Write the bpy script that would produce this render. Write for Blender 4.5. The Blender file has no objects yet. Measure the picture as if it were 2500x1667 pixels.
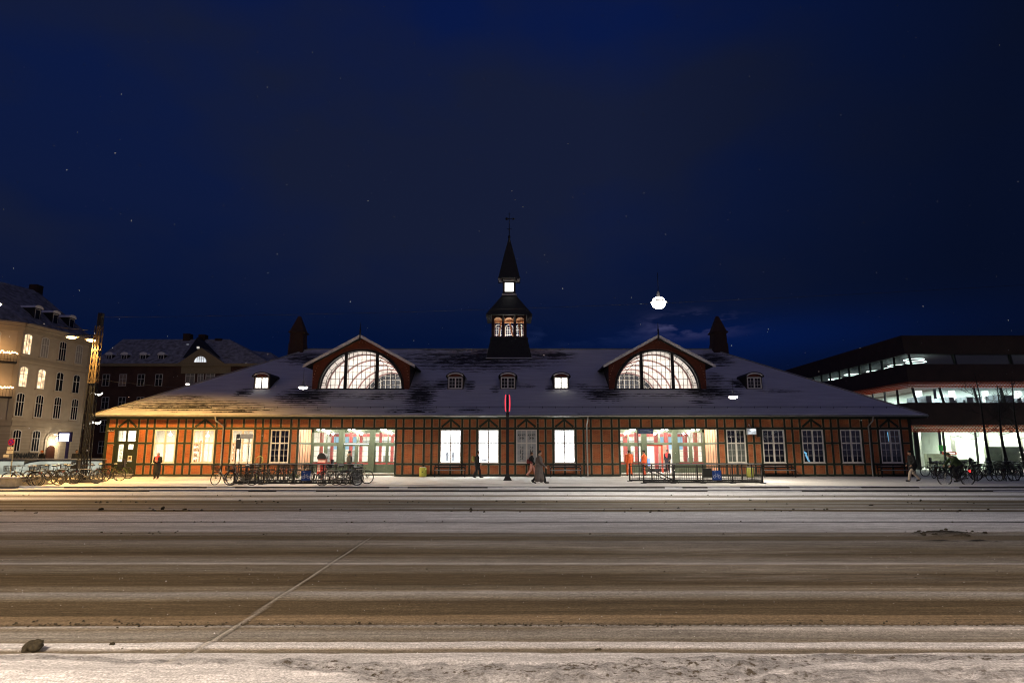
import bpy, bmesh, math, random
import numpy as np
from mathutils import Vector, Matrix
random.seed(7)
rng = np.random.default_rng(11)
S = bpy.context.scene
COL = S.collection
R = math.radians

# ------------------------------------------------------------------ camera
CAMZ, FPX, PITCH = 1.65, 1562.0, R(9.82)
cam = bpy.data.objects.new('camera', bpy.data.cameras.new('camera'))
COL.objects.link(cam)
cam.data.sensor_width = 36
cam.data.lens = 36 * FPX / 2500
cam.data.clip_start = 0.1
cam.data.clip_end = 3000
cam.location = (0, 0, CAMZ)
cam.rotation_euler = (R(90) + PITCH, 0, 0)
S.camera = cam
S.view_settings.view_transform = 'Standard'
S.view_settings.look = 'None'
S.view_settings.exposure = 0.0
S.view_settings.gamma = 1
try:
    S.cycles.use_denoising = True
    S.cycles.max_bounces = 6
    S.cycles.filter_width = 1.1
    S.cycles.diffuse_bounces = 3
    S.cycles.glossy_bounces = 3
    S.cycles.transparent_max_bounces = 12
    S.cycles.caustics_reflective = False
    S.cycles.caustics_refractive = False
    S.cycles.sample_clamp_indirect = 4
except Exception:
    pass

# ------------------------------------------------------------------ world: blue hour, snow clouds lit by the city behind the viewer
W = bpy.data.worlds.new('World'); S.world = W; W.use_nodes = True
nt = W.node_tree; N = nt.nodes; L = nt.links
bg = N['Background']; bg.inputs['Strength'].default_value = 1.0
sky = N.new('ShaderNodeTexSky'); sky.sky_type = 'NISHITA'; sky.sun_disc = False
sky.sun_elevation = R(-4); sky.sun_rotation = R(200)
tc = N.new('ShaderNodeTexCoord')
sep = N.new('ShaderNodeSeparateXYZ'); L.new(tc.outputs['Generated'], sep.inputs[0])
def wmath(op, a, b=None, c=None, clamp=False):
    n = N.new('ShaderNodeMath'); n.operation = op; n.use_clamp = clamp
    for i, q in enumerate((a, b, c)):
        if q is None: continue
        if isinstance(q, (int, float)): n.inputs[i].default_value = q
        else: L.new(q, n.inputs[i])
    return n.outputs[0]
def wmix(f, a, b, blend='MIX'):
    n = N.new('ShaderNodeMix'); n.data_type = 'RGBA'; n.blend_type = blend
    for q, k in ((f, 0), (a, 6), (b, 7)):
        if isinstance(q, (int, float)): n.inputs[k].default_value = q
        elif isinstance(q, tuple): n.inputs[k].default_value = (*q, 1)
        else: L.new(q, n.inputs[k])
    return n.outputs[2]
def wramp(f, stops):
    n = N.new('ShaderNodeValToRGB'); cr = n.color_ramp
    while len(cr.elements) < len(stops): cr.elements.new(0.5)
    for e, (p, c) in zip(cr.elements, stops):
        e.position = p; e.color = (*c, 1) if isinstance(c, tuple) else (c, c, c, 1)
    L.new(f, n.inputs[0]); return n.outputs[0]
def wnoise(scale, detail, rough=0.55, loc=(0, 0, 0), sc=(1, 1, 1)):
    m = N.new('ShaderNodeMapping'); m.inputs['Location'].default_value = loc; m.inputs['Scale'].default_value = sc
    L.new(tc.outputs['Generated'], m.inputs[0])
    n = N.new('ShaderNodeTexNoise'); n.inputs['Scale'].default_value = scale
    n.inputs['Detail'].default_value = detail; n.inputs['Roughness'].default_value = rough
    L.new(m.outputs[0], n.inputs['Vector']); return n.outputs[0]
base = wramp(sep.outputs[2], [(0.0, (0.0008, 0.0050, 0.030)), (0.17, (0.0010, 0.0058, 0.034)), (0.33, (0.0042, 0.0098, 0.045)), (0.52, (0.0032, 0.0096, 0.054)), (0.62, (0.0024, 0.0088, 0.060))])
cl = wramp(wnoise(2.1, 4, 0.5, (0.3, 1.1, 0.2), (1, 1, 2.0)), [(0.42, 0.0), (0.60, 1.0)])
clf = wmath('MULTIPLY', cl, 0.85)
c1 = wmix(wmath('MULTIPLY', clf, wramp(sep.outputs[2], [(0.16, 0.1), (0.30, 1.0)])), base, (0.0080, 0.0120, 0.034))
# darker, heavier cloud to the right
dk = wramp(sep.outputs[0], [(0.15, 0.0), (0.58, 1.0)])
c2 = wmix(wmath('MULTIPLY', dk, 0.80), c1, (0.0016, 0.0036, 0.0130))
# a gap in the cloud low over the roof with lit cloud edges
def blob(cx, cz, sx, sz):
    a = wmath('DIVIDE', wmath('SUBTRACT', sep.outputs[0], cx), sx)
    b = wmath('DIVIDE', wmath('SUBTRACT', sep.outputs[2], cz), sz)
    r2 = wmath('ADD', wmath('MULTIPLY', a, a), wmath('MULTIPLY', b, b))
    front = wramp(sep.outputs[1], [(0.0, 0.0), (0.2, 1.0)])
    return wmath('MULTIPLY', wmath('POWER', 2.718, wmath('MULTIPLY', r2, -1.0)), front)
c3 = wmix(wmath('MULTIPLY', blob(0.34, 0.165, 0.20, 0.035), 0.75, clamp=True), c2, (0.001, 0.0090, 0.068))
fine = wramp(wnoise(9, 5, 0.6, (0.1, 0.4, 0.7), (1, 1, 3.5)), [(0.45, 0.0), (0.68, 1.0)])
c4 = wmix(wmath('MULTIPLY', wmath('MULTIPLY', blob(0.268, 0.190, 0.050, 0.014), 1.9), fine, clamp=True), c3, (0.085, 0.085, 0.20))
c4 = wmix(wmath('MULTIPLY', wmath('MULTIPLY', blob(0.10, 0.180, 0.10, 0.015), 0.4), fine, clamp=True), c4, (0.03, 0.05, 0.16))
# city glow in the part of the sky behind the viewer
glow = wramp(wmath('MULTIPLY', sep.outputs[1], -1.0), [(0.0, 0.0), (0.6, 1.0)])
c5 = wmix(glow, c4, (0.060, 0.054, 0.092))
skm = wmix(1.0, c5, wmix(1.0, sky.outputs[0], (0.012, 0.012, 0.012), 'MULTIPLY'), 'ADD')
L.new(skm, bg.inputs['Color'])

sun = bpy.data.objects.new('sun', bpy.data.lights.new('sun', 'SUN'))  # faint directional fill added for a glow on the roofs at night
sun.data.energy = 0.02; sun.data.angle = R(20); sun.data.color = (0.75, 0.72, 1.0)
sun.rotation_euler = (R(50), 0, R(-20)); COL.objects.link(sun)

# ------------------------------------------------------------------ pixel -> world helpers (used once to measure the real scene)
def ray(x, y):
    v = 833.5 - y
    return ((x - 1250), FPX * math.cos(PITCH) - v * math.sin(PITCH), FPX * math.sin(PITCH) + v * math.cos(PITCH))
def at(x, y, D):
    u, f, z = ray(x, y); return Vector((u / f * D, D, CAMZ + z / f * D))
def gd(y, z=0.0):
    u, f, k = ray(1250, y); return (CAMZ - z) * f / (-k)
def gp(x, y, z=0.0):
    d = gd(y, z); u, f, k = ray(x, y); return Vector((u / f * d, d, z))

# ------------------------------------------------------------------ materials
MATS = {}
def pbr(name, col, rough=0.75, var=0.18, scale=6.0, metal=0.0, bump=0.0, spec=0.4):
    if name in MATS: return MATS[name]
    m = bpy.data.materials.new(name); m.use_nodes = True
    t = m.node_tree; b = t.nodes['Principled BSDF']
    b.inputs['Roughness'].default_value = rough; b.inputs['Metallic'].default_value = metal
    b.inputs['Specular IOR Level'].default_value = spec
    co = t.nodes.new('ShaderNodeTexCoord')
    n = t.nodes.new('ShaderNodeTexNoise'); n.inputs['Scale'].default_value = scale; n.inputs['Detail'].default_value = 5
    t.links.new(co.outputs['Object'], n.inputs['Vector'])
    r = t.nodes.new('ShaderNodeValToRGB')
    r.color_ramp.elements[0].position = 0.3; r.color_ramp.elements[1].position = 0.7
    r.color_ramp.elements[0].color = (*[c * (1 - var) for c in col], 1)
    r.color_ramp.elements[1].color = (*[min(1, c * (1 + var)) for c in col], 1)
    t.links.new(n.outputs[0], r.inputs[0]); t.links.new(r.outputs[0], b.inputs['Base Color'])
    if bump:
        bp = t.nodes.new('ShaderNodeBump'); bp.inputs['Strength'].default_value = bump; bp.inputs['Distance'].default_value = 0.02
        n2 = t.nodes.new('ShaderNodeTexNoise'); n2.inputs['Scale'].default_value = scale * 6
        t.links.new(co.outputs['Object'], n2.inputs['Vector'])
        t.links.new(n2.outputs[0], bp.inputs['Height']); t.links.new(bp.outputs[0], b.inputs['Normal'])
    MATS[name] = m; return m
def emit(name, col, strength, var=0.0, scale=1.5):
    if name in MATS: return MATS[name]
    m = bpy.data.materials.new(name); m.use_nodes = True
    t = m.node_tree; t.nodes.clear()
    o = t.nodes.new('ShaderNodeOutputMaterial'); e = t.nodes.new('ShaderNodeEmission')
    e.inputs[0].default_value = (*col, 1); e.inputs[1].default_value = strength
    if var:
        co = t.nodes.new('ShaderNodeTexCoord'); n = t.nodes.new('ShaderNodeTexNoise'); n.inputs['Scale'].default_value = scale
        t.links.new(co.outputs['Object'], n.inputs['Vector'])
        mr = t.nodes.new('ShaderNodeMapRange'); mr.inputs[1].default_value = 0.35; mr.inputs[2].default_value = 0.65
        mr.inputs[3].default_value = strength * (1 - var); mr.inputs[4].default_value = strength * (1 + var)
        t.links.new(n.outputs[0], mr.inputs[0]); t.links.new(mr.outputs[0], e.inputs[1])
    t.links.new(e.outputs[0], o.inputs[0]); MATS[name] = m; return m
def glass(name, tint=(0.9, 0.95, 0.93), refl=0.10):
    if name in MATS: return MATS[name]
    m = bpy.data.materials.new(name); m.use_nodes = True
    t = m.node_tree; t.nodes.clear()
    o = t.nodes.new('ShaderNodeOutputMaterial'); mx = t.nodes.new('ShaderNodeMixShader'); mx.inputs[0].default_value = refl
    a = t.nodes.new('ShaderNodeBsdfTransparent'); a.inputs[0].default_value = (*tint, 1)
    g = t.nodes.new('ShaderNodeBsdfGlossy'); g.inputs['Roughness'].default_value = 0.03
    t.links.new(a.outputs[0], mx.inputs[1]); t.links.new(g.outputs[0], mx.inputs[2]); t.links.new(mx.outputs[0], o.inputs[0])
    MATS[name] = m; return m
def brick(name, c1, c2, mortar, sx=1.0, axis='XZ', msize=0.012):
    if name in MATS: return MATS[name]
    m = bpy.data.materials.new(name); m.use_nodes = True
    t = m.node_tree; b = t.nodes['Principled BSDF']; b.inputs['Roughness'].default_value = 0.85
    g = t.nodes.new('ShaderNodeNewGeometry'); sp = t.nodes.new('ShaderNodeSeparateXYZ'); cb = t.nodes.new('ShaderNodeCombineXYZ')
    t.links.new(g.outputs['Position'], sp.inputs[0])
    t.links.new(sp.outputs[0 if axis[0] == 'X' else 1], cb.inputs[0]); t.links.new(sp.outputs[2], cb.inputs[1])
    bt = t.nodes.new('ShaderNodeTexBrick'); bt.inputs['Scale'].default_value = sx
    bt.inputs['Brick Width'].default_value = 0.24; bt.inputs['Row Height'].default_value = 0.075
    bt.inputs['Mortar Size'].default_value = msize; bt.inputs['Bias'].default_value = -0.2
    bt.inputs['Color1'].default_value = (*c1, 1); bt.inputs['Color2'].default_value = (*c2, 1); bt.inputs['Mortar'].default_value = (*mortar, 1)
    t.links.new(cb.outputs[0], bt.inputs['Vector'])
    n = t.nodes.new('ShaderNodeTexNoise'); n.inputs['Scale'].default_value = 0.8; n.inputs['Detail'].default_value = 4
    t.links.new(g.outputs['Position'], n.inputs['Vector'])
    mr = t.nodes.new('ShaderNodeMapRange'); mr.inputs[1].default_value = 0.3; mr.inputs[2].default_value = 0.7
    mr.inputs[3].default_value = 0.72; mr.inputs[4].default_value = 1.2; t.links.new(n.outputs[0], mr.inputs[0])
    mx = t.nodes.new('ShaderNodeMix'); mx.data_type = 'RGBA'; mx.blend_type = 'MULTIPLY'; mx.inputs[0].default_value = 1
    t.links.new(bt.outputs[0], mx.inputs[6]); t.links.new(mr.outputs[0], mx.inputs[7]); t.links.new(mx.outputs[2], b.inputs['Base Color'])
    bp = t.nodes.new('ShaderNodeBump'); bp.inputs['Strength'].default_value = 0.4; bp.inputs['Distance'].default_value = 0.01; bp.invert = True
    t.links.new(bt.outputs['Fac'], bp.inputs['Height']); t.links.new(bp.outputs[0], b.inputs['Normal'])
    MATS[name] = m; return m

M_brick = brick('brick_red', (0.41, 0.100, 0.024), (0.27, 0.058, 0.015), (0.34, 0.18, 0.09), msize=0.009)
M_brickd = brick('brick_dark', (0.055, 0.02, 0.012), (0.045, 0.016, 0.010), (0.04, 0.03, 0.022))
M_brickp = brick('brick_pink', (0.62, 0.27, 0.15), (0.56, 0.22, 0.12), (0.5, 0.36, 0.25), axis='YZ')
M_green = pbr('green_timber', (0.018, 0.025, 0.013), 0.55, 0.25)
M_greenl = pbr('green_door_paint', (0.075, 0.095, 0.062), 0.5, 0.15)
M_white = pbr('white_window_paint', (0.72, 0.68, 0.62), 0.5, 0.06)
M_zinc = pbr('zinc_gutter', (0.34, 0.33, 0.30), 0.45, 0.15, metal=0.3)
M_black = pbr('black_iron', (0.012, 0.012, 0.011), 0.45, 0.3)
M_slate = pbr('dark_slate', (0.014, 0.014, 0.014), 0.6, 0.4)
M_redwood = pbr('red_boarding', (0.12, 0.024, 0.010), 0.7, 0.2)
M_snow = pbr('snow', (0.74, 0.74, 0.76), 0.9, 0.06, 3, bump=0.3)
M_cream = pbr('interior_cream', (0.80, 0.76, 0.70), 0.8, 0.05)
M_redcol = pbr('red_column_paint', (0.30, 0.055, 0.05), 0.5, 0.1)
M_grey = pbr('grey_paint', (0.30, 0.30, 0.30), 0.6, 0.1)
M_glass = glass('clear_glass')
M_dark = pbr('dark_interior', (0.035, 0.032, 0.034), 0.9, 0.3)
M_lampglow = emit('lamp_glow_white', (1.0, 0.97, 0.88), 60)
M_sodium = emit('lamp_glow_sodium', (1.0, 0.55, 0.16), 60)

# ------------------------------------------------------------------ mesh builder
def wloc(o):
    v = Vector((0, 0, 0))
    while o is not None:
        v += o.location; o = o.parent
    return v
class MB:
    def __init__(s): s.v = []; s.f = []
    def add(s, vs, fs):
        o = len(s.v); s.v += [tuple(q) for q in vs]; s.f += [tuple(i + o for i in f) for f in fs]; return s
    def box(s, x0, x1, y0, y1, z0, z1):
        return s.add([(x0, y0, z0), (x1, y0, z0), (x1, y1, z0), (x0, y1, z0), (x0, y0, z1), (x1, y0, z1), (x1, y1, z1), (x0, y1, z1)],
                     [(0, 3, 2, 1), (4, 5, 6, 7), (0, 1, 5, 4), (1, 2, 6, 5), (2, 3, 7, 6), (3, 0, 4, 7)])
    def bar(s, a, b, w, h=None, up=(0, 0, 1)):
        a = Vector(a); b = Vector(b); d = (b - a).normalized(); h = h or w; up = Vector(up)
        if abs(d.dot(up)) > 0.99: up = Vector((0, 1, 0))
        sx = d.cross(up).normalized() * w / 2; sz = sx.cross(d).normalized() * h / 2
        p = [a - sx - sz, a + sx - sz, a + sx + sz, a - sx + sz, b - sx - sz, b + sx - sz, b + sx + sz, b - sx + sz]
        return s.add(p, [(3, 2, 1, 0), (4, 5, 6, 7), (0, 1, 5, 4), (1, 2, 6, 5), (2, 3, 7, 6), (3, 0, 4, 7)])
    def tube(s, pts, r, n=8, closed=False):
        pts = [Vector(p) for p in pts]; k = len(pts)
        rr = r if isinstance(r, (list, tuple)) else [r] * k
        rings = []; prev = None
        for i, p in enumerate(pts):
            if closed: d = pts[(i + 1) % k] - pts[i - 1]
            else: d = pts[min(i + 1, k - 1)] - pts[max(i - 1, 0)]
            d = d.normalized() if d.length > 1e-9 else Vector((0, 0, 1))
            if prev is None:
                u = d.orthogonal().normalized()
            else:
                u = prev - d * prev.dot(d); u = u.normalized() if u.length > 1e-6 else d.orthogonal().normalized()
            prev = u; w = d.cross(u)
            rings.append([p + (u * math.cos(2 * math.pi * j / n) + w * math.sin(2 * math.pi * j / n)) * rr[i] for j in range(n)])
        vs = [q for g in rings for q in g]; fs = []
        for i in range(k if closed else k - 1):
            a = i * n; b = ((i + 1) % k) * n
            for j in range(n): fs.append((a + j, a + (j + 1) % n, b + (j + 1) % n, b + j))
        if not closed: fs.append(tuple(reversed(range(n)))); fs.append(tuple((k - 1) * n + j for j in range(n)))
        return s.add(vs, fs)
    def lathe(s, prof, c=(0, 0, 0), n=16, axis='Z'):
        vs = []; fs = []
        for r, z in prof:
            for j in range(n):
                t = 2 * math.pi * j / n + math.pi / n; x, y = r * math.cos(t), r * math.sin(t)
                vs.append((c[0] + x, c[1] + y, c[2] + z) if axis == 'Z' else ((c[0] + x, c[1] + z, c[2] + y) if axis == 'Y' else (c[0] + z, c[1] + x, c[2] + y)))
        for i in range(len(prof) - 1):
            for j in range(n): fs.append((i * n + j, i * n + (j + 1) % n, (i + 1) * n + (j + 1) % n, (i + 1) * n + j))
        fs.append(tuple(reversed(range(n)))); fs.append(tuple((len(prof) - 1) * n + j for j in range(n)))
        return s.add(vs, fs)
    def prism(s, poly, y0, y1):           # polygon in X,Z pushed along Y
        n = len(poly)
        vs = [(x, y0, z) for x, z in poly] + [(x, y1, z) for x, z in poly]
        fs = [tuple(range(n)), tuple(reversed(range(n, 2 * n)))] + [(i, i + n, (i + 1) % n + n, (i + 1) % n) for i in range(n)]
        return s.add(vs, fs)
    def ell(s, c, r, n=12, m=8):
        vs = []; fs = []
        for i in range(m + 1):
            th = math.pi * i / m
            for j in range(n):
                ph = 2 * math.pi * j / n
                vs.append((c[0] + r[0] * math.sin(th) * math.cos(ph), c[1] + r[1] * math.sin(th) * math.sin(ph), c[2] + r[2] * math.cos(th)))
        for i in range(m):
            for j in range(n): fs.append((i * n + j, (i + 1) * n + j, (i + 1) * n + (j + 1) % n, i * n + (j + 1) % n))
        return s.add(vs, fs)
    def quad(s, a, b, c, d): return s.add([a, b, c, d], [(0, 1, 2, 3)])
    def build(s, name, mat, parent=None, smooth=False, **tags):
        me = bpy.data.meshes.new(name)
        o = bpy.data.objects.new(name, me); COL.objects.link(o)
        off = Vector((0, 0, 0))
        if parent is not None: o.parent = parent; off = wloc(parent)
        me.from_pydata([(x - off[0], y - off[1], z - off[2]) for x, y, z in s.v], [], s.f)
        bm = bmesh.new(); bm.from_mesh(me); bmesh.ops.recalc_face_normals(bm, faces=bm.faces); bm.to_mesh(me); bm.free()
        if smooth: me.polygons.foreach_set('use_smooth', [True] * len(me.polygons))
        me.materials.append(mat)
        if tags: tag(o, **tags)
        return o
def tag(o, label=None, cat=None, group=None, kind=None):
    if label: o['label'] = label
    if cat: o['category'] = cat
    if group: o['group'] = group
    if kind: o['kind'] = kind
    return o
def thing(name, label, cat, loc=(0, 0, 0), rz=0.0, group=None):
    o = bpy.data.objects.new(name, None); COL.objects.link(o); o.location = loc; o.rotation_euler = (0, 0, rz)
    o.empty_display_size = 0.3
    return tag(o, label, cat, group)
def kids(o): return [c for c in bpy.data.objects if c.parent == o]
def copy_tree(o, loc=None, rz=None, label=None, group=None, scale=None):
    c = o.copy(); COL.objects.link(c)
    if loc is not None: c.location = loc
    if rz is not None: c.rotation_euler = (0, 0, rz)
    if label: c['label'] = label
    if group: c['group'] = group
    if scale: c.scale = scale
    for ch in list(kids(o)):
        d = ch.copy(); COL.objects.link(d); d.parent = c
        for g in list(kids(ch)):
            e = g.copy(); COL.objects.link(e); e.parent = d
    return c
def light(kind, loc, power, col=(1, 1, 1), size=0.15, rot=(0, 0, 0), sy=None, spot=None, name='lamp_light'):
    l = bpy.data.lights.new(name, kind); l.energy = power; l.color = col
    if kind == 'AREA':
        l.size = size
        if sy: l.shape = 'RECTANGLE'; l.size_y = sy
    elif kind in ('POINT', 'SPOT'):
        l.shadow_soft_size = size
        if spot: l.spot_size = R(spot); l.spot_blend = 0.25
    o = bpy.data.objects.new(name, l); o.location = loc; o.rotation_euler = rot; COL.objects.link(o); return o
def text(s, size, name, mat, parent, loc, rot=(R(90), 0, 0), depth=0.006, align='CENTER', bold=0.0, xs=1.0):
    cu = bpy.data.curves.new(name, 'FONT'); cu.body = s; cu.size = size; cu.extrude = depth; cu.align_x = align; cu.align_y = 'CENTER'; cu.offset = bold
    t = bpy.data.objects.new(name + '_tmp', cu); COL.objects.link(t)
    dg = bpy.context.evaluated_depsgraph_get(); me = bpy.data.meshes.new_from_object(t.evaluated_get(dg))
    bpy.data.objects.remove(t); me.name = name
    me.materials.clear(); me.materials.append(mat)
    mt = Matrix.Translation(Vector(loc) - (wloc(parent) if parent else Vector())) @ (Matrix.Rotation(rot[2], 4, 'Z') @ Matrix.Rotation(rot[1], 4, 'Y') @ Matrix.Rotation(rot[0], 4, 'X')) @ Matrix.Diagonal((xs, 1, 1, 1))
    me.transform(mt)
    o = bpy.data.objects.new(name, me); COL.objects.link(o)
    if parent: o.parent = parent
    return o
# ------------------------------------------------------------------ ground
def nz(x, y, seed, sx, sy):
    """smooth value noise in 0..1 on arrays"""
    r = np.random.default_rng(seed).random((257, 257))
    X = x / sx + 1000.3; Y = y / sy + 1000.7
    i = np.floor(X).astype(int); j = np.floor(Y).astype(int); fx = X - i; fy = Y - j
    fx = fx * fx * (3 - 2 * fx); fy = fy * fy * (3 - 2 * fy)
    g = lambda a, b: r[a % 257, b % 257]
    return (g(i, j) * (1 - fx) + g(i + 1, j) * fx) * (1 - fy) + (g(i, j + 1) * (1 - fx) + g(i + 1, j + 1) * fx) * fy
RZ = -0.14
SN = (0.70, 0.69, 0.70); BR = (0.125, 0.094, 0.056); MD = (0.225, 0.188, 0.135); GR = (0.28, 0.26, 0.23); OB = (0.26, 0.19, 0.115)
def mixc(a, b, t): return tuple(p * (1 - t) + q * t for p, q in zip(a, b))
prof = [(1200, GR), (1203, SN), (1208, SN), (1210, GR), (1213, MD), (1214.5, SN), (1220, SN), (1221, MD), (1226, BR), (1228, GR), (1231, BR), (1235, GR), (1239, MD), (1240.5, BR), (1242, SN),
        (1243.5, BR), (1248, BR), (1249.3, mixc(SN, GR, .25)), (1260, mixc(SN, GR, .1)), (1274, mixc(SN, GR, .15)), (1274.9, (.06, .06, .06)), (1276.2, (.06, .06, .06)), (1277, mixc(SN, GR, .2)), (1299, mixc(SN, GR, .3)),
        (1301, MD), (1305, GR), (1310, mixc(MD, BR, .5)), (1317, mixc(MD, BR, .5)), (1320, GR), (1333, mixc(GR, MD, .5)), (1338, MD), (1343, mixc(MD, BR, .6)), (1352, BR), (1358, MD), (1374, GR), (1378, mixc(SN, GR, .6)),
        (1381, MD), (1394, mixc(GR, MD, .6)), (1398, MD), (1403, BR), (1428, BR), (1433, MD), (1442, MD), (1448, mixc(GR, SN, .2)), (1455, GR), (1463, MD), (1468, BR), (1500, BR), (1503, OB), (1520, mixc(OB, MD, .3)), (1525, BR),
        (1528, mixc(GR, SN, .3)), (1534, MD), (1545, GR), (1556, GR), (1568, MD), (1571.5, mixc(SN, GR, .15)), (1584, mixc(SN, GR, .1)), (1586.5, MD), (1600, mixc(GR, MD, .5)), (1603.5, SN), (1628, SN), (1700, SN), (1900, SN)]
PD = np.array([gd(p[0], RZ) for p in prof][::-1]); PC = np.array([p[1] for p in prof][::-1])
def ground_fields(X, Y):
    wob = (nz(X, Y, 1, 4.5, 2.0) - .5) * 0.022 * Y ** 1.1 * 0.5 + (nz(X, Y, 2, 0.9, 0.9) - .5) * 0.012 * Y ** 0.6 + (nz(X, Y, 22, 0.25, 0.2) - .5) * 0.006 * Y ** 0.6
    bank = np.clip((6.2 - Y) / 0.6, 0, 1)
    wob = wob + bank * (nz(X, Y, 3, 1.6, 3.0) - .5) * 0.22
    Yq = Y + wob
    C = np.stack([np.interp(Yq, PD, PC[:, k]) for k in range(3)], -1)
    # long tyre streaks: thin bands almost parallel to the road
    st = nz(X, Y + 0.12 * nz(X, Y, 9, 6, 5), 4, 14.0, 0.10) * .5 + nz(X, Y, 5, 7.0, 0.045) * .3 + nz(X, Y, 6, 25, 0.28) * .4
    pat = nz(X, Y + .1 * nz(X, Y, 25, 3, 3), 23, 3.2, 0.22) * .6 + nz(X, Y, 24, 1.1, 0.12) * .4
    far_ = np.clip((Y - 6.3) / 1.0, 0, 1)
    C = C * (0.70 + 0.34 * st + far_ * 0.42 * (pat - .45) + .06)[..., None]
    dust = np.clip((nz(X, Y, 26, 5.0, 0.5) - .55) * 3, 0, 1) * far_ * 0.16 * nz(X, Y, 27, .6, .05)
    C = C + dust[..., None]
    sn = np.clip((C.mean(-1) - 0.12) / 0.5, 0, 1)
    H = sn * (0.018 + 0.02 * bank) + RZ
    # a snow bank along the near kerb
    H = H + bank * (0.055 + 0.05 * (nz(X, Y, 7, 0.5, 0.35) - .5) + 0.03 * (nz(X, Y, 8, 0.12, 0.12) - .5))
    # rough, dirty slush in the bank
    wx = (np.array([-600, 0, 400, 800, 1000, 1400, 1700, 2050, 2500, 3100]) - 1250) / 1665 * 5.4
    nzb = (nz(X, Y, 51, .5, .5) - .5) * 0.10 + (nz(X, Y, 52, .12, .12) - .5) * 0.05
    tp = np.interp(X, wx, [gd(q, RZ) for q in (1608, 1612, 1624, 1628, 1632, 1636, 1622, 1608, 1606, 1606)])
    bt = np.interp(X, wx, [gd(q, RZ) for q in (1622, 1632, 1650, 1664, 1700, 1720, 1700, 1640, 1641, 1641)])
    b2 = np.interp(X, wx, [gd(q, RZ) for q in (1760, 1740, 1740, 1740, 1740, 1740, 1690, 1656, 1657, 1657)])
    dull = np.maximum(np.clip((tp - Y + nzb) / .05, 0, 1) * np.clip((Y - bt + nzb) / .03, 0, 1), np.clip((b2 - Y + nzb) / .04, 0, 1))
    rough = nz(X, Y, 53, .07, .07) * .5 + nz(X, Y, 54, .2, .16) * .5
    C = C * (1 - dull * (0.30 + 0.6 * np.clip(rough - .45, -.2, .5)))[..., None]
    H = H - dull * (0.030 - 0.045 * rough)
    lump = nz(X, Y, 12, 0.07, 0.06) * .6 + nz(X, Y, 13, 0.16, 0.12) * .4
    zone = np.clip(nz(X, Y, 14, 1.1, 0.30) * 1.6 - 0.1, 0, 1) * dull
    d = np.clip((lump - 0.60) / 0.12, 0, 1) * zone
    C = C * (1 - 0.25 * d)[..., None]
    H = H + d * 0.006 + zone * (lump - .5) * 0.02
    # a fresh snow ridge that builds up toward the right of the near lane, brown slush beside it
    rg = np.exp(-((Y - gd(1537, RZ) - .04 * (nz(X, Y, 61, 2, 2) - .5)) / .085) ** 2) * np.clip((X - .2) / 2.5, 0, 1)
    C = C * (1 - rg)[..., None] + np.array([.64, .61, .58]) * (rg * (0.85 + .3 * (nz(X, Y, 62, .4, .06) - .5)))[..., None]; H = H + rg * .02
    r3 = np.exp(-((Y - gd(1437, RZ)) / .03) ** 2) * np.clip((X - 1) / 3, 0, 1) * nz(X, Y, 63, 1.5, .3); C = C + np.array([.25, .24, .22]) * r3[..., None]
    r4 = np.exp(-((Y - gd(1376, RZ)) / .05) ** 2) * np.clip(nz(X, Y, 64, 5, 3) * 2 - .5, 0, 1); C = C + np.array([.14, .13, .12]) * r4[..., None]
    gr = np.random.default_rng(5).random(X.shape) - .5
    C = C * (1 + .30 * gr * np.clip((Y - 6) / 1, .3, 1))[..., None]
    # a few tyre tracks that wander from lane to lane
    for s_, (y0, sl, am, ph, w_, dk_) in enumerate(((7.6, .035, .25, .3, .05, .30), (7.6 + 1.5, .035, .25, .3, .05, .26), (11.5, -.06, .5, 1.4, .08, .28), (13.1, -.06, .5, 1.4, .08, .24), (17.5, .05, .6, 2.2, .10, -.30), (9.9, .012, .12, 4.0, .05, -.28), (20.5, -.03, .4, 0.5, .09, .35))):
        yc = y0 + sl * X + am * np.sin(X / 6.5 + ph); e = np.exp(-((Y - yc) / w_) ** 2) * (.45 + .8 * (nz(X, Y, 70 + s_, 1.4, .5) - .2))
        C = C * (1 - dk_ * np.clip(e, 0, 1))[..., None]
    # tyre prints with a chevron tread
    yt = gd(1526, RZ)
    tr = np.exp(-((Y - yt - 0.05 * (nz(X, Y, 16, 4, 4) - .5)) / 0.045) ** 2)
    pr = (np.sin(X * 2 * math.pi / 0.085 + (Y - yt) * 40) > 0.1) * tr
    C = C * (1 - 0.55 * pr)[..., None]; H = H - pr * 0.008
    # expansion joint running straight across the carriageway
    xj = -2.86 - 0.018 * (Y - 5.6)
    dj = np.abs(X - xj); my = np.clip((14.6 - Y) / 1.8, 0, 1) * np.clip((Y - 5.55) / 0.1, 0, 1)
    core = np.clip(1 - dj / 0.024, 0, 1) ** 0.5 * my; edge = np.exp(-((dj - 0.045) / 0.016) ** 2) * my * (0.4 + 0.6 * nz(X, Y, 17, 1, 0.6))
    C = C * (1 - 0.6 * edge)[..., None] * (1 - core)[..., None] + np.array([0.46, 0.43, 0.38]) * core[..., None]
    H = H + core * 0.008 - edge * 0.006
    # grit-blackened slush heap on the right of the carriageway
    P1 = gp(2300, 1304, RZ); P2 = gp(2365, 1322, RZ)
    for P, ax, ay, hh in ((P1, 0.75, 0.40, .07), (P2, 1.05, 0.16, .03)):
        e = np.exp(-((X - P.x) / ax) ** 2 - ((Y - P.y) / ay) ** 2) * (.1 + 1.5 * nz(X, Y, 18, 0.22, 0.10))
        e = np.clip(e * 2.2 - 0.75, 0, 1); C = C * (1 - 0.9 * e)[..., None]; H = H + e * hh
    C = np.concatenate([C, (zone * (Y < 6.4))[..., None]], -1)
    return C, H
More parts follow.
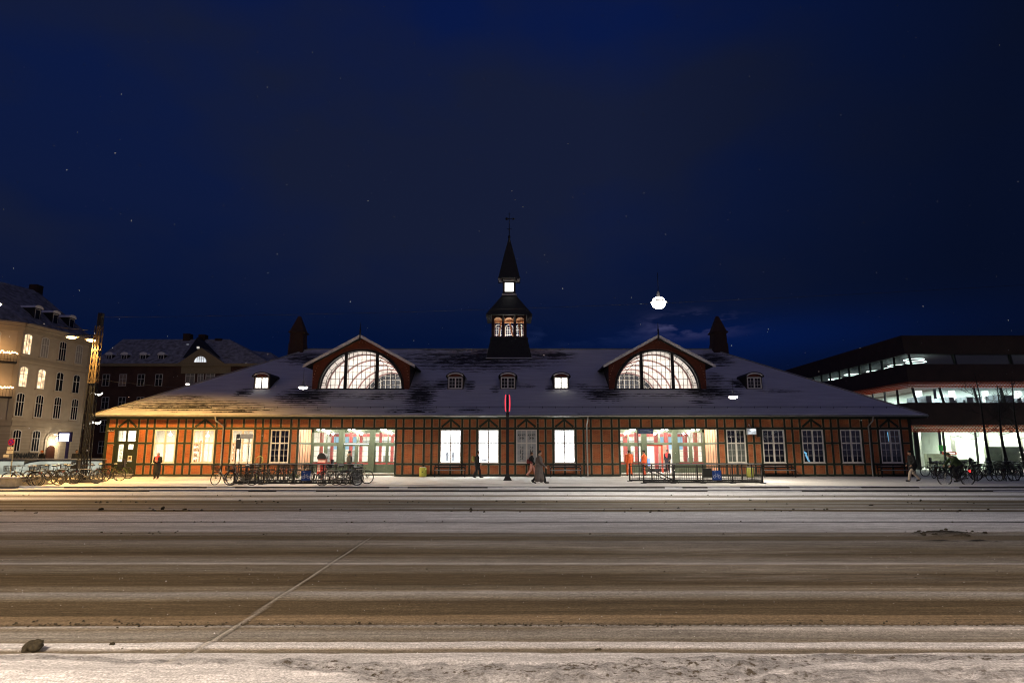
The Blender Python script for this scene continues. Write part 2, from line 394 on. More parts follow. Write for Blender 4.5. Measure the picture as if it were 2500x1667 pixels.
def grid_mesh(name, xs, ys, fn, mat, attr='albedo'):
    X, Y = np.meshgrid(xs, ys); C, H = fn(X, Y)
    nx, ny = len(xs), len(ys)
    co = np.stack([X, Y, H], -1).reshape(-1, 3)
    i = np.arange(nx - 1)[None, :] + nx * np.arange(ny - 1)[:, None]
    F = np.stack([i, i + 1, i + nx + 1, i + nx], -1).reshape(-1, 4)
    C = C if C.shape[-1] == 4 else np.concatenate([C, np.zeros(C.shape[:-1] + (1,))], -1)
    return co, C.reshape(-1, 4), F
def np_mesh(name, parts, mat, smooth=True, kind=None):
    cos = []; cs = []; fs = []; o = 0
    for co, c, f in parts:
        if c.shape[1] == 3: c = np.concatenate([c, np.zeros((len(c), 1))], 1)
        cos.append(co); cs.append(c); fs.append(f + o); o += len(co)
    co = np.concatenate(cos); c = np.concatenate(cs); f = np.concatenate(fs)
    me = bpy.data.meshes.new(name); me.vertices.add(len(co)); me.loops.add(f.size); me.polygons.add(len(f))
    me.vertices.foreach_set('co', co.astype(np.float32).ravel()); me.loops.foreach_set('vertex_index', f.astype(np.int32).ravel())
    me.polygons.foreach_set('loop_start', np.arange(0, f.size, 4, dtype=np.int32)); me.polygons.foreach_set('loop_total', np.full(len(f), 4, np.int32))
    me.update(calc_edges=True)
    at_ = me.attributes.new('albedo', 'FLOAT_COLOR', 'POINT')
    at_.data.foreach_set('color', c.astype(np.float32).ravel())
    me.polygons.foreach_set('use_smooth', [smooth] * len(f)); me.materials.append(mat)
    ob = bpy.data.objects.new(name, me); COL.objects.link(ob)
    if kind: ob['kind'] = kind
    return ob
def ground_mat(name, grain=1.0, streak=1.0):
    m = bpy.data.materials.new(name); m.use_nodes = True; t = m.node_tree; b = t.nodes['Principled BSDF']
    b.inputs['Roughness'].default_value = 0.95; b.inputs['Specular IOR Level'].default_value = 0.08
    a = t.nodes.new('ShaderNodeAttribute'); a.attribute_name = 'albedo'
    g = t.nodes.new('ShaderNodeNewGeometry')
    mp = t.nodes.new('ShaderNodeMapping'); mp.inputs['Scale'].default_value = (0.9, 26, 1); t.links.new(g.outputs['Position'], mp.inputs[0])
    n = t.nodes.new('ShaderNodeTexNoise'); n.inputs['Scale'].default_value = 1.0; n.inputs['Detail'].default_value = 6; t.links.new(mp.outputs[0], n.inputs['Vector'])
    n2 = t.nodes.new('ShaderNodeTexNoise'); n2.inputs['Scale'].default_value = 55; n2.inputs['Detail'].default_value = 3; t.links.new(g.outputs['Position'], n2.inputs['Vector'])
    def mr(src, lo, hi, a0=0.3, a1=0.7):
        q = t.nodes.new('ShaderNodeMapRange'); q.inputs[1].default_value = a0; q.inputs[2].default_value = a1; q.inputs[3].default_value = lo; q.inputs[4].default_value = hi
        t.links.new(src, q.inputs[0]); return q.outputs[0]
    mq = t.nodes.new('ShaderNodeMapping'); mq.inputs['Scale'].default_value = (3.2, 70, 1); t.links.new(g.outputs['Position'], mq.inputs[0])
    n5 = t.nodes.new('ShaderNodeTexNoise'); n5.inputs['Scale'].default_value = 1.0; n5.inputs['Detail'].default_value = 5; n5.inputs['Roughness'].default_value = .7; t.links.new(mq.outputs[0], n5.inputs['Vector'])
    n6 = t.nodes.new('ShaderNodeTexNoise'); n6.inputs['Scale'].default_value = 22; n6.inputs['Detail'].default_value = 4; n6.inputs['Roughness'].default_value = .8; t.links.new(g.outputs['Position'], n6.inputs['Vector'])
    mv = t.nodes.new('ShaderNodeMath'); mv.operation = 'MULTIPLY'; t.links.new(mr(n5.outputs[0], 1 - .24 * streak, 1 + .26 * streak), mv.inputs[0]); t.links.new(mr(n6.outputs[0], 1 - .22 * grain, 1 + .24 * grain), mv.inputs[1])
    mu0 = t.nodes.new('ShaderNodeMath'); mu0.operation = 'MULTIPLY'; mu = t.nodes.new('ShaderNodeMath'); mu.operation = 'MULTIPLY'
    t.links.new(mu0.outputs[0], mu.inputs[0]); t.links.new(mv.outputs[0], mu.inputs[1]); mu_out = mu; mu = mu0
    t.links.new(mr(n.outputs[0], 1 - .22 * streak, 1 + .22 * streak), mu.inputs[0]); t.links.new(mr(n2.outputs[0], 1 - .32 * grain, 1 + .36 * grain), mu.inputs[1])
    mx = t.nodes.new('ShaderNodeMix'); mx.data_type = 'RGBA'; mx.blend_type = 'MULTIPLY'; mx.inputs[0].default_value = 1
    t.links.new(a.outputs['Color'], mx.inputs[6]); t.links.new(mu_out.outputs[0], mx.inputs[7]); # specks of grit and trodden slush where the bank is dirty
    n4 = t.nodes.new('ShaderNodeTexNoise'); n4.inputs['Scale'].default_value = 17; n4.inputs['Detail'].default_value = 5; n4.inputs['Roughness'].default_value = .62; t.links.new(g.outputs['Position'], n4.inputs['Vector'])
    zz = t.nodes.new('ShaderNodeMath'); zz.operation = 'MULTIPLY'; t.links.new(mr(n4.outputs[0], 0, 1, 0.535, 0.62), zz.inputs[0]); t.links.new(a.outputs['Alpha'], zz.inputs[1])
    z2 = t.nodes.new('ShaderNodeMath'); z2.operation = 'MULTIPLY'; z2.inputs[1].default_value = .95; t.links.new(zz.outputs[0], z2.inputs[0])
    m2 = t.nodes.new('ShaderNodeMix'); m2.data_type = 'RGBA'; t.links.new(z2.outputs[0], m2.inputs[0]); t.links.new(mx.outputs[2], m2.inputs[6]); m2.inputs[7].default_value = (.11, .09, .065, 1)
    t.links.new(m2.outputs[2], b.inputs['Base Color'])
    bp = t.nodes.new('ShaderNodeBump'); bp.inputs['Strength'].default_value = 0.55; bp.inputs['Distance'].default_value = 0.012
    n3 = t.nodes.new('ShaderNodeTexNoise'); n3.inputs['Scale'].default_value = 28; n3.inputs['Detail'].default_value = 6; n3.inputs['Roughness'].default_value = 0.7
    t.links.new(g.outputs['Position'], n3.inputs['Vector']); t.links.new(n3.outputs[0], bp.inputs['Height']); t.links.new(bp.outputs[0], b.inputs['Normal'])
    return m
M_road = ground_mat('snow_and_slush'); M_pave = ground_mat('trodden_snow', 0.5, 0.35)
YK2 = gd(1200, RZ); YK1 = gd(1191, -0.07)
xa = np.arange(-9, 9.001, 0.04); ya = np.concatenate([np.arange(2.6, 9, 0.03), [9.0]])
xb = np.unique(np.round(np.concatenate([np.arange(-44, 44.01, 0.2), np.arange(-3.2, -2.7, 0.02)]), 3)); yb = np.concatenate([np.arange(9.0, YK2, 0.06), [YK2]])
xc1 = np.array([-44, -30, -20, -14, -9.0]); xc2 = -xc1[::-1]
np_mesh('road', [grid_mesh('', xa, ya, ground_fields, None), grid_mesh('', xb, yb, ground_fields, None), grid_mesh('', xc1, ya, ground_fields, None), grid_mesh('', xc2, ya, ground_fields, None)], M_road, kind='structure')
def pave_fields(X, Y):
    C = np.ones(X.shape + (3,)) * np.array([0.70, 0.69, 0.69])
    tramp = nz(X, Y, 31, 2.6, 0.5) * .5 + nz(X, Y, 32, 0.7, 0.3) * .3 + nz(X, Y, 33, 7, 0.9) * .35
    q = np.clip((tramp - 0.62) / 0.15, 0, 1) * np.clip((YK1 + 5.5 - Y) / 2.5, 0.25, 1)
    C = C * (1 - 0.42 * q)[..., None] * np.array([1, 0.985, 0.96])
    # bare patches by the left entrance and the paving grate on the right
    for px_, py_, ax, ay, s in ((985, 1184, 2.2, 0.35, .75), (1590, 1182, 3.0, 0.22, .55), (790, 1186, 1.6, 0.3, .4)):
        P = gp(px_, py_, 0); e = np.clip(np.exp(-((X - P.x) / ax) ** 2 - ((Y - P.y) / ay) ** 2) * (0.5 + nz(X, Y, 35, 1.2, 0.12)) * 1.3 - 0.3, 0, 1)
        C = C * (1 - s * e)[..., None]
    foot = (nz(X, Y, 36, 0.28, 0.22) > 0.80) * np.clip(nz(X, Y, 37, 3, 1.2) * 2 - 0.8, 0, 1)
    C = C * (1 - 0.35 * foot)[..., None]
    return C, 0.012 * nz(X, Y, 38, 0.8, 0.5) - foot * 0.008 - 0.012 + np.clip((Y - 44.2) / 0.8, 0, 1) * 0.03
def cyc_fields(X, Y):
    C = np.ones(X.shape + (3,)) * np.array([0.52, 0.51, 0.52]); st = nz(X, Y, 41, 12, 0.16)
    C = C * (0.7 + 0.45 * st)[..., None]
    for yy, s, w in ((1194.5, .5, .10), (1197, .35, .16)):
        y0 = gd(yy, -0.07) + 0.25 * 0; e = np.exp(-((Y - y0 - 0.2 * (nz(X, Y, 42, 9, 9) - .5)) / w) ** 2) * nz(X, Y, 43, 5, 5)
        C = C * (1 - s * e)[..., None]
    return C, 0.012 * st - 0.082
np_mesh('pavement', [grid_mesh('', np.arange(-75, 75.01, 0.25), np.concatenate([np.arange(YK1 + 0.15, 45.3, 0.1)]), pave_fields, None)], M_pave, kind='structure')
np_mesh('cycle_track', [grid_mesh('', np.arange(-44, 44.01, 0.25), np.linspace(YK2 + 0.15, YK1, 40), cyc_fields, None)], M_pave, kind='structure')
M_kerb = pbr('granite_kerb', (0.085, 0.08, 0.075), 0.8, 0.35, 2.0)
k = MB().box(-75, 75, YK2, YK2 + 0.15, -0.5, -0.066)
k.build('kerb', M_kerb, kind='structure')
MB().box(-75, 75, YK1, YK1 + 0.15, -0.5, 0.002).build('kerb', M_kerb, kind='structure')
def kerb_snow(Y0, z, seed, drape=.35):
    co = []; m = MB(); r = random.Random(seed); x = -46
    while x < 46:
        w = r.uniform(1.0, 7.0)
        if r.random() < 0.62: m.box(x, x + w, Y0 - 0.006 + r.uniform(0, .03), Y0 + 0.17, z, z + r.uniform(.012, .03))
        if r.random() < drape:
            a = x + r.uniform(0, w * .5); b = a + r.uniform(.3, w); n = int((b - a) / .12) + 2; pts = [(a + (b - a) * i / n, z - .115 + r.uniform(.0, .07) * math.sin(math.pi * i / n)) for i in range(n + 1)]
            m.add([(p, Y0 - .10 * r.uniform(.6, 1), -.15 if z < -.03 else -.085) for p, q in pts] + [(p, Y0 - .002, z - .02 + q * .1) for p, q in pts], [(i, i + 1, n + 2 + i, n + 1 + i) for i in range(n)])
        x += w + r.uniform(0, 1.6)
    return m
kerb_snow(YK2, -0.064, 3).build('snow_on_kerb', M_snow, kind='structure')
kerb_snow(YK1, 0.004, 5, .55).build('snow_on_kerb', M_snow, kind='structure')
MB().quad((-1500, -600, -0.30), (1500, -600, -0.30), (1500, 2500, -0.30), (-1500, 2500, -0.30)).build('ground', pbr('snowy_ground', (0.45, 0.44, 0.45), 0.9, 0.2, 0.3), kind='structure')
MB().quad((-160, 45.29, -0.015), (160, 45.29, -0.015), (160, 140, -0.015), (-160, 140, -0.015)).build('square', pbr('trodden_snow_square', (0.5, 0.49, 0.48), 0.9, 0.2, 0.8), kind='structure')
# clods of dirty ice dropped from cars
M_clod = pbr('dirty_ice', (0.055, 0.043, 0.022), 0.7, 0.5, 30, bump=0.6)
def clod(x, y, w, h, label, seed, z=RZ):
    P = gp(x, y, z); r = np.random.default_rng(seed); bm = bmesh.new(); bmesh.ops.create_icosphere(bm, subdivisions=4, radius=1)
    ph = r.random((4, 3)) * 6
    for v in bm.verts:
        n = sum(math.sin(v.co.x * (2 + k_) * 1.3 + ph[k_][0]) * math.cos(v.co.y * (2 + k_) + ph[k_][1]) * math.sin(v.co.z * (1.5 + k_) + ph[k_][2]) for k_ in range(4))
        v.co *= 1 + 0.16 * n + 0.05 * math.sin(v.co.x * 11 + ph[0][1]) * math.sin(v.co.y * 13 + ph[1][0]) * math.sin(v.co.z * 12 + ph[2][2]) + r.uniform(-.012, .012)
        v.co = Vector((v.co.x * w / 2, v.co.y * w * 0.3, v.co.z * h / 2 + v.co.x * h * 0.22 + h * 0.36))
    me = bpy.data.meshes.new('ice_clod'); bm.to_mesh(me); bm.free(); me.materials.append(M_clod)
    me.polygons.foreach_set('use_smooth', [True] * len(me.polygons))
    o = bpy.data.objects.new('ice_clod', me); o.location = P; COL.objects.link(o)
    return tag(o, label, 'ice clod', 'clods of dirty ice on the road')
clod(80, 1590, 0.185, 0.115, 'big brown clod of frozen slush on the near snow bank, lower left', 1)
clod(272, 1578, 0.055, 0.045, 'small dark clod on the snow ridge right of the big brown clod', 2)
clod(297, 1586, 0.04, 0.02, 'tiny dark crumb just below the small clod near the lower left', 3)
clod(246, 1244.5, 0.16, 0.08, 'dark clod on the far lane below the leftmost bicycles', 4)
clod(397, 1243.5, 0.12, 0.11, 'dark clod on the far lane below the person with the pink scarf', 5)
clod(450, 1244.5, 0.14, 0.05, 'flat dark clod on the far lane below the shop windows', 6)
clod(87, 1253.5, 0.12, 0.05, 'dark clod at the far left edge of the pale snow strip', 7)
clod(2127, 1234, 0.16, 0.05, 'dark clod on the far lane in front of the right station windows', 8)
clod(1460, 1586.5, 0.06, 0.02, 'small dark crumb on the grey near lane right of centre', 9)

# crumbs of brown slush thrown up along the wheel tracks
cm_ = MB(); r = random.Random(31)
def crumb(x, y, s, z=RZ + .012):
    n_ = len(cm_.v); pts = [Vector((math.cos(a), math.sin(a), 0)) * s * r.uniform(.6, 1.2) for a in [math.pi * 2 * i / 5 + r.uniform(-.3, .3) for i in range(5)]]
    cm_.v += [(x + p.x, y + p.y, z) for p in pts] + [(x + p.x * .55 + s * .1, y + p.y * .55, z + s * r.uniform(.4, .8)) for p in pts]
    cm_.f += [tuple(n_ + 5 + i for i in range(5))] + [(n_ + i, n_ + (i + 1) % 5, n_ + 5 + (i + 1) % 5, n_ + 5 + i) for i in range(5)]
for py_, n_c, sp_y, smin, smax, span in ((1527, 420, .035, .006, .018, 8), (1523, 120, .06, .006, .022, 8), (1602, 70, .03, .005, .014, 5.5), (1247, 150, .35, .02, .06, 22), (1226, 120, .4, .02, .06, 24), (1210, 90, .3, .02, .05, 24), (1275, 60, .1, .015, .035, 20), (1301, 70, .2, .012, .035, 18), (1400, 60, .5, .008, .02, 11)):
    for _ in range(n_c):
        y = gd(py_, RZ) + r.gauss(0, sp_y); x = r.uniform(-span, span)
        if math.sin(x * 1.3 + py_) + r.random() > .3: crumb(x, y, r.uniform(smin, smax))
for _ in range(90):
    P_ = gp(2300 + r.gauss(0, 38), 1303 + r.gauss(0, 3), RZ); crumb(P_.x, P_.y, r.uniform(.015, .055), RZ + .02)
for _ in range(170):
    y = r.uniform(4.7, 5.45); x = r.uniform(-5, 5)
    if nz(np.array([x]), np.array([y]), 14, 1.1, .3)[0] > .5: crumb(x, y, r.uniform(.006, .02), RZ + .062)
o = cm_.build('slush_crumbs', M_clod, None); tag(o, 'crumbs of dirty slush strewn along the tyre tracks', 'slush', kind='stuff')

# ------------------------------------------------------------------ lamps
def pendant(px_, py_, D, power, col, label, scale=1.0, wire=None, x=None, z=None, bz=.11):
    P = at(px_, py_, D) if x is None else Vector((x, D, z))
    t = thing('pendant_street_lamp', label, 'street lamp', P, 0, 'pendant street lamps hung over the street')
    s = scale; c = (P.x, P.y, P.z)
    MB().lathe([(0.02 * s, 0.42 * s), (0.05 * s, 0.36 * s), (0.07 * s, 0.16 * s), (0.12 * s, 0.14 * s), (0.30 * s, 0.02 * s), (0.31 * s, 0.0), (0.28 * s, 0.0), (0.1 * s, 0.10 * s)], c, 20).build('lamp_shade', M_grey, t, True)
    MB().ell((c[0], c[1], c[2] - 0.02 * s), (0.25 * s, 0.25 * s, bz * s), 24, 16).build('lamp_bulb', emit('bulb_%s' % (col is None), col, 30), t, True)
    MB().tube([(c[0], c[1], c[2] + 0.40 * s), (c[0], c[1], c[2] + 1.1 * s)], 0.012, 6).build('hanger', M_black, t)
    light('SPOT', (c[0], c[1], c[2] - (bz + 0.07) * s), power, col, 0.12, spot=156, name='street_lamp_light')
    return t, P
WH = (1.0, 0.93, 0.80)
A1, PA = pendant(1608, 738, 27, 2200, (1.0, 0.92, 0.80), 'brightest pendant lamp hanging over the road above the right gable', 1.2, bz=.22)
A2, PB = pendant(740, 945, 38, 1700, (1.0, 0.88, 0.70), 'pendant lamp in front of the roof beside the left gable')
A3, PC_ = pendant(1790, 968, 38, 2200, (1.0, 0.88, 0.68), 'pendant lamp in front of the roof below the rightmost dormer')
A4, PD_ = pendant(-14, 741, 29, 1700, (1.0, 0.80, 0.58), 'pendant lamp at the left edge in front of the cream building')
A7, PG = pendant(458, 937, 90, 1500, (1.0, 0.93, 0.8), 'distant street lamp glowing just above the station roof before the brick building', bz=.14)
A5_assumed, PE = pendant(0, 0, 1.0, 4500, (1.0, 0.80, 0.60), 'assumed pendant lamp over the near lane, unseen behind the viewer on the left', x=-7.0, z=6.2)  # assumed lamp out of view, added to light the near snow
A6_assumed, PF = pendant(0, 0, 0.0, 4300, (1.0, 0.80, 0.62), 'assumed pendant lamp over the near lane, unseen behind the viewer on the right', x=10.0, z=6.4)  # second assumed lamp, also unseen, brightens the foreground from the right
def cable(a, b, sag, r, label):
    a = Vector(a); b = Vector(b); pts = [a.lerp(b, i / 24) - Vector((0, 0, sag * 4 * (i / 24) * (1 - i / 24))) for i in range(25)]
    o = MB().tube(pts, r, 6).build('suspension_cable', M_black); tag(o, label, 'cable', 'lamp suspension cables'); return o
cable((-23.6, 36.0, 9.3), (39, 27, PA.z + 1.9), 0.55, 0.006, 'thin cable carrying the brightest pendant lamp over the road')
# ------------------------------------------------------------------ railway station
FY = 45.0
K = 0.02861
ST = thing('railway_station', 'long half-timbered brick station with snowy hipped roof, two fan-window gables and clock turret', 'station', (0, FY, 0))
def fx(p): return (p - 1250) * K
F = [264, 285.7, 340, 360.7, 378.6, 436.4, 454.9, 472.5, 530, 548.4, 566.5, 624.3, 642.4, 661, 711.4, 729.5, 967.5, 985.3, 1010.9, 1036, 1054.6, 1073.3, 1128.7, 1147, 1165.2, 1220.6, 1239, 1257.8,
     1313, 1331.6, 1350, 1405, 1424, 1442, 1467.6, 1492.8, 1510.9, 1750, 1768.6, 1819.7, 1837.8, 1856, 1914.6, 1932.7, 1951.8, 2009.2, 2027.6, 2046, 2101.7, 2122.8, 2141, 2197, 2219]
KP = [409, 501, 595.8, 686.5, 1101, 1193.3, 1285, 1377.8, 1794, 1885.2, 1980, 2075, 2169]
TOPONLY = [313.4, 756, 782.4, 808.7, 835.3, 861.8, 888.2, 914.3, 940.8, 1537.4, 1564.4, 1590.7, 1618.2, 1644, 1670, 1697, 1723.4]
WIN = [(378.6, 436.4), (472.5, 530), (566.5, 624.3), (661, 711.4), (1073.3, 1128.7), (1165.2, 1220.6), (1257.8, 1313), (1350, 1405), (1768.6, 1819.7), (1856, 1914.6), (1951.8, 2009.2), (2046, 2101.7), (2141, 2197)]
DOOR = (285.7, 340); ENT = [(729.5, 967.5), (1510.9, 1750)]
BRACE = [(285.7, 313.4, 340), (472.5, 501, 530), (1073.3, 1101, 1128.7), (1165.2, 1193.3, 1220.6), (1257.8, 1285, 1313), (1350, 1377.8, 1405), (1951.8, 1980, 2009.2), (2141, 2169, 2197)]
XL, XR, DEPTH = fx(262), fx(2221), 20.2
PW = 0.13
rails = [(0.0, .17), (.78, .92), (2.22, 2.34), (3.22, 3.37), (3.93, 4.12)]
rows = [(.17, .78), (.92, 2.22), (2.34, 3.22), (3.37, 3.93)]
allp = sorted(F + KP + TOPONLY)
wall = MB(); tim = MB(); joint = MB()
def inside(p, a): return a[0] <= p - 0.01 and p + 0.01 <= a[1] or (a[0] - .01 <= p <= a[1] + .01 and False)
def openat(m, row):
    for w in ENT:
        if w[0] < m < w[1] and row < 3: return 'E'
    if DOOR[0] < m < DOOR[1] and row < 3: return 'D'
    for w in WIN:
        if w[0] < m < w[1]:
            if row in (1, 2): return 'W'
            return 'K'
    return None
for r_i, (z0, z1) in enumerate(rows):
    if r_i == 3: ps = allp
    else: ps = sorted(F + (KP if r_i == 0 else []))
    for a, b in zip(ps, ps[1:]):
        m = (a + b) / 2; o_ = openat(m, r_i)
        if o_ in ('E', 'D', 'W'): continue
        wall.box(fx(a) + PW / 2 - .01, fx(b) - PW / 2 + .01, FY, FY + .18, z0 - .01, z1 + .01)
        xa_, xb_ = fx(a) + PW / 2, fx(b) - PW / 2
        joint.box(xa_, xa_ + .03, FY - .006, FY + .01, z0, z1).box(xb_ - .03, xb_, FY - .006, FY + .01, z0, z1).box(xa_ + .03, xb_ - .03, FY - .006, FY + .01, z0, z0 + .03).box(xa_ + .03, xb_ - .03, FY - .006, FY + .01, z1 - .03, z1)
# timber: plates and rails between openings, then posts
def rail(z0, z1, a, b, dy=0.0): tim.box(fx(a), fx(b), FY - .030 - dy, FY + .10, z0, z1)
rail(*rails[4], 262, 2221, .012)
rail(*rails[3], 264, 2219)
for a, b in zip(F, F[1:]):
    m = (a + b) / 2
    o1 = openat(m, 1)
    if not any(w[0] < m < w[1] for w in ENT) and not DOOR[0] < m < DOOR[1]:
        rail(rails[0][0] - .02, rails[0][1], a, b, .004); rail(*rails[1], a, b)
        if o1 != 'W': rail(*rails[2], a, b)
for p in F:
    w = PW if p not in (264, 2219) else .2
    tim.box(fx(p) - w / 2, fx(p) + w / 2, FY - .036, FY + .11, .17, 3.93)
for p in KP:
    tim.box(fx(p) - PW / 2, fx(p) + PW / 2, FY - .033, FY + .10, .17, .78)
    tim.box(fx(p) - PW / 2, fx(p) + PW / 2, FY - .033, FY + .10, 3.37, 3.93)
for p in TOPONLY: tim.box(fx(p) - PW / 2, fx(p) + PW / 2, FY - .033, FY + .10, 3.37, 3.93)
for a, c, b in BRACE:
    for e, sgn in ((a, 1), (b, -1)):
        tim.bar((fx(c) - sgn * .04, FY + .03, 3.88), (fx(e) + sgn * .16, FY + .03, 3.40), .138, .115, up=(0, 1, 0))
# side and rear walls
wall.box(XL, XL + .18, FY + .1, FY + DEPTH, 0, 4.1); wall.box(XR - .18, XR, FY + .1, FY + DEPTH, 0, 4.1); wall.box(XL, XR, FY + DEPTH - .18, FY + DEPTH, 0, 4.1)
for zz in rails:
    for x0, x1 in ((XL - .03, XL + .05), (XR - .05, XR + .03)): tim.box(x0, x1, FY + .12, FY + DEPTH, zz[0], zz[1])
for i in range(1, 12):
    yy = FY + i * 1.7
    for x0, x1 in ((XL - .033, XL + .05), (XR - .05, XR + .033)): tim.box(x0, x1, yy, yy + .13, .17, 3.93)
wall.build('brick_infill', M_brick, ST); tim.build('timber_frame', M_green, ST); joint.build('mortar_joint', pbr('pale_mortar', (.36, .25, .16), .9, .3, 3), ST)
pl = MB().box(XL - .03, fx(729.5), FY - .06, FY + .06, -.1, .03).box(fx(967.5), fx(1510.9), FY - .06, FY + .06, -.1, .03).box(fx(1750), XR + .03, FY - .06, FY + .06, -.1, .03)
pl.build('plinth', M_kerb, ST)

# windows: white frame with mullion, transom and sash bars
def window(a, b, pane_mat, dividers=True, name='window'):
    x0, x1 = fx(a) + PW / 2, fx(b) - PW / 2; z0, z1 = .925, 3.215; y = FY - .02
    m = MB(); fw = .085
    m.box(x0, x0 + fw, y, y + .09, z0, z1); m.box(x1 - fw, x1, y, y + .09, z0, z1)
    m.box(x0 + fw, x1 - fw, y, y + .09, z0, z0 + fw); m.box(x0 + fw, x1 - fw, y, y + .09, z1 - fw, z1)
    xm = (x0 + x1) / 2; m.box(xm - .055, xm + .055, y - .004, y + .09, z0 + fw, z1 - fw)
    for q0, q1 in ((x0 + fw, xm - .055), (xm + .055, x1 - fw)):
        m.box(q0, q1, y - .002, y + .09, 2.235, 2.325)
        if dividers:
            c = (q0 + q1) / 2
            m.box(c - .012, c + .012, y + .02, y + .06, z0 + fw, 2.235); m.box(c - .012, c + .012, y + .02, y + .06, 2.325, z1 - fw)
            for zz in (1.425, 1.83, 2.73):
                m.box(q0, c - .012, y + .022, y + .06, zz - .012, zz + .012); m.box(c + .012, q1, y + .022, y + .06, zz - .012, zz + .012)
    w = m.build(name, M_white, ST)
    MB().box(x0 + .02, x1 - .02, y + .042, y + .048, z0 + .02, z1 - .02).build('window_pane', pane_mat, w)
    MB().box(x0 - .02, x1 + .02, FY - .075, FY - .03, .885, .922).build('window_sill', M_white, w)
    return w
M_blast = emit('bright_lit_window', (0.93, 1.0, 0.98), 22.0, 0.25, 1.2)
M_paper = pbr('grey_paper_behind_glass', (0.42, 0.43, 0.43), 0.5, 0.08, 3)
M_gdark = glass('dim_glass', (0.75, 0.78, 0.78), 0.12)
pm = [M_glass, M_glass, M_glass, M_gdark, M_blast, M_blast, M_paper, M_blast, M_gdark, M_gdark, M_gdark, M_gdark, M_gdark]
wins = [window(a, b, m, dividers=(i not in (0, 5, 7))) for i, ((a, b), m) in enumerate(zip(WIN, pm))]
# lettering on the papered window
M_ink = pbr('black_lettering', (0.012, 0.012, 0.012), 0.6, 0.1)
wx0, wx1 = fx(1257.8) + PW / 2, fx(1313) - PW / 2; wm = (wx0 + wx1) / 2
for cx in ((wx0 + wm) / 2 + .02, (wm + wx1) / 2 - .02):
    text('ALWAYS', .19, 'lettering', M_ink, wins[6], (cx, FY + .0165, 2.83), xs=.72, bold=.006)
    text('OPEN', .19, 'lettering', M_ink, wins[6], (cx, FY + .0165, 2.62), xs=.72, bold=.006)
    text('7-ELEVEN', .27, 'lettering', M_ink, wins[6], (cx, FY + .0165, 1.60), rot=(R(90), R(90), 0), xs=.78, bold=.010)
# lit and dark rooms behind the glass
rm = MB()
def room(mb, x0, x1, y0, y1, z0, z1):
    t_ = .05
    mb.box(x0 - t_, x0, y0, y1, z0, z1); mb.box(x1, x1 + t_, y0, y1, z0, z1); mb.box(x0, x1, y1, y1 + t_, z0, z1)
    mb.box(x0 - t_, x1 + t_, y0, y1 + t_, z0 - t_, z0); mb.box(x0 - t_, x1 + t_, y0, y1 + t_, z1, z1 + t_)
room(rm, fx(290), fx(632), FY + .2, FY + 5.2, .1, 3.6)
rm.build('shop_room', M_cream, ST)
r = random.Random(5)
for x_ in (fx(395), fx(425), fx(485), fx(515), fx(585), fx(612)):
    fur = MB()
    for zz in (.9, 1.3, 1.7, 2.1): fur.box(x_ - .35, x_ + .35, FY + 3.2, FY + 3.5, zz, zz + .03)
    for _ in range(26):
        zz = r.choice((.93, 1.33, 1.73, 2.13)); q = x_ + r.uniform(-.33, .28); fur.box(q, q + r.uniform(.03, .08), FY + 3.22, FY + 3.4, zz, zz + r.uniform(.12, .3))
    fur.box(x_ - .37, x_ - .34, FY + 3.2, FY + 3.5, .1, 2.5).box(x_ + .34, x_ + .37, FY + 3.2, FY + 3.5, .1, 2.5); fur.build('shelf', pbr('shelf_goods', (0.45, 0.25, 0.16), 0.7, 0.7, 9), ST)
# dark arched reflection in the second window, built as a solid board
MB().prism([(fx(510), .98), (fx(525), .98), (fx(525), 1.5)] + [(fx(517.5) + .215 * math.cos(t), 1.5 + .28 * math.sin(t)) for t in [math.pi * i / 8 for i in range(1, 8)]] + [(fx(510), 1.5)], FY + 1.0, FY + 1.04).build('arch_reflection', pbr('reflection_dark', (0.16, 0.12, 0.09), 0.6), ST)
for x_ in (fx(330), fx(405), fx(500), fx(595)): light('AREA', (x_, FY + 2.2, 3.5), 300, (1.0, 0.86, 0.68), 1.6, name='shop_light')
hang = MB()
for x_, z_ in ((fx(396), 3.0), (fx(420), 2.95), (fx(490), 2.9), (fx(515), 3.0), (fx(610), 2.95)):
    hang.tube([(x_, FY + 1.2, 3.55), (x_, FY + 1.2, z_)], .01, 5).ell((x_, FY + 1.2, z_ - .1), (.13, .13, .10))
hang.build('shop_lamp', emit('shop_lamp_glow', (1, .9, .75), 8), ST)
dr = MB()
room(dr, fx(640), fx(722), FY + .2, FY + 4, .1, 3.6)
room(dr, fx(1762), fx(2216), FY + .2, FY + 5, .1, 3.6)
dr.build('dark_room', M_dark, ST)
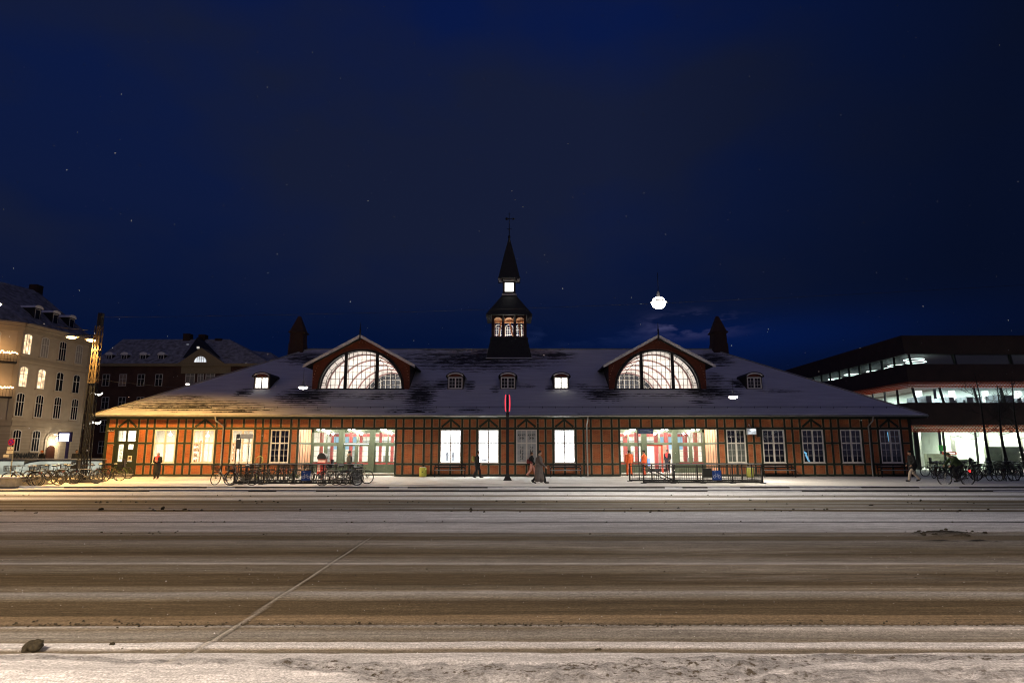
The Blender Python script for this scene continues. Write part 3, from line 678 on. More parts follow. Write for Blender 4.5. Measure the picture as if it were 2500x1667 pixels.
# objects in the right-hand rooms; blue street reflections built as glowing strips
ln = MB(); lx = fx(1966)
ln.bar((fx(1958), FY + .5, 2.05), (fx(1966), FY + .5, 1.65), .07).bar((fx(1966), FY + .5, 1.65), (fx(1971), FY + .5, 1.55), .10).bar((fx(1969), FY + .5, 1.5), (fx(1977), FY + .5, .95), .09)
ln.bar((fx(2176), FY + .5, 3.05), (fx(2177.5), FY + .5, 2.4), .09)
ln.build('blue_reflection_strip', emit('blue_reflection_glow', (0.25, 0.65, 1.0), 1.6), ST)
MB().ell((fx(1958.5), FY + .5, 3.10), (.16, .03, .05)).build('red_light', emit('red_glow', (1, .05, .06), 1.2), ST)
lf = MB(); r = random.Random(9)
for cx, z0, n in ((fx(1870), 2.75, 34), (fx(1896), 2.75, 26), (fx(1783), 2.6, 16), (fx(1805), 2.6, 14), (fx(1963), 2.75, 10)):
    for _ in range(n):
        a = Vector((cx + r.uniform(-.28, .28), FY + .4 + r.uniform(-.1, .1), z0 + r.uniform(-.35, .4))); b = a + Vector((r.uniform(-.12, .12), 0, r.uniform(-.05, .14))); lf.bar(a, b, r.uniform(.02, .06), .01)
lf.build('window_plant', pbr('pale_leaves', (0.55, 0.62, 0.55), 0.6, 0.5, 5), ST)
light('POINT', (fx(1885), FY + .28, 3.1), 10.0, (.9, .95, 1), .05, name='room_fill_light'); light('POINT', (fx(1795), FY + .28, 3.1), 6, (1, .93, .8), .05, name='room_fill_light')  # added fill lamps, brighten the plants behind the dim panes
MB().box(fx(1772), fx(1816), FY + .10, FY + .12, .95, 2.28).build('window_blind', pbr('frosted_blind', (0.55, 0.53, 0.47), 0.8, 0.15, 4), ST)
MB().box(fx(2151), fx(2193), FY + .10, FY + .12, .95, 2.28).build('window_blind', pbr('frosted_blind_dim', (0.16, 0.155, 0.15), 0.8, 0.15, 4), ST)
MB().box(fx(671), fx(676), FY + .2, FY + .4, .95, 1.3).build('window_jug', pbr('white_jug', (.7, .68, .6)), ST)
# products in the bright shop windows, their glow standing in for light from behind
fr_ = MB(); r = random.Random(3)
for _ in range(16):
    x_ = fx(1356) + r.uniform(0, .55); fr_.bar((x_, FY + .012, 1.02), (x_ + r.uniform(-.1, .14), FY + .012, 1.02 + r.uniform(.1, .36)), .035, .01)

fr_.build('backlit_sticks', emit('backlit_sticks_glow', (1, .55, .25), .8), ST)
sh_ = MB()
for px_ in (1093.5, 1107.5): x_ = fx(px_); sh_.prism([(x_ - .12, 1.02), (x_ + .12, 1.02), (x_ + .12, 1.55)] + [(x_ + .12 * math.cos(t_), 1.55 + .16 * math.sin(t_)) for t_ in [math.pi * i / 6 for i in range(1, 6)]] + [(x_ - .12, 1.55)], FY + .008, FY + .014)
sh_.box(fx(1176), fx(1190), FY + .008, FY + .014, 1.03, 1.18).box(fx(1196), fx(1212), FY + .008, FY + .014, 1.03, 1.12)
sh_.build('backlit_display', emit('backlit_grey_glow', (.8, .85, .9), .62, .35, 6), ST)

# corner door
dx0, dx1 = fx(285.7) + PW / 2, fx(340) - PW / 2; xm = (dx0 + dx1) / 2
d = MB(); y = FY + .01
d.box(dx0, dx0 + .1, y, y + .08, .17, 3.22); d.box(dx1 - .1, dx1, y, y + .08, .17, 3.22); d.box(dx0 + .1, dx1 - .1, y, y + .08, 3.12, 3.22); d.box(dx0 + .1, dx1 - .1, y - .01, y + .08, 2.2, 2.4)
d.box(xm - .06, xm + .06, y - .012, y + .08, .17, 3.12)
for q0, q1 in ((dx0 + .1, xm - .06), (xm + .06, dx1 - .1)):
    d.box(q0, q1, y + .01, y + .06, .17, 1.02); d.box(q0, q0 + .10, y + .01, y + .06, 1.02, 2.2); d.box(q1 - .10, q1, y + .01, y + .06, 1.02, 2.2)
    d.box(q0, q1, y + .03, y + .05, 2.72, 2.735); d.box((q0 + q1) / 2 - .008, (q0 + q1) / 2 + .008, y + .03, y + .05, 2.4, 3.12)
d.box(xm + .16, dx1 - .2, y + .01, y + .06, 1.05, 1.85)
do = d.build('door', M_green, ST)
MB().box(dx0 + .05, dx1 - .05, y + .045, y + .05, 1.0, 3.15).build('door_glass', M_glass, do)
MB().box(xm + .22, dx1 - .22, y - .01, y + .005, 1.10, 1.42).build('door_notice', M_white, do)
MB().box(xm + .27, dx1 - .27, y - .016, y - .012, 1.18, 1.34).build('notice_print', pbr('notice_ink', (.08, .08, .08)), do)
gl = MB(); r = random.Random(8)
for _ in range(40):
    a = Vector((dx0 + .25 + r.uniform(-.06, .1), FY + .3, r.uniform(1.05, 2.1))); gl.bar(a, a + Vector((r.uniform(-.12, .12), 0, r.uniform(-.1, .1))), .03, .01)
gl.build('plant_in_door', pbr('indoor_leaves', (.12, .22, .08), .6, .5), ST)
MB().box(dx0 - .1, dx1 + .15, FY - .55, FY, -.05, .08).box(dx0 - .05, dx1 + .1, FY - .3, FY, .08, .17).build('door_step', M_kerb, ST)
MB().box(dx0 - .08, dx1 + .13, FY - .53, FY - .31, .082, .10).box(dx0 - .03, dx1 + .08, FY - .28, FY - .05, .172, .19).build('step_snow', M_snow, ST)
# street name plate at the corner
sp = thing('street_name_plate', 'small dark street name plate reading Oslo Plads on the station corner post', 'sign', (fx(272), FY - .05, 3.13))
MB().box(fx(265.5), fx(282), FY - .06, FY - .045, 3.06, 3.2).build('plate', pbr('sign_dark', (.02, .012, .02)), sp)
text('Oslo Plads', .125, 'lettering', M_white, sp, (fx(273.7), FY - .063, 3.13), xs=.8)

# ---- entrances
EY = 47.9; KE = .03037
def ex(p): return (p - 1250) * KE
def entrance(mirror, openbay):
    def q(p):                       # pixel column in the left entrance -> x; mirrored for the right one
        return ex(p) if not mirror else -0.57 - ex(p)
    def bx(mb, a, b, y0, y1, z0, z1):
        x0, x1 = sorted((q(a), q(b))); mb.box(x0, x1, y0, y1, z0, z1)
    fr = MB()
    bx(fr, 761, 766.7, EY, EY + .12, .15, 3.3)                     # left jamb
    bx(fr, 761, 968, EY, EY + .12, 3.10, 3.4)
    bx(fr, 766.7, 968, EY + .01, EY + .10, 2.20, 2.36)
    for a, b in ((829.4, 841.6), (904.3, 916.5)):                  # pillars
        bx(fr, a, b, EY - .22, EY + .14, .15, 3.3)
    for a, b in ((796.4, 799.6), (870.8, 875.6), (946.3, 949.5)):
        bx(fr, a, b, EY + .02, EY + .09, 2.36, 3.10)
    for a, b in ((766.7, 829.4), (841.6, 904.3), (916.5, 968)):
        for zz in (2.73,): bx(fr, a, b, EY + .045, EY + .065, zz - .012, zz + .012)
    for a0, a1 in ((766.7, 796.4), (799.6, 829.4), (841.6, 870.8), (875.6, 904.3), (916.5, 946.3), (949.5, 968)):
        for t_ in (1 / 3, 2 / 3):
            p = a0 + (a1 - a0) * t_; bx(fr, p - .35, p + .35, EY + .045, EY + .065, 2.36, 3.10)
    f_ = fr.build('entrance_frame', M_greenl, ST)
    leaves = [(766.7, 796.5, 768.3, 792.4), (796.5, 829.4, 801, 823.9), (841.6, 872.3, 844, 867.4), (872.3, 904.3, 876, 900), (916.5, 946.5, 918.3, 942.4), (946.5, 976, 950, 971)]
    for i, (a, b, g0, g1) in enumerate(leaves):
        if i in openbay: continue
        dd = MB()
        bx(dd, a, g0, EY + .02, EY + .08, .17, 2.2); bx(dd, g1, b, EY + .02, EY + .08, .17, 2.2)
        bx(dd, g0, g1, EY + .02, EY + .08, 2.10, 2.2); bx(dd, g0, g1, EY + .02, EY + .08, .17, .78); bx(dd, g0, g1, EY + .02, EY + .08, .92, .985)
        for zz in (1.36, 1.73): bx(dd, g0, g1, EY + .04, EY + .06, zz - .01, zz + .01)
        o = dd.build('door', M_greenl, ST)
        rp = MB(); bx(rp, g0 - 1.5, g1 + 1.5, EY + .005, EY + .075, .785, .915); rp.build('door_rail', M_redcol if True else None, o)
        pp = MB(); bx(pp, g0, g1, EY + .046, EY + .052, .98, 2.1); pp.build('door_glass', M_glass, o)
    gp_ = MB(); bx(gp_, 766.7, 968, EY + .053, EY + .057, 2.36, 3.1); gp_.build('transom_glass', M_glass, ST)
    # cheeks of the recess: glazed pink brick far cheek, green near cheek, ceiling, floor
    x0f = q(761); xout = fx(729.5) if not mirror else fx(1750)
    pk = MB(); a, b = sorted((xout, x0f)); 
    xi = fx(729.5) + .02 if not mirror else fx(1750) - .02
    pk.box(min(xi, xi + (-.15 if not mirror else .15)), max(xi, xi + (-.15 if not mirror else .15)), FY + .12, EY + .1, .0, 3.35)
    pk.build('recess_brick_cheek', M_brickp, ST)
    tb = MB()
    xs_ = xi + (.025 if not mirror else -.025)
    for yy in np.linspace(FY + .45, EY - .1, 5)[:-1]: tb.box(min(xi, xs_), max(xi, xs_), yy, yy + .035, .17, 3.3)
    for zz in (.78, 2.22): tb.box(min(xi, xs_) - .001, max(xi, xs_) + .001, FY + .12, EY, zz, zz + .13)
    tb.build('recess_timber', M_greenl, ST)
    oc = MB(); xo = fx(967.5) if not mirror else fx(1510.9); oc.box(xo - .06, xo + .06, FY + .1, EY + .1, 0, 3.35)
    oc.build('recess_side_panel', M_greenl, ST)
    x0, x1 = sorted((xi, xo))
    MB().box(x0 - .1, x1 + .1, FY + .1, EY + .1, 3.36, 3.46).build('recess_ceiling', M_greenl, ST)
    MB().box(x0, x1, EY - .55, EY + 16, .05, .165).build('hall_floor', pbr('hall_floor_stone', (.35, .33, .30), .4, .15), ST)
    MB().box(x0 + .05, x1 - .05, EY - .54, EY - .02, .167, .18).build('threshold_snow', M_snow, ST)
    # ceiling spots, in pairs running into the recess
    gb = MB()
    for p in ((777, 853, 932)):
        for dd in (46.05, 47.3):
            xx = (p - 1250) / 1576 * 46.05; xx = xx if not mirror else -.57 - xx
            gb.ell((xx, dd, 3.27), (.115, .115, .095)); light('POINT', (xx, dd, 3.08), 130, (1.0, 0.90, 0.74), .1, name='entrance_spot')
    gb.build('recess_lamp', emit('recess_lamp_glow', (1, .97, .9), 14), ST, True)
    # hall interior
    hm = MB(); hx0, hx1 = x0 - 1.5, x1 + 1.5
    hm.box(hx0 - .1, hx0, EY + .2, EY + 14, 0, 3.9); hm.box(hx1, hx1 + .1, EY + .2, EY + 14, 0, 3.9); hm.box(hx0, hx1, EY + 14, EY + 14.1, 0, 3.9); hm.box(hx0, hx1, EY + .12, EY + 14, 3.9, 4.0)
    hm.build('hall_wall', M_cream, ST)
    cm = MB(); r = random.Random(4 + mirror)
    for p, dd in ((785, 52.5), (811, 53.5), (857, 54), (882, 55), (929, 52.6), (958, 57)):
        xx = (p - 1250) / 1577 * dd; xx = xx if not mirror else -.57 - xx
        w = r.uniform(.09, .17); cm.box(xx - w, xx + w, dd, dd + .3, .16, 3.9)
    cm.box(hx0 + .3, hx1 - .3, EY + 9, EY + 9.2, 3.0, 3.25)
    cm.build('hall_column', M_redcol, ST)
    gm = MB()
    for p, dd in ((800, 53.4), (869, 52.0), (912, 55.2), (945, 53.0)):
        xx = (p - 1250) / 1577 * dd; xx = xx if not mirror else -.57 - xx
        gm.box(xx - .25, xx + .25, dd, dd + .1, .16, r.uniform(1.2, 2.0))
    gm.box(hx0, hx1, EY + 13.6, EY + 13.7, 2.6, 2.75)
    gm.build('hall_kiosk', M_grey, ST)
    cs_ = MB()
    for p, w in ((826, .35), (852, .3), (866, .25)):
        dd = 57.5; xx = (p - 1250) / 1577 * dd; xx = xx if not mirror else -.57 - xx; cs_.box(xx - w, xx + w, dd, dd + .05, 1.9, 3.3)
    cs_.build('hall_screen', emit('hall_screen_blue', (.55, .80, 1.0), 1.0), ST)
    for i in range(4):
        for xx in (x0 + 1.2, (x0 + x1) / 2, x1 - 1.2): light('AREA', (xx, EY + 1.8 + i * 3.2, 3.85), 165, (1.0, 0.94, 0.86), 1.0, name='hall_light')
    return q
qL = entrance(False, ()); qR = entrance(True, (2, 3))
# white strip lights over the middle doors of the left entrance
MB().box(ex(841.8), ex(870.2), EY - .03, EY + .0, 2.235, 2.29).box(ex(872), ex(901), EY - .03, EY, 2.235, 2.29).build('door_strip_light', emit('strip_glow', (1, 1, .95), 3), ST)
# open red-framed doorway in the right entrance, with poster wall and dark counter inside
od = MB(); x_ = ex(1578.5); x2 = ex(1613)
od.box(x_, x2, EY + .1, EY + .16, 2.10, 2.2).box(x2, x2 + .13, EY + .1, EY + .16, .17, 2.2); od.build('open_door_frame', pbr('red_door', (.55, .06, .03)), ST)
MB().box(ex(1614), ex(1634), EY + 1.0, EY + 1.05, .9, 2.2).build('poster_wall', pbr('pinkish_poster', (.80, .62, .54), .7, .05), ST)
MB().box(ex(1580), ex(1634), EY + .9, EY + 1.0, .2, .45).build('hall_counter', pbr('dark_counter', (.04, .04, .045)), ST)
MB().box(ex(1580), ex(1606), EY + 3.0, EY + 3.1, .6, 1.2).build('hall_screen', emit('pale_blue_screen', (.35, .5, 1.0), 1.4), ST)

# ---- roof
ED, EZ, RD, SL = 44.2, 4.15, 55.0, 0.585
RIDZ = EZ + (RD - ED) * SL
EXL, EXR = -28.94, 28.57; RXL, RXR = -17.66, 17.3
GX = (-11.36, 10.94); GD = 47.9; GA = 10.29; GSL = .544
def rz(d): return EZ + (min(d, 2 * RD - d) - ED) * SL
def gz(dx): return GA - GSL * abs(dx)
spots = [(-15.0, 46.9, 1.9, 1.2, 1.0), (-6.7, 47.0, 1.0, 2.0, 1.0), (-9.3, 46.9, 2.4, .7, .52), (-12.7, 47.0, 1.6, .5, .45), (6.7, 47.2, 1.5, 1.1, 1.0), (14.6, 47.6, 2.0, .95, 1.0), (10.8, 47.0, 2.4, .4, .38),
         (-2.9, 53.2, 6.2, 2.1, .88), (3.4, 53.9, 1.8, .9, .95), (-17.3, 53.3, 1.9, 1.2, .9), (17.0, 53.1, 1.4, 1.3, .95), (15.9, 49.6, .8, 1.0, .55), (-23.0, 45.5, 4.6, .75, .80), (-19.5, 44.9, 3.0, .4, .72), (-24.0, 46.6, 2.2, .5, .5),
         (-5.4, 48.6, .55, .8, .95), (-3.2, 48.5, .35, .8, .8), (-1.25, 47.9, .3, .6, .75), (1.1, 48.4, .7, .3, .6), (2.9, 48.0, .3, .5, .75), (5.3, 48.4, .9, .3, .6), (-19.9, 47.4, .6, .6, .85), (17.2, 48.7, .6, .7, .9),  # patches beside the dormers: their shade, put into the bare-tile mask
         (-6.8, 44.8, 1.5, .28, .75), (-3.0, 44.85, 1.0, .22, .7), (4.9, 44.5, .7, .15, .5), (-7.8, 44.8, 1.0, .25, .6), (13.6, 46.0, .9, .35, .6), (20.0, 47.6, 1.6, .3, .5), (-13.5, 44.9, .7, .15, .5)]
def bare(X, D):  # weight of bare tile, plus the shade painted beside dormers
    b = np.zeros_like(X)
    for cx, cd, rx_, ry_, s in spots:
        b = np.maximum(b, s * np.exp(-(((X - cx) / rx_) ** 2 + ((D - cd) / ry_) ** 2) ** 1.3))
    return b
def slope_part(front):
    xs = set(np.round(np.arange(-29.1, 29.2, .3), 3)); ds = sorted(set(np.round(np.arange(ED, RD, .25), 3)) | {RD})
    for g in GX: xs |= {round(g - 3.6, 3), round(g + 3.6, 3), g}
    xs = np.array(sorted(xs)); ds = np.array(ds)
    X, D = np.meshgrid(xs, ds)
    t_ = (D - ED) / (RD - ED); lo = EXL + (RXL - EXL) * t_; hi = EXR + (RXR - EXR) * t_
    Xc = np.clip(X, lo, hi); Z = EZ + (D - ED) * SL
    Yw = D if front else 2 * RD - D
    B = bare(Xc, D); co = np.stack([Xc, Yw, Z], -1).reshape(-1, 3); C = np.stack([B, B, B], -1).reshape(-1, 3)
    nx = len(xs); F_ = []
    for j in range(len(ds) - 1):
        for i in range(nx - 1):
            a, b, c, d_ = j * nx + i, j * nx + i + 1, (j + 1) * nx + i + 1, (j + 1) * nx + i
            if co[b][0] - co[a][0] < 1e-4 and co[c][0] - co[d_][0] < 1e-4: continue
            xm_ = (xs[i] + xs[i + 1]) / 2; cut = False
            for g in GX:
                if abs(xm_ - g) < 3.6 and ds[j] >= GD - .01 and co[c][2] < gz(abs(xm_ - g) + .15) - .05: cut = True
            if cut: continue
            F_.append((a, b, c, d_))
    return co, C, np.array(F_)
def roof_mat():
    m = bpy.data.materials.new('snowy_roof'); m.use_nodes = True; t = m.node_tree; b = t.nodes['Principled BSDF']; b.inputs['Roughness'].default_value = 0.85; b.inputs['Specular IOR Level'].default_value = .2
    a = t.nodes.new('ShaderNodeAttribute'); a.attribute_name = 'albedo'
    g = t.nodes.new('ShaderNodeNewGeometry'); sp_ = t.nodes.new('ShaderNodeSeparateXYZ'); t.links.new(g.outputs['Position'], sp_.inputs[0])
    sa = t.nodes.new('ShaderNodeSeparateColor'); t.links.new(a.outputs['Color'], sa.inputs[0])
    def M(op, x, y=None, cl=False):
        n = t.nodes.new('ShaderNodeMath'); n.operation = op; n.use_clamp = cl
        for i, q in enumerate((x, y)):
            if q is None: continue
            if isinstance(q, (int, float)): n.inputs[i].default_value = q
            else: t.links.new(q, n.inputs[i])
        return n.outputs[0]
    def NZ(sc, loc=0, det=4):
        mp = t.nodes.new('ShaderNodeMapping'); mp.inputs['Scale'].default_value = sc; mp.inputs['Location'].default_value = (loc, loc, loc); t.links.new(g.outputs['Position'], mp.inputs[0])
        n = t.nodes.new('ShaderNodeTexNoise'); n.inputs['Scale'].default_value = 1; n.inputs['Detail'].default_value = det; t.links.new(mp.outputs[0], n.inputs['Vector']); return n.outputs[0]
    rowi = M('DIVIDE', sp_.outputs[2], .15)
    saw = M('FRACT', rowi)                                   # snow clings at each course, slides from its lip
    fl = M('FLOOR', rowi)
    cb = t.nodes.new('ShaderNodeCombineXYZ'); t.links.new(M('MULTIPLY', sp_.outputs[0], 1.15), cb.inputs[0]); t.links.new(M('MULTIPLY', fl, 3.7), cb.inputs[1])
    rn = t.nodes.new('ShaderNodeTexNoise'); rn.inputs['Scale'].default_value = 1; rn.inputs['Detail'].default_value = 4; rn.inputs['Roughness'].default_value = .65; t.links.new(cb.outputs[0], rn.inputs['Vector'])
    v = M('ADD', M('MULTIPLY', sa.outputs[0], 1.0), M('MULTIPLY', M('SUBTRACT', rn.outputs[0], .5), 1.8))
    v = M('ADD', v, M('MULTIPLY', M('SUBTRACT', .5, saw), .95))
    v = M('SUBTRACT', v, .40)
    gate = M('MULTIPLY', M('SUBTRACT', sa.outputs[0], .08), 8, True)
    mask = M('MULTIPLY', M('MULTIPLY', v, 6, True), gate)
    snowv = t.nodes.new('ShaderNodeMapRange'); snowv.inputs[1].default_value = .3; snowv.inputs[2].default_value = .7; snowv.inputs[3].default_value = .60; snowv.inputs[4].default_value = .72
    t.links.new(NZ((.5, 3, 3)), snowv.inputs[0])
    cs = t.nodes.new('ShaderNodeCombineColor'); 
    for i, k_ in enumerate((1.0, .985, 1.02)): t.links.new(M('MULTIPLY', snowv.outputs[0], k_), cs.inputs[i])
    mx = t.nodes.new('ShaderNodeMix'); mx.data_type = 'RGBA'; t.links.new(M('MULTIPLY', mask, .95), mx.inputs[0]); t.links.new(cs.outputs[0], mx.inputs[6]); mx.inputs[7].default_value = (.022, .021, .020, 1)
    t.links.new(mx.outputs[2], b.inputs['Base Color'])
    bp = t.nodes.new('ShaderNodeBump'); bp.inputs['Strength'].default_value = .25; bp.inputs['Distance'].default_value = .03; t.links.new(M('SUBTRACT', M('MULTIPLY', saw, .12), mask), bp.inputs['Height']); t.links.new(bp.outputs[0], b.inputs['Normal'])
    return m
M_roof = roof_mat()
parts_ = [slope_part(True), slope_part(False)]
BZ = np.array
def tri_hip(xe, xr):
    ys = [ED, 2 * RD - ED]; co = np.array([[xe, ED, EZ], [xe, 2 * RD - ED, EZ], [xr, RD, RIDZ], [xr, RD, RIDZ]])
    return co, np.zeros((4, 3)), np.array([[0, 1, 2, 2]])
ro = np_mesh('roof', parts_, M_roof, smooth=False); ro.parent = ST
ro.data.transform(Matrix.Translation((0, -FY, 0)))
hip = MB().add([(EXL, ED, EZ), (EXL, 2 * RD - ED, EZ), (RXL, RD, RIDZ)], [(0, 1, 2)]).add([(EXR, ED, EZ), (EXR, 2 * RD - ED, EZ), (RXR, RD, RIDZ)], [(0, 1, 2)])
hip.build('hip_roof', M_snow, ST)
# eaves board, gutter, hip caps, ridge cap
ev = MB().box(EXL + .1, EXR - .1, ED + .03, FY + .3, EZ - .06, EZ - .02).box(EXL + .02, EXR - .02, ED + .01, ED + .05, EZ - .16, EZ - .01)
ev.box(EXL + .03, EXL + .07, ED, 2 * RD - ED, EZ - .16, EZ - .01).box(EXR - .07, EXR - .03, ED, 2 * RD - ED, EZ - .16, EZ - .01)
ev.build('eaves_board', M_green, ST)
gu = MB().tube([(EXL, ED - .06, EZ - .03), (EXR, ED - .06, EZ - .03)], .065, 10)
gu.build('gutter', M_zinc, ST, True)
cap = MB().tube([(EXL, ED, EZ + .02), (RXL, RD, RIDZ + .02), (RXR, RD, RIDZ + .02), (EXR, ED, EZ + .02)], .07, 6); cap.build('ridge_cap', M_zinc, ST)
# rounded lip of snow on the eaves
es = MB(); r = random.Random(12); x_ = EXL + .1
while x_ < EXR - .6:
    w_ = r.uniform(1.2, 5.5); n_ = max(3, int(w_ / .4)); q_ = min(x_ + w_, EXR - .1)
    es.tube([(x_ + (q_ - x_) * i / n_, ED + .02 + r.uniform(-.02, .02), EZ + .035 + r.uniform(0, .02)) for i in range(n_ + 1)], [.02] + [r.uniform(.045, .085) for _ in range(n_ - 1)] + [.02], 7)
    x_ = q_ + (r.uniform(.1, .9) if r.random() < .35 else 0)
es.build('eaves_snow', M_snow, ST, True)
# snow guard pipe with brackets
sg = MB(); gy = ED + .85; gz_ = rz(gy)
sg.tube([(EXL + 1.2, gy, gz_ + .16), (EXR - 1.2, gy, gz_ + .16)], .018, 6)
for i in range(60): x_ = EXL + 1.3 + i * (EXR - EXL - 2.6) / 59; sg.bar((x_, gy + .12, gz_ + .04), (x_, gy, gz_ + .19), .02)
sg.build('snow_guard', M_black, ST)
# downpipes
for pxx, off in ((548, -.30), (1432, 0.0), (2117, 0.0)):
    X0 = fx(pxx); dp = MB()
    dp.tube([(X0 + off, ED - .02, EZ - .08), (X0 + off, ED + .08, EZ - .35), (X0, FY - .10, 3.45), (X0, FY - .10, 2.0), (X0, FY - .10, 0.12), (X0 - .02, FY - .16, .02)], .05, 8)
    dp.build('downpipe', M_zinc, ST, True)

# ---- big gables with fan windows
def arcp(cx, z0, rx_, rz_, a0, a1, n): return [(cx + rx_ * math.cos(a0 + (a1 - a0) * i / n), z0 + rz_ * math.sin(a0 + (a1 - a0) * i / n)) for i in range(n + 1)]
M_vault = pbr('vault_plaster', (0.82, 0.76, 0.72), .8, .03)
M_rib = pbr('vault_rib_red', (0.36, 0.215, 0.205), .6, .1)
def gable(g, sgn):
    z0 = rz(GD) + .02; hw = 3.65; WR, WH_ = 3.12, 2.90
    for yf, inward in ((GD, 1), (2 * RD - GD, -1)):
        fr = inward == 1
        m = MB(); n = 28
        outer = [(g + hw, z0 - .9), (g + hw, gz(hw) - .05), (g, GA - .1), (g - hw, gz(hw) - .05), (g - hw, z0 - .9)]
        # wall as strips between arch and outline
        arch = arcp(g, z0 + .05, WR + .12, WH_ + .12, 0, math.pi, n)
        for i in range(n):
            (xa_, za), (xb_, zb) = arch[i], arch[i + 1]
            m.add([(xa_, yf, za), (xb_, yf, zb), (xb_, yf, gz(xb_ - g) - .05), (xa_, yf, gz(xa_ - g) - .05), (xa_, yf + .25 * inward, za), (xb_, yf + .25 * inward, zb), (xb_, yf + .25 * inward, gz(xb_ - g) - .05), (xa_, yf + .25 * inward, gz(xa_ - g) - .05)],
                  [(0, 1, 2, 3), (7, 6, 5, 4), (0, 4, 5, 1)])
        for s in (-1, 1):
            a_, b_ = sorted((g + s * (WR + .12), g + s * hw)); m.add([(a_, yf, z0 - .9), (b_, yf, z0 - .9), (b_, yf, gz(b_ - g) - .05), (a_, yf, gz(a_ - g) - .05), (a_, yf + .25 * inward, z0 - .9), (b_, yf + .25 * inward, z0 - .9), (b_, yf + .25 * inward, gz(b_ - g) - .05), (a_, yf + .25 * inward, gz(a_ - g) - .05)],
                                                              [(0, 1, 2, 3), (7, 6, 5, 4), (0, 4, 7, 3), (1, 2, 6, 5)])
        m.box(g - WR - .12, g + WR + .12, yf, yf + .25 * inward, z0 - .9, z0 - .02)
        w_ = m.build('gable_wall', M_redwood, ST)
        if fr:
            # bolts in an arc over the window
            bo = MB()
            for i in range(47):
                a = math.pi * (i + .5) / 47
                xx, zz = g + (WR + .50) * math.cos(a), z0 + .25 + (WH_ + .38) * math.sin(a) ** .9
                if zz > z0 + .6 and zz < gz(xx - g) - .3: bo.box(xx - .016, xx + .016, yf - .02, yf, zz - .016, zz + .016)
            bo.build('wall_stud', pbr('pale_studs', (.75, .5, .35)), w_)
            ring = MB(); pts = arcp(g, z0, WR + .12, WH_ + .12, 0, math.pi, 40); pin = arcp(g, z0, WR - .02, WH_ - .02, 0, math.pi, 40)
            vs = [(x, yf - .05, z) for x, z in pts] + [(x, yf - .05, z) for x, z in pin] + [(x, yf + .12, z) for x, z in pts] + [(x, yf + .12, z) for x, z in pin]; k_ = 41
            ring.add(vs, [(i, i + 1, k_ + i + 1, k_ + i) for i in range(40)] + [(2 * k_ + i, 3 * k_ + i, 3 * k_ + i + 1, 2 * k_ + i + 1) for i in range(40)] + [(k_ + i, k_ + i + 1, 3 * k_ + i + 1, 3 * k_ + i) for i in range(40)] + [(i, 2 * k_ + i, 2 * k_ + i + 1, i + 1) for i in range(40)])
            ring.box(g - WR - .2, g + WR + .2, yf - .08, yf + .1, z0 - .06, z0 + .03)
            for s in (-1.17, 1.17): ring.box(g + s - .11, g + s + .11, yf - .06, yf + .12, z0, z0 + math.sqrt(1 - (1.17 / WR) ** 2) * WH_)
            fw_ = ring.build('fan_window', M_black, ST)
        # glazing bars
        gb = MB(); yb_ = yf + .05 * inward
        def top(x, rx_=WR - .42, rz_=WH_ - .42): return z0 + rz_ * math.sqrt(max(0, 1 - ((x - g) / rx_) ** 2))
        bw = .017 if fr else .03
        nx_ = 19 if fr else 13
        for i in range(-nx_ // 2 + 1, nx_ // 2 + 1):
            x_ = g + i * .325 * (19 / nx_)
            full = abs(x_ - g) < 1.17 or not fr
            if abs(x_ - g) < WR - .1:
                zt = z0 + (WH_ if full else WH_ - .42) * math.sqrt(max(0, 1 - ((x_ - g) / (WR if full else WR - .42)) ** 2)) if abs(x_ - g) < (WR if full else WR - .42) else z0
                if zt > z0 + .05: gb.box(x_ - bw, x_ + bw, yb_, yb_ + .03, z0, zt)
        for kz in (.27, .76, 1.25, 1.74, 2.23, 2.62):
            rr = WR * math.sqrt(max(0, 1 - (kz / WH_) ** 2)); r2 = (WR - .42) * math.sqrt(max(0, 1 - (kz / (WH_ - .42)) ** 2)) if kz < WH_ - .42 else 0
            L_ = max(r2, 1.17) if kz > .3 else rr
            L_ = min(L_, rr)
            gb.box(g - L_, g + L_, yb_ + .002, yb_ + .028, z0 + kz - bw * .9, z0 + kz + bw * .9)
        for s in (-1, 1):
            pts = [(x, yb_ + .015, z) for x, z in arcp(g, z0, WR - .42, WH_ - .42, 0, math.acos(1.17 / (WR - .42)), 14)]
            if s < 0: pts = [(2 * g - x, y_, z) for x, y_, z in pts]
            gb.tube(pts, bw, 5)
            for a in (.17, .38, .6, .82, 1.04):
                x1_, z1_ = g + s * (WR - .42) * math.cos(a), z0 + (WH_ - .42) * math.sin(a); x2_, z2_ = g + s * WR * math.cos(a), z0 + WH_ * math.sin(a)
                if abs(x1_ - g) > 1.17: gb.bar((x1_, yb_ + .015, z1_), (x2_, yb_ + .015, z2_), bw * 2)
        if fr:
            gb.build('glazing_bars', pbr('grey_glazing_bar', (.10, .09, .085)), fw_)
            gl_ = MB(); pin = arcp(g, z0, WR, WH_, 0, math.pi, 30); gl_.add([(x, yf + .10, z) for x, z in pin], [tuple(range(31))]); gl_.build('fan_glass', M_glass, fw_)
        else:
            gb.build('rear_window_bars', M_white, ST)
            gl_ = MB(); pin = arcp(g, z0, WR, WH_, 0, math.pi, 30); gl_.add([(x, yf + .02, z) for x, z in pin], [tuple(range(31))]); gl_.build('rear_window_glass', pbr('rear_glass', (.10, .11, .13), .3), ST)
    # side cheeks
    ck = MB()
    for s in (-1, 1): a_, b_ = sorted((g + s * hw, g + s * (hw - .2))); ck.box(a_, b_, GD + .251, 2 * RD - GD - .251, z0 - .9, gz(hw) - .04)
    ck.build('gable_cheek', pbr('dark_gable_boards', (.03, .024, .02), .7), ST)
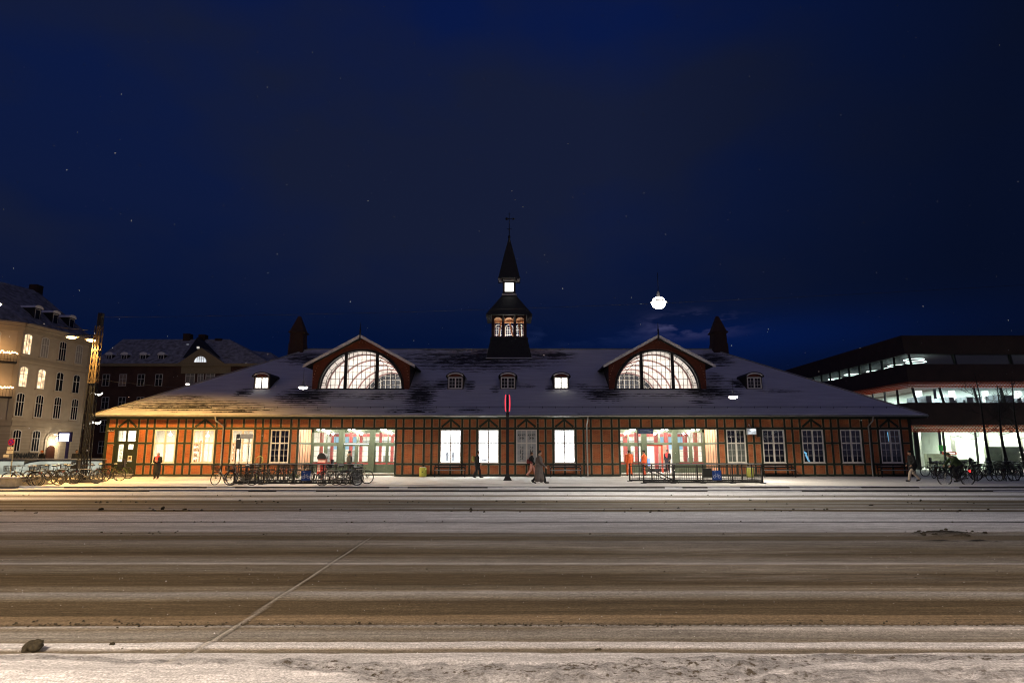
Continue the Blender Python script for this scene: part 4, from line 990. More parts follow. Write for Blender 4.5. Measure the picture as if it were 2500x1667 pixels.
    # roof of the gable with deep verge
    Y0, Y1 = GD - .8, 2 * RD - GD + .8; E = 4.1; t_ = .12
    gr = MB()
    for s in (-1, 1):
        gr.add([(g, Y0, GA), (g + s * E, Y0, gz(E)), (g + s * E, Y1, gz(E)), (g, Y1, GA), (g, Y0, GA - t_), (g + s * E, Y0, gz(E) - t_), (g + s * E, Y1, gz(E) - t_), (g, Y1, GA - t_)],
               [(0, 1, 2, 3), (7, 6, 5, 4), (0, 4, 5, 1), (1, 5, 6, 2), (2, 6, 7, 3)])
    gr.build('gable_roof', M_slate, ST)
    gs = MB()
    for s in (-1, 1):
        gs.add([(g + s * .05, Y0 + .06, GA + .012), (g + s * (E - .05), Y0 + .06, gz(E - .05) + .03), (g + s * (E - .05), Y1 - .1, gz(E - .05) + .03), (g + s * .05, Y1 - .1, GA + .012)], [(0, 1, 2, 3)])
    gs.build('gable_snow', M_snow, ST)
    bb = MB()
    for s in (-1, 1):
        bb.add([(g + s * .03, Y0 - .05, GA + .02), (g + s * (E + .06), Y0 - .05, gz(E + .06) + .02), (g + s * (E + .06), Y0 - .05, gz(E + .06) - .20), (g + s * .03, Y0 - .05, GA - .20),
                (g + s * .03, Y0 - .004, GA + .02), (g + s * (E + .06), Y0 - .004, gz(E + .06) + .02), (g + s * (E + .06), Y0 - .004, gz(E + .06) - .20), (g + s * .03, Y0 - .004, GA - .20)],
               [(0, 1, 2, 3), (4, 7, 6, 5), (0, 4, 5, 1), (1, 5, 6, 2), (2, 6, 7, 3), (3, 7, 4, 0)])
    bb.build('bargeboard', pbr('pale_bargeboard', (.68, .66, .62), .6, .1), ST)
    MB().box(g - .045, g + .045, Y0 - .09, Y0 - .0, GA - .45, GA + .35).tube([(g, Y0 - .04, GA + .35), (g, Y0 - .04, GA + .95)], [.045, .012], 6).ell((g, Y0 - .04, GA + .4), (.07, .07, .07)).build('finial', M_black, ST)
    # the barrel-vaulted hall behind
    va = MB(); RR = 3.05; zc = 6.15; ya_, yb2 = GD + .26, 2 * RD - GD - .26; arc = arcp(g, zc, RR, RR, 0, math.pi, 32)
    for i in range(32):
        (xa_, za), (xb_, zb) = arc[i], arc[i + 1]; va.quad((xa_, ya_, za), (xb_, ya_, zb), (xb_, yb2, zb), (xa_, yb2, za))
    va.quad((g - RR, ya_, 5.1), (g - RR, yb2, 5.1), (g - RR, yb2, zc), (g - RR, ya_, zc)); va.quad((g + RR, ya_, 5.1), (g + RR, yb2, 5.1), (g + RR, yb2, zc), (g + RR, ya_, zc)); va.quad((g - RR, ya_, 5.1), (g + RR, ya_, 5.1), (g + RR, yb2, 5.1), (g - RR, yb2, 5.1))
    va.build('hall_vault', M_vault, ST)
    rb = MB()
    for yy in (49.3, 52.4, 55.4, 58.4, 61.0):
        o_ = [(x, z) for x, z in arcp(g, zc, RR - .02, RR - .02, 0, math.pi, 32)]; i_ = arcp(g, zc, RR - .12, RR - .12, 0, math.pi, 32)
        vs = [(x, yy, z) for x, z in o_] + [(x, yy, z) for x, z in i_] + [(x, yy + .10, z) for x, z in i_]
        rb.add(vs, [(i, i + 1, 34 + i, 33 + i) for i in range(32)] + [(33 + i, 34 + i, 67 + i, 66 + i) for i in range(32)])
    rb.build('vault_rib', M_rib, ST)
    for yy in (49.6, 53.0, 56.5, 60.0): light('AREA', (g, yy, 5.5), 135, (1.0, .93, .88), 3.5, rot=(math.pi, 0, 0), name='vault_light')
for i_, g in enumerate(GX): gable(g, -1 if i_ == 0 else 1)

# ---- small segmental dormers
def dormer(X, lit):
    y0 = 47.9; z0 = rz(y0) - .02; hw = .60; H = 1.0
    yb_ = y0 + (H + .1) / SL + .1
    m = MB().box(X - hw, X - hw + .12, y0, yb_, z0 - .1, z0 + H).box(X + hw - .12, X + hw, y0, yb_, z0 - .1, z0 + H)
    m.box(X - hw + .12, X + hw - .12, y0, y0 + .1, z0 - .1, z0 + .05).prism([(X - hw + .12, z0 + .9), (X + hw - .12, z0 + .9)] + arcp(X, z0 + .86, hw - .1, .34, 0.15, math.pi - .15, 8), y0 + .02, y0 + .1)
    d_ = m.build('dormer', pbr('dormer_dark_wood', (.035, .03, .022), .7), ST)
    MB().prism(arcp(X, z0 + .95, .5, .20, .1, math.pi - .1, 10), y0 - .005, y0 + .019).build('dormer_panel', M_redwood, d_)
    hd = MB(); oa = arcp(X, z0 + .93, hw + .12, .38, 0.0, math.pi, 14); ia = arcp(X, z0 + .93, hw + .06, .30, 0.0, math.pi, 14)
    k_ = 15; vs = [(x, y0 - .18, z) for x, z in oa] + [(x, y0 - .18, z) for x, z in ia] + [(x, yb_, z) for x, z in oa] + [(x, yb_, z) for x, z in ia]
    hd.add(vs, [(i, i + 1, k_ + i + 1, k_ + i) for i in range(14)] + [(i, 2 * k_ + i, 2 * k_ + i + 1, i + 1) for i in range(14)] + [(k_ + i, k_ + i + 1, 3 * k_ + i + 1, 3 * k_ + i) for i in range(14)])
    hd.build('dormer_hood', M_slate, d_, False)
    hs = MB(); oa = arcp(X, z0 + .94, hw + .02, .30, 0.25, math.pi - .25, 12); ia = arcp(X, z0 + .935, hw - .06, .22, 0.25, math.pi - .25, 12); k_ = 13
    hs.add([(x, y0 - .19, z) for x, z in oa] + [(x, y0 - .19, z) for x, z in ia], [(i, i + 1, k_ + i + 1, k_ + i) for i in range(12)])
    hs.build('hood_trim', pbr('pale_trim', (.75, .73, .70)), d_)
    w = MB(); fy = y0 - .02
    w.box(X - .53, X - .46, fy, fy + .06, z0 + .05, z0 + .93).box(X + .46, X + .53, fy, fy + .06, z0 + .05, z0 + .93).box(X - .46, X + .46, fy, fy + .06, z0 + .05, z0 + .12).box(X - .46, X + .46, fy, fy + .06, z0 + .85, z0 + .93).box(X - .045, X + .045, fy - .005, fy + .06, z0 + .12, z0 + .85)
    for s in (-1, 1):
        c = X + s * .25; w.box(c - .01, c + .01, fy + .02, fy + .05, z0 + .12, z0 + .85)
        for zz in ((z0 + .36, z0 + .6) if not lit else (z0 + .48,)): w.box(min(X + s * .045, X + s * .46), max(X + s * .045, X + s * .46), fy + .022, fy + .048, zz - .01, zz + .01)
    w.build('dormer_window', M_white, d_)
    MB().box(X - .5, X + .5, fy + .05, fy + .056, z0 + .08, z0 + .9).build('dormer_pane', emit('dormer_lit', (1, .97, .84), 3.0) if lit else pbr('dormer_dark_pane', (.03, .028, .026), .2, spec=.6), d_)
for X, lit in ((-18.8, True), (-4.25, False), (-.31, False), (3.69, True), (18.2, False)): dormer(X, lit)

# ---- clock turret
TX = at(1243, 800, 55)[0]; TY = 55.2
def frust(mb, h0, h1, z0, z1, cx=TX, cy=TY):
    v = [(cx - h0, cy - h0, z0), (cx + h0, cy - h0, z0), (cx + h0, cy + h0, z0), (cx - h0, cy + h0, z0), (cx - h1, cy - h1, z1), (cx + h1, cy - h1, z1), (cx + h1, cy + h1, z1), (cx - h1, cy + h1, z1)]
    mb.add(v, [(3, 2, 1, 0), (4, 5, 6, 7), (0, 1, 5, 4), (1, 2, 6, 5), (2, 3, 7, 6), (3, 0, 4, 7)]); return mb
tw = MB(); frust(tw, 1.95, 1.58, 9.3, 11.12); frust(tw, 1.62, 1.62, 11.12, 11.28)
tw_ = tw.build('clock_turret', M_slate, ST)
MB().box(TX - 1.95, TX + 1.95, TY - 2.25, TY - 1.96, 9.40, 9.46).build('turret_base_snow', M_snow, tw_)
ln = MB(); hw = 1.5; z0, z1 = 11.28, 13.15
for sx in (-1, 1):
    for sy in (-1, 1): ln.box(TX + sx * (hw - .12) - .12, TX + sx * (hw - .12) + .12, TY + sy * (hw - .12) - .12, TY + sy * (hw - .12) + .12, z0, z1)
for s in (-.5, .5):
    for sy in (-1, 1): ln.box(TX + s - .10, TX + s + .10, TY + sy * (hw - .06) - .08, TY + sy * (hw - .06) + .08, z0, z1)
    for sx in (-1, 1): ln.box(TX + sx * (hw - .06) - .08, TX + sx * (hw - .06) + .08, TY + s - .10, TY + s + .10, z0, z1)
ln.box(TX - hw, TX + hw, TY - hw + .02, TY - hw + .1, z0, z0 + .10)
for c in (-.95, 0, .95):                                       # arched heads
    n = 10; a = arcp(TX + c, z1 - .45, .37, .36, 0, math.pi, n)
    for i in range(n):
        (xa_, za), (xb_, zb) = a[i], a[i + 1]; ln.add([(xa_, TY - hw + .03, za), (xb_, TY - hw + .03, zb), (xb_, TY - hw + .03, z1), (xa_, TY - hw + .03, z1)], [(0, 1, 2, 3)])
ln.box(TX - hw - .02, TX + hw + .02, TY - hw - .02, TY - hw + .12, z1 - .1, z1 + .05)
ln.build('lantern_frame', pbr('turret_dark_red', (.045, .014, .010), .6), ST)
lw = MB()
for c in (-.95, 0, .95):
    for i in range(5): x_ = TX + c - .36 + i * .18; lw.box(x_ - .012, x_ + .012, TY - hw + .05, TY - hw + .07, z0 + .1, z1 - (.12 if i in (1, 2, 3) else .4))
    for i in range(6): z_ = z0 + .22 + i * .24; lw.box(TX + c - .37, TX + c + .37, TY - hw + .052, TY - hw + .068, z_ - .012, z_ + .012)
lw.build('lantern_window', M_black, ST)
# rear lantern windows with white bars, orange timber stair and a lamp inside
li = MB()
for c in (-.95, 0, .95):
    for i in range(5): x_ = TX + c - .34 + i * .17; li.box(x_ - .018, x_ + .018, TY + hw - .1, TY + hw - .07, z0, z1 - .3)
    for i in range(7): z_ = z0 + .12 + i * .22; li.box(TX + c - .36, TX + c + .36, TY + hw - .102, TY + hw - .068, z_ - .02, z_ + .02)
    li.tube([(x, TY + hw - .085, z) for x, z in arcp(TX + c, z1 - .5, .36, .32, 0, math.pi, 8)], .04, 5)
li.box(TX - hw, TX + hw, TY - hw + .1, TY + hw, z0 - .05, z0)
li.build('lantern_inner_bars', M_white, ST)
lj = MB(); lj.bar((TX - .95, TY, z0), (TX - .72, TY, z1 - .3), .12).bar((TX + .05, TY, z1 - .3), (TX + .45, TY, z0), .13).bar((TX + .85, TY, z1 - .3), (TX + 1.05, TY, z0), .14).box(TX - 1.4, TX + 1.4, TY - .1, TY + .1, z1 - .25, z1 - .1)
lj.build('lantern_beam', pbr('orange_timber', (.55, .22, .09), .7), ST)
MB().box(TX - hw + .05, TX + hw - .05, TY - hw + .05, TY + hw - .05, z1 - .03, z1).build('lantern_ceiling', pbr('lantern_ceiling_wood', (.5, .28, .14)), ST)
for c in (-.9, 0, .9): light('POINT', (TX + c, TY + .2, z0 + .35), 85, (1, .95, .86), .12, name='lantern_light')
rf = MB(); frust(rf, 1.98, .62, 13.22, 15.18); rf.add([(TX - 1.98, TY - 1.98, 13.2), (TX + 1.98, TY - 1.98, 13.2), (TX + 1.98, TY + 1.98, 13.2), (TX - 1.98, TY + 1.98, 13.2)], [(0, 1, 2, 3)])
rf.build('lantern_roof', M_slate, ST)
br = MB()
for x_ in (-1.5, -.5, .5, 1.5): br.bar((TX + x_, TY - hw - .02, z1 - .35), (TX + x_, TY - hw - .36, z1 + .04), .07).box(TX + x_ - .05, TX + x_ + .05, TY - hw - .10, TY - hw - .02, z1 - .5, z1)
for s in (-1, 1): br.bar((TX + s * hw, TY - 1.2, z1 - .4), (TX + s * (hw + .42), TY - 1.2, z1 + .02), .07).bar((TX + s * (hw + .1), TY - 1.3, z1 - .25), (TX + s * (hw + .3), TY - 1.3, z1 - .05), .05)
br.build('roof_bracket', pbr('pale_bracket', (.26, .25, .23)), ST)
cb_ = MB(); frust(cb_, .56, .56, 15.18, 16.75); cb_.build('clock_housing', pbr('clock_dark', (.02, .012, .01)), ST)
wb = MB(); frust(wb, .64, .64, 15.2, 15.36); wb.box(TX - .55, TX + .55, TY - .64, TY - .56, 16.5, 16.68)
for s in (-1, 1): wb.bar((TX + s * .62, TY - .62, 16.35), (TX + s * .95, TY - .85, 16.68), .09).box(TX + s * .8 - .12, TX + s * .8 + .12, TY - .85, TY - .75, 16.35, 16.62)
wb.build('clock_band', pbr('pale_band', (.42, .40, .37)), ST)
cf = MB().box(TX - .37, TX + .37, TY - .60, TY - .565, 15.56, 16.34); cf_ = cf.build('clock_face', emit('clock_glow', (1, 1, .97), 3.2), ST)
MB().bar((TX, TY - .61, 15.95), (TX + .10, TY - .61, 15.80), .03, .01).bar((TX, TY - .61, 15.95), (TX - .17, TY - .61, 16.10), .02, .01).build('clock_hand', M_black, cf_)
spm = MB(); frust(spm, .98, .92, 16.72, 16.82); frust(spm, .92, .50, 16.82, 18.75); frust(spm, .50, .06, 18.75, 20.6); spm.build('spire', M_slate, ST)
vn = MB(); vn.tube([(TX, TY, 20.4), (TX, TY, 20.9), (TX, TY, 23.1)], [.09, .045, .018], 8).ell((TX, TY, 20.75), (.12, .12, .16)).ell((TX, TY, 21.45), (.07, .07, .07))
vn.bar((TX - .22, TY, 21.5), (TX + .22, TY, 21.5), .03).bar((TX - .36, TY, 22.45), (TX + .5, TY, 22.45), .04).prism([(TX - .32, 22.32), (TX - .05, 22.4), (TX - .05, 22.52), (TX - .32, 22.6)], TY - .01, TY + .01).prism([(TX + .3, 22.33), (TX + .55, 22.45), (TX + .3, 22.58)], TY - .01, TY + .01).bar((TX - .12, TY, 22.9), (TX + .12, TY, 22.9), .025)
vn.build('weather_vane', M_black, ST)
# ---- chimneys
for cx in (at(728, 840, 55)[0], at(1754, 840, 55)[0]):
    c = MB(); frust(c, .66, .62, 9.4, 10.9, cx, 55); frust(c, .58, .55, 10.9, 11.85, cx, 55); frust(c, .68, .68, 11.85, 11.97, cx, 55); frust(c, .60, .10, 11.97, 13.4, cx, 55)
    c.build('chimney', M_brickd, ST)
# ------------------------------------------------------------------ cream corner building on the left
M_creamw = pbr('cream_render', (0.44, 0.37, 0.28), 0.85, 0.10, 0.8)
M_creamd = pbr('cream_render_band', (0.36, 0.30, 0.22), 0.85, 0.10, 0.8)
M_wframe = pbr('pale_sash', (0.60, 0.58, 0.53), 0.6, 0.05)
M_pane = pbr('dark_pane', (0.020, 0.022, 0.024), 0.12, 0.4, 0.6, spec=0.8)
M_warm = emit('warm_window', (1.0, 0.70, 0.40), 1.5, 0.5, 2.0)
M_slatesnow = pbr('slate_with_snow', (0.28, 0.28, 0.29), 0.9, 0.5, 1.6)
CB = thing('apartment_building', 'cream corner apartment building with arched windows and balcony lights at the left edge', 'building', (-59, 76, 0))
A_ = Vector((-59.0, 75.9, 0)); B_ = Vector((-58.1, 87.2, 0)); A2 = Vector((-62.6, 72.6, 0)); C2 = Vector((-85, 72.6, 0)); B2 = Vector((-74, 89.5, 0))
CH = 16.9
class Face:
    def __init__(s, a, b): s.a = a; s.b = b; s.d = (b - a).normalized(); s.n = Vector((s.d.y, -s.d.x, 0)); s.L = (b - a).length
    def P(s, u, z, o=0): return s.a + s.d * u + s.n * o + Vector((0, 0, z))
    def hit(s, x, y):
        r_ = Vector(ray(x, y)); den = r_.x * s.n.x + r_.y * s.n.y; t_ = (s.a.x * s.n.x + s.a.y * s.n.y) / den
        p = r_ * t_; return (Vector((p.x, p.y, 0)) - s.a).dot(s.d), CAMZ + p.z
    def box(s, mb, u0, u1, o0, o1, z0, z1):
        v = [s.P(u, z, o) for z in (z0, z1) for u, o in ((u0, o0), (u1, o0), (u1, o1), (u0, o1))]
        mb.add(v, [(3, 2, 1, 0), (4, 5, 6, 7), (0, 1, 5, 4), (1, 2, 6, 5), (2, 3, 7, 6), (3, 0, 4, 7)])
F1 = Face(A_, B_); F0 = Face(A2, A_); F9 = Face(C2, A2)
wm_ = MB(); pts = [C2, A2, A_, B_, B2, Vector((-85, 89.5, 0))]
n = len(pts); wm_.add([(p.x, p.y, 0) for p in pts] + [(p.x, p.y, CH) for p in pts], [(i, (i + 1) % n, (i + 1) % n + n, i + n) for i in range(n)] + [tuple(range(n, 2 * n))])
wm_.build('wall', M_creamw, CB)
bd = MB()
for f in (F1, F0, F9):
    for z0, z1, o in ((CH - .9, CH - .45, .18), (CH - .45, CH - .1, .42), (CH - .1, CH + .12, .62), (12.55, 12.95, .10), (12.2, 12.3, .06), (4.75, 5.25, .14), (5.25, 5.4, .2), (0, .7, .08)): f.box(bd, -.1, f.L + .1, -.05, o, z0, z1)
    zz = .95
    while zz < 4.6: f.box(bd, 0, f.L, -.02, .012, zz, zz + .36); zz += .42
    f.box(bd, f.L - .5, f.L, -.02, .06, 5.4, CH - .9)
bd.build('cornice', M_creamd, CB)
def arch_window(f, u, z, w, h, mat, parent, frame=M_wframe, arch=True, cols=3, transom=.62, name='window', sur=M_creamw):
    """window centred at u with its sill at height z"""
    m = MB(); hw = w / 2; rise = w * .28 if arch else 0
    outl = [(-hw, 0), (hw, 0), (hw, h - rise)] + ([(hw * math.cos(t_), h - rise + rise * math.sin(t_)) for t_ in [math.pi * i / 8 for i in range(1, 8)]] if arch else []) + [(-hw, h - rise)]
    if not arch: outl = [(-hw, 0), (hw, 0), (hw, h), (-hw, h)]
    def flat(mb, poly, o0, o1):
        k_ = len(poly); mb.add([f.P(u + a, z + b, o1) for a, b in poly] + [f.P(u + a, z + b, o0) for a, b in poly], [tuple(range(k_))] + [(i, (i + 1) % k_, (i + 1) % k_ + k_, i + k_) for i in range(k_)])
    big = [(a * 1.10, b * 1.03 - .03) for a, b in outl]
    s_ = MB(); flat(s_, [(a * 1.34, b * 1.07 - .05) for a, b in outl], -.02, .045)
    f.box(s_, u - hw * 1.4, u + hw * 1.4, 0, .16, z - .16, z - .02)
    sm = s_.build('window_surround', sur, parent)
    flat(m, big, .02, .06)
    o = m.build(name, frame, parent)
    p = MB()
    cw = w / cols
    for c in range(cols):
        a0, a1 = -hw + c * cw + .045, -hw + (c + 1) * cw - .045
        def topz(a): return h - rise + (rise * math.sqrt(max(0, 1 - (a / hw) ** 2)) if arch else 0) - .05
        for b0, b1 in ((.05, transom * h - .03), (transom * h + .03, None)):
            if b1 is None: poly = [(a0, b0), (a1, b0), (a1, topz(a1)), ((a0 + a1) / 2, topz((a0 + a1) / 2)), (a0, topz(a0))]
            else: poly = [(a0, b0), (a1, b0), (a1, b1), (a0, b1)]
            k_ = len(poly); p.add([f.P(u + a, z + b, .065) for a, b in poly], [tuple(range(k_))])
    p.build('window_pane', mat, o)
    return o
rowsW = [[(60, 843.7), (108.5, 852), (151, 863), (191, 872.6)], [(53.5, 919), (100, 924), (144.5, 931), (185, 936.6)], [(46, 992), (93.5, 996.5), (138, 1001), (180, 1004)], [(39, 1073), (86.3, 1075.5)]]
hs = [2.5, 2.45, 2.75, 2.55]; zs = [13.35, 9.4, 5.9, 1.75]
for r_, row in enumerate(rowsW):
    for c_, (x_, y_) in enumerate(row):
        u, z = F1.hit(x_, y_); u = max(.8, min(F1.L - .8, u))
        mat = M_warm if (r_, c_) in ((0, 0), (1, 0), (1, 1)) else (pbr('curtained_pane', (.30, .28, .26), .4) if (r_, c_) in ((0, 1), (0, 3)) else M_pane)
        arch_window(F1, u, zs[r_], 1.12, hs[r_], mat, CB, cols=2 if r_ == 1 else 3)
# arched lit doorway
u, z = F1.hit(127, 1085)
dm_ = MB()
pl_ = [(-.95, 0), (.95, 0), (.95, 3.1)] + [(.95 * math.cos(t_), 3.1 + .95 * math.sin(t_)) for t_ in [math.pi * i / 8 for i in range(1, 8)]] + [(-.95, 3.1)]
dm_.add([F1.P(u + a * 1.35, b * 1.04, .09) for a, b in pl_], [tuple(range(len(pl_)))]); dm_.build('doorway', pbr('pale_stone', (.50, .43, .33)), CB)
MB().add([F1.P(u + a, b, .12) for a, b in pl_], [tuple(range(len(pl_)))]).build('doorway_glow', pbr('doorway_wall', (.62, .50, .34)), CB)
MB().add([F1.P(u - .3 + a * .75, b * .62, .16) for a, b in pl_], [tuple(range(len(pl_)))]).build('door', pbr('oak_door', (.06, .02, .01), .5), CB)
lp = F1.P(u, 3.3, .7); MB().ell(tuple(lp), (.22, .22, .28)).bar(tuple(lp + Vector((0, 0, .5))), tuple(F1.P(u, 3.9, .1)), .04).build('door_lamp', emit('door_lamp_glow', (1, .93, .8), 10), CB)
light('POINT', tuple(F1.P(u, 3.0, 1.0)), 190, (1, .82, .58), .2, name='door_light')
u2, z2 = F1.hit(85, 1083); lp2 = F1.P(u2, 2.6, 1.2)
light('POINT', tuple(F1.P(u2 - 2, 7.5, 9)), 1150, (1, .74, .46), .3, name='street_lamp_light')  # added lamp without a body, brightens the cream facade
# wine shop lettering on the plinth
u, z = F1.hit(62, 1112.5); q = F1.P(u, 1.22, .14)
ang = math.atan2(F1.d.y, F1.d.x)
text('VINHANDEL', .78, 'lettering', M_ink, CB, tuple(q), rot=(R(90), 0, ang), xs=.86, bold=.035)
# balconies with strings of lights on the chamfered corner
for zb in (12.0, 7.9):
    m = MB(); F0.box(m, .6, F0.L - .3, 0, 1.1, zb, zb + .18)
    for i in range(14): uu = .65 + i * (F0.L - 1.0) / 13; F0.box(m, uu, uu + .03, 1.03, 1.07, zb + .18, zb + 1.1)
    F0.box(m, .6, F0.L - .3, 1.02, 1.08, zb + 1.08, zb + 1.14)
    b_ = m.build('balcony', M_black, CB)
    g_ = MB(); r = random.Random(int(zb))
    for i in range(46): uu = .6 + i * (F0.L - .95) / 45; p = F0.P(uu, zb + 1.2 + r.uniform(-.10, .16), 1.1); g_.ell(tuple(p), (.07, .07, .07), 6, 4)
    g_.build('string_light', emit('string_light_glow', (1, .60, .25), 9), b_)
    light('POINT', tuple(F0.P(F0.L / 2, zb + 1.5, 1.7)), 170, (1, .55, .22), .5, name='balcony_light')
for zz, m_ in ((13.3, M_pane), (9.3, M_warm), (5.9, M_pane), (1.8, M_pane)): arch_window(F0, F0.L * .45, zz, 1.2, 2.5, m_, CB)
rfm = MB(); RIDl = Vector((-67, 77.5, 23.4)); RIDr = Vector((-65.0, 85.0, 23.4))
o_ = .45
e = [Vector((-85, 72.2, CH)), Vector((-62.4, 72.2, CH)), Vector((-58.6, 75.7, CH)), Vector((-57.7, 87.5, CH)), Vector((-74, 90, CH)), Vector((-85, 80, 23.4)), RIDl, RIDr, Vector((-85, 90, CH))]
rfm.add([tuple(v) for v in e], [(0, 1, 6, 5), (1, 2, 6), (2, 3, 7, 6), (3, 4, 7), (4, 8, 5, 6, 7)])
rfm.build('roof', M_slatesnow, CB)
MB().box(-67.5, -66.3, 76.8, 78.4, 22.5, 24.1).build('chimney', M_brickd, CB); MB().box(-65.8, -64.7, 84.6, 85.8, 22.5, 24.2).build('chimney', M_brickd, CB)
RF = Face(Vector((-58.4, 75.9, 0)), Vector((-57.7, 87.4, 0)))
for x_, y_ in ((84, 779), (128, 788), (168, 797)):
    u, z = Face(Vector((-60.3, 75.9, 0)), Vector((-59.6, 87.4, 0))).hit(x_, y_)
    m = MB(); Fd = Face(Vector((-60.0, 75.9, 0)), Vector((-59.3, 87.4, 0)))
    Fd.box(m, u - .55, u + .55, -2.2, 0, 17.9, 19.55); b_ = m.build('dormer', M_slate, CB)
    h_ = MB(); a = [(u + .7 * math.cos(t_), 19.5 + .42 * math.sin(t_)) for t_ in [math.pi * i / 8 for i in range(9)]]
    h_.add([Fd.P(p_[0], p_[1], .15) for p_ in a] + [Fd.P(p_[0], p_[1], -2.4) for p_ in a], [(i, i + 1, i + 10, i + 9) for i in range(8)] + [tuple(range(9))]); h_.build('dormer_hood', M_snow, b_)
    w_ = MB(); Fd.box(w_, u - .42, u + .42, .01, .05, 18.0, 19.4); w_.build('dormer_window', M_wframe, b_)
    w_ = MB(); Fd.box(w_, u - .34, u + .34, .055, .06, 18.08, 19.3); w_.build('dormer_pane', M_pane, b_)

# ------------------------------------------------------------------ dark brick apartment building with pediment
DBY = 108.0
def X2(px_, py_=960): return at(px_, py_, DBY)[0]
DB = thing('brick_apartment_building', 'dark brick apartment building with dormers and a lit half-round pediment window', 'building', (-60, DBY, 0))
M_brk3 = brick('brick_brown', (0.085, 0.030, 0.018), (0.07, 0.026, 0.016), (0.06, 0.04, 0.03))
FB = Face(Vector((X2(205), DBY, 0)), Vector((X2(700), DBY, 0)))
zc_ = at(340, 890, DBY)[2]
x0, x1 = X2(205), X2(640)
MB().box(x0, x1, DBY, DBY + 12, 0, zc_).build('wall', M_brk3, DB)
cz = MB(); cz.box(x0 - .2, x1 + .3, DBY - .5, DBY + .0, zc_ - .3, zc_ + .15).box(X2(439), X2(560), DBY - .25, DBY + .0, at(400, 912, DBY)[2], zc_ - .3)
pa = [(X2(437, 888), zc_ + .1), (X2(553, 888), zc_ + .1), (X2(495, 850), at(495, 850, DBY)[2])]
cz.prism(pa, DBY - .55, DBY + 4)
cz.build('pediment', pbr('ochre_stone', (.24, .19, .11), .8, .1), DB)
cx_ = X2(493, 884); zz = at(493, 885, DBY)[2]
pp = [(cx_ - 1.0, zz)] ; arc_ = arcp(cx_, zz, 1.0, .98, 0, math.pi, 14)
w_ = MB().prism(arcp(cx_, zz - .08, 1.12, 1.12, 0, math.pi, 14), DBY - .60, DBY - .555).build('window', M_wframe, DB)
MB().prism(arc_, DBY - .62, DBY - .605).build('window_pane', emit('lit_halfround', (.9, .95, 1), .95, .3, 1), w_)
gb = MB()
for s in (-.55, -.18, .18, .55): gb.box(cx_ + s - .035, cx_ + s + .035, DBY - .64, DBY - .622, zz, zz + math.sqrt(1 - s * s) * .97)
gb.build('window_bar', M_wframe, w_)
ys_rows = [928, 984, 1040, 1092]
for ri, yy in enumerate(ys_rows):
    for ci, xx in enumerate([259, 300, 344.5, 388, 432]):
        if ri > 0 and xx > 400: continue
        p = at(xx - ri * 2.2 if ri < 3 else xx - 10, yy, DBY); u = p[0] - FB.a.x
        if xx == 432 and ri == 0: continue
        lit = (ri, ci) == (0, 1)
        arch_window(FB, u, p[2] - 1.0, 1.15, 2.0, M_pane if not lit else pbr('half_curtain', (.25, .18, .14), .5), DB, arch=False, cols=2, sur=M_brk3)
for xx in (464.5, 490, 513.5): 
    p = at(xx, 921, DBY); arch_window(FB, p[0] - FB.a.x, p[2] - .95, 1.45 if xx != 490 else .95, 1.95, pbr('blind_pane', (.20, .19, .17), .5), DB, arch=False, cols=2, sur=M_brk3)
# roof
rzz = at(430, 828, DBY + 6)[2]
rf = MB(); xl, xr = X2(228, 888), x1 + .5
rl, rr_ = at(300, 829, DBY + 6)[0], at(560, 828, DBY + 6)[0]
pr_ = at(660, 878, DBY + 6)
rf.add([(xl, DBY - .5, zc_ + .1), (xr + 1, DBY - .5, zc_ + .1), (rr_, DBY + 6, rzz), (rl, DBY + 6, rzz), (xl, DBY + 12.5, zc_ + .1), (xr + 1, DBY + 12.5, zc_ + .1)], [(0, 1, 2, 3), (3, 2, 5, 4), (0, 3, 4), (1, 5, 2)])
rf.build('roof', M_slatesnow, DB)
# cross roof behind the pediment
ap = at(482, 823, DBY + 4); rf = MB(); bl, br2 = at(437, 886, DBY + .2), at(553, 886, DBY + .2)
rf.add([tuple(bl), tuple(br2), tuple(ap), (ap[0], DBY + 9, ap[2])], [(0, 1, 2), (0, 2, 3), (1, 3, 2)]); rf.build('cross_roof', M_slate, DB)
MB().prism([(X2(474, 850), at(474, 851, DBY + 1)[2]), (X2(480, 851), at(474, 851, DBY + 1)[2]), (X2(480, 845), at(474, 846, DBY + 1)[2]), (X2(474, 845), at(474, 846, DBY + 1)[2])], DBY + .9, DBY + 1.0).build('attic_light', emit('attic_glow', (1, .95, .85), .6), DB)
for xx in (267, 304, 350, 394):
    p = at(xx, 875, DBY + .9); b_ = MB().box(p[0] - .6, p[0] + .6, DBY + .8, DBY + 4.5, zc_, p[2] + .75).build('dormer', M_slate, DB)
    MB().prism(arcp(p[0], p[2] + .62, .72, .5, 0, math.pi, 8), DBY + .7, DBY + 4.5).build('dormer_hood', M_snow, b_)
    MB().box(p[0] - .5, p[0] + .5, DBY + .74, DBY + .79, p[2] - .85, p[2] + .65).build('dormer_window', M_wframe, b_)
    MB().box(p[0] - .38, p[0] - .05, DBY + .72, DBY + .735, p[2] - .75, p[2] + .55).box(p[0] + .05, p[0] + .38, DBY + .72, DBY + .735, p[2] - .75, p[2] + .55).build('dormer_pane', M_pane, b_)
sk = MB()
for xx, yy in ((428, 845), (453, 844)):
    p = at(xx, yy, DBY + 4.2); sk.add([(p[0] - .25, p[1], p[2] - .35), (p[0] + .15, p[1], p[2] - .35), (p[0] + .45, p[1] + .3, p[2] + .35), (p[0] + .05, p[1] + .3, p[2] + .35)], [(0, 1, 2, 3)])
sk.build('skylight', emit('skylight_glow', (.8, .85, 1), .35), DB)
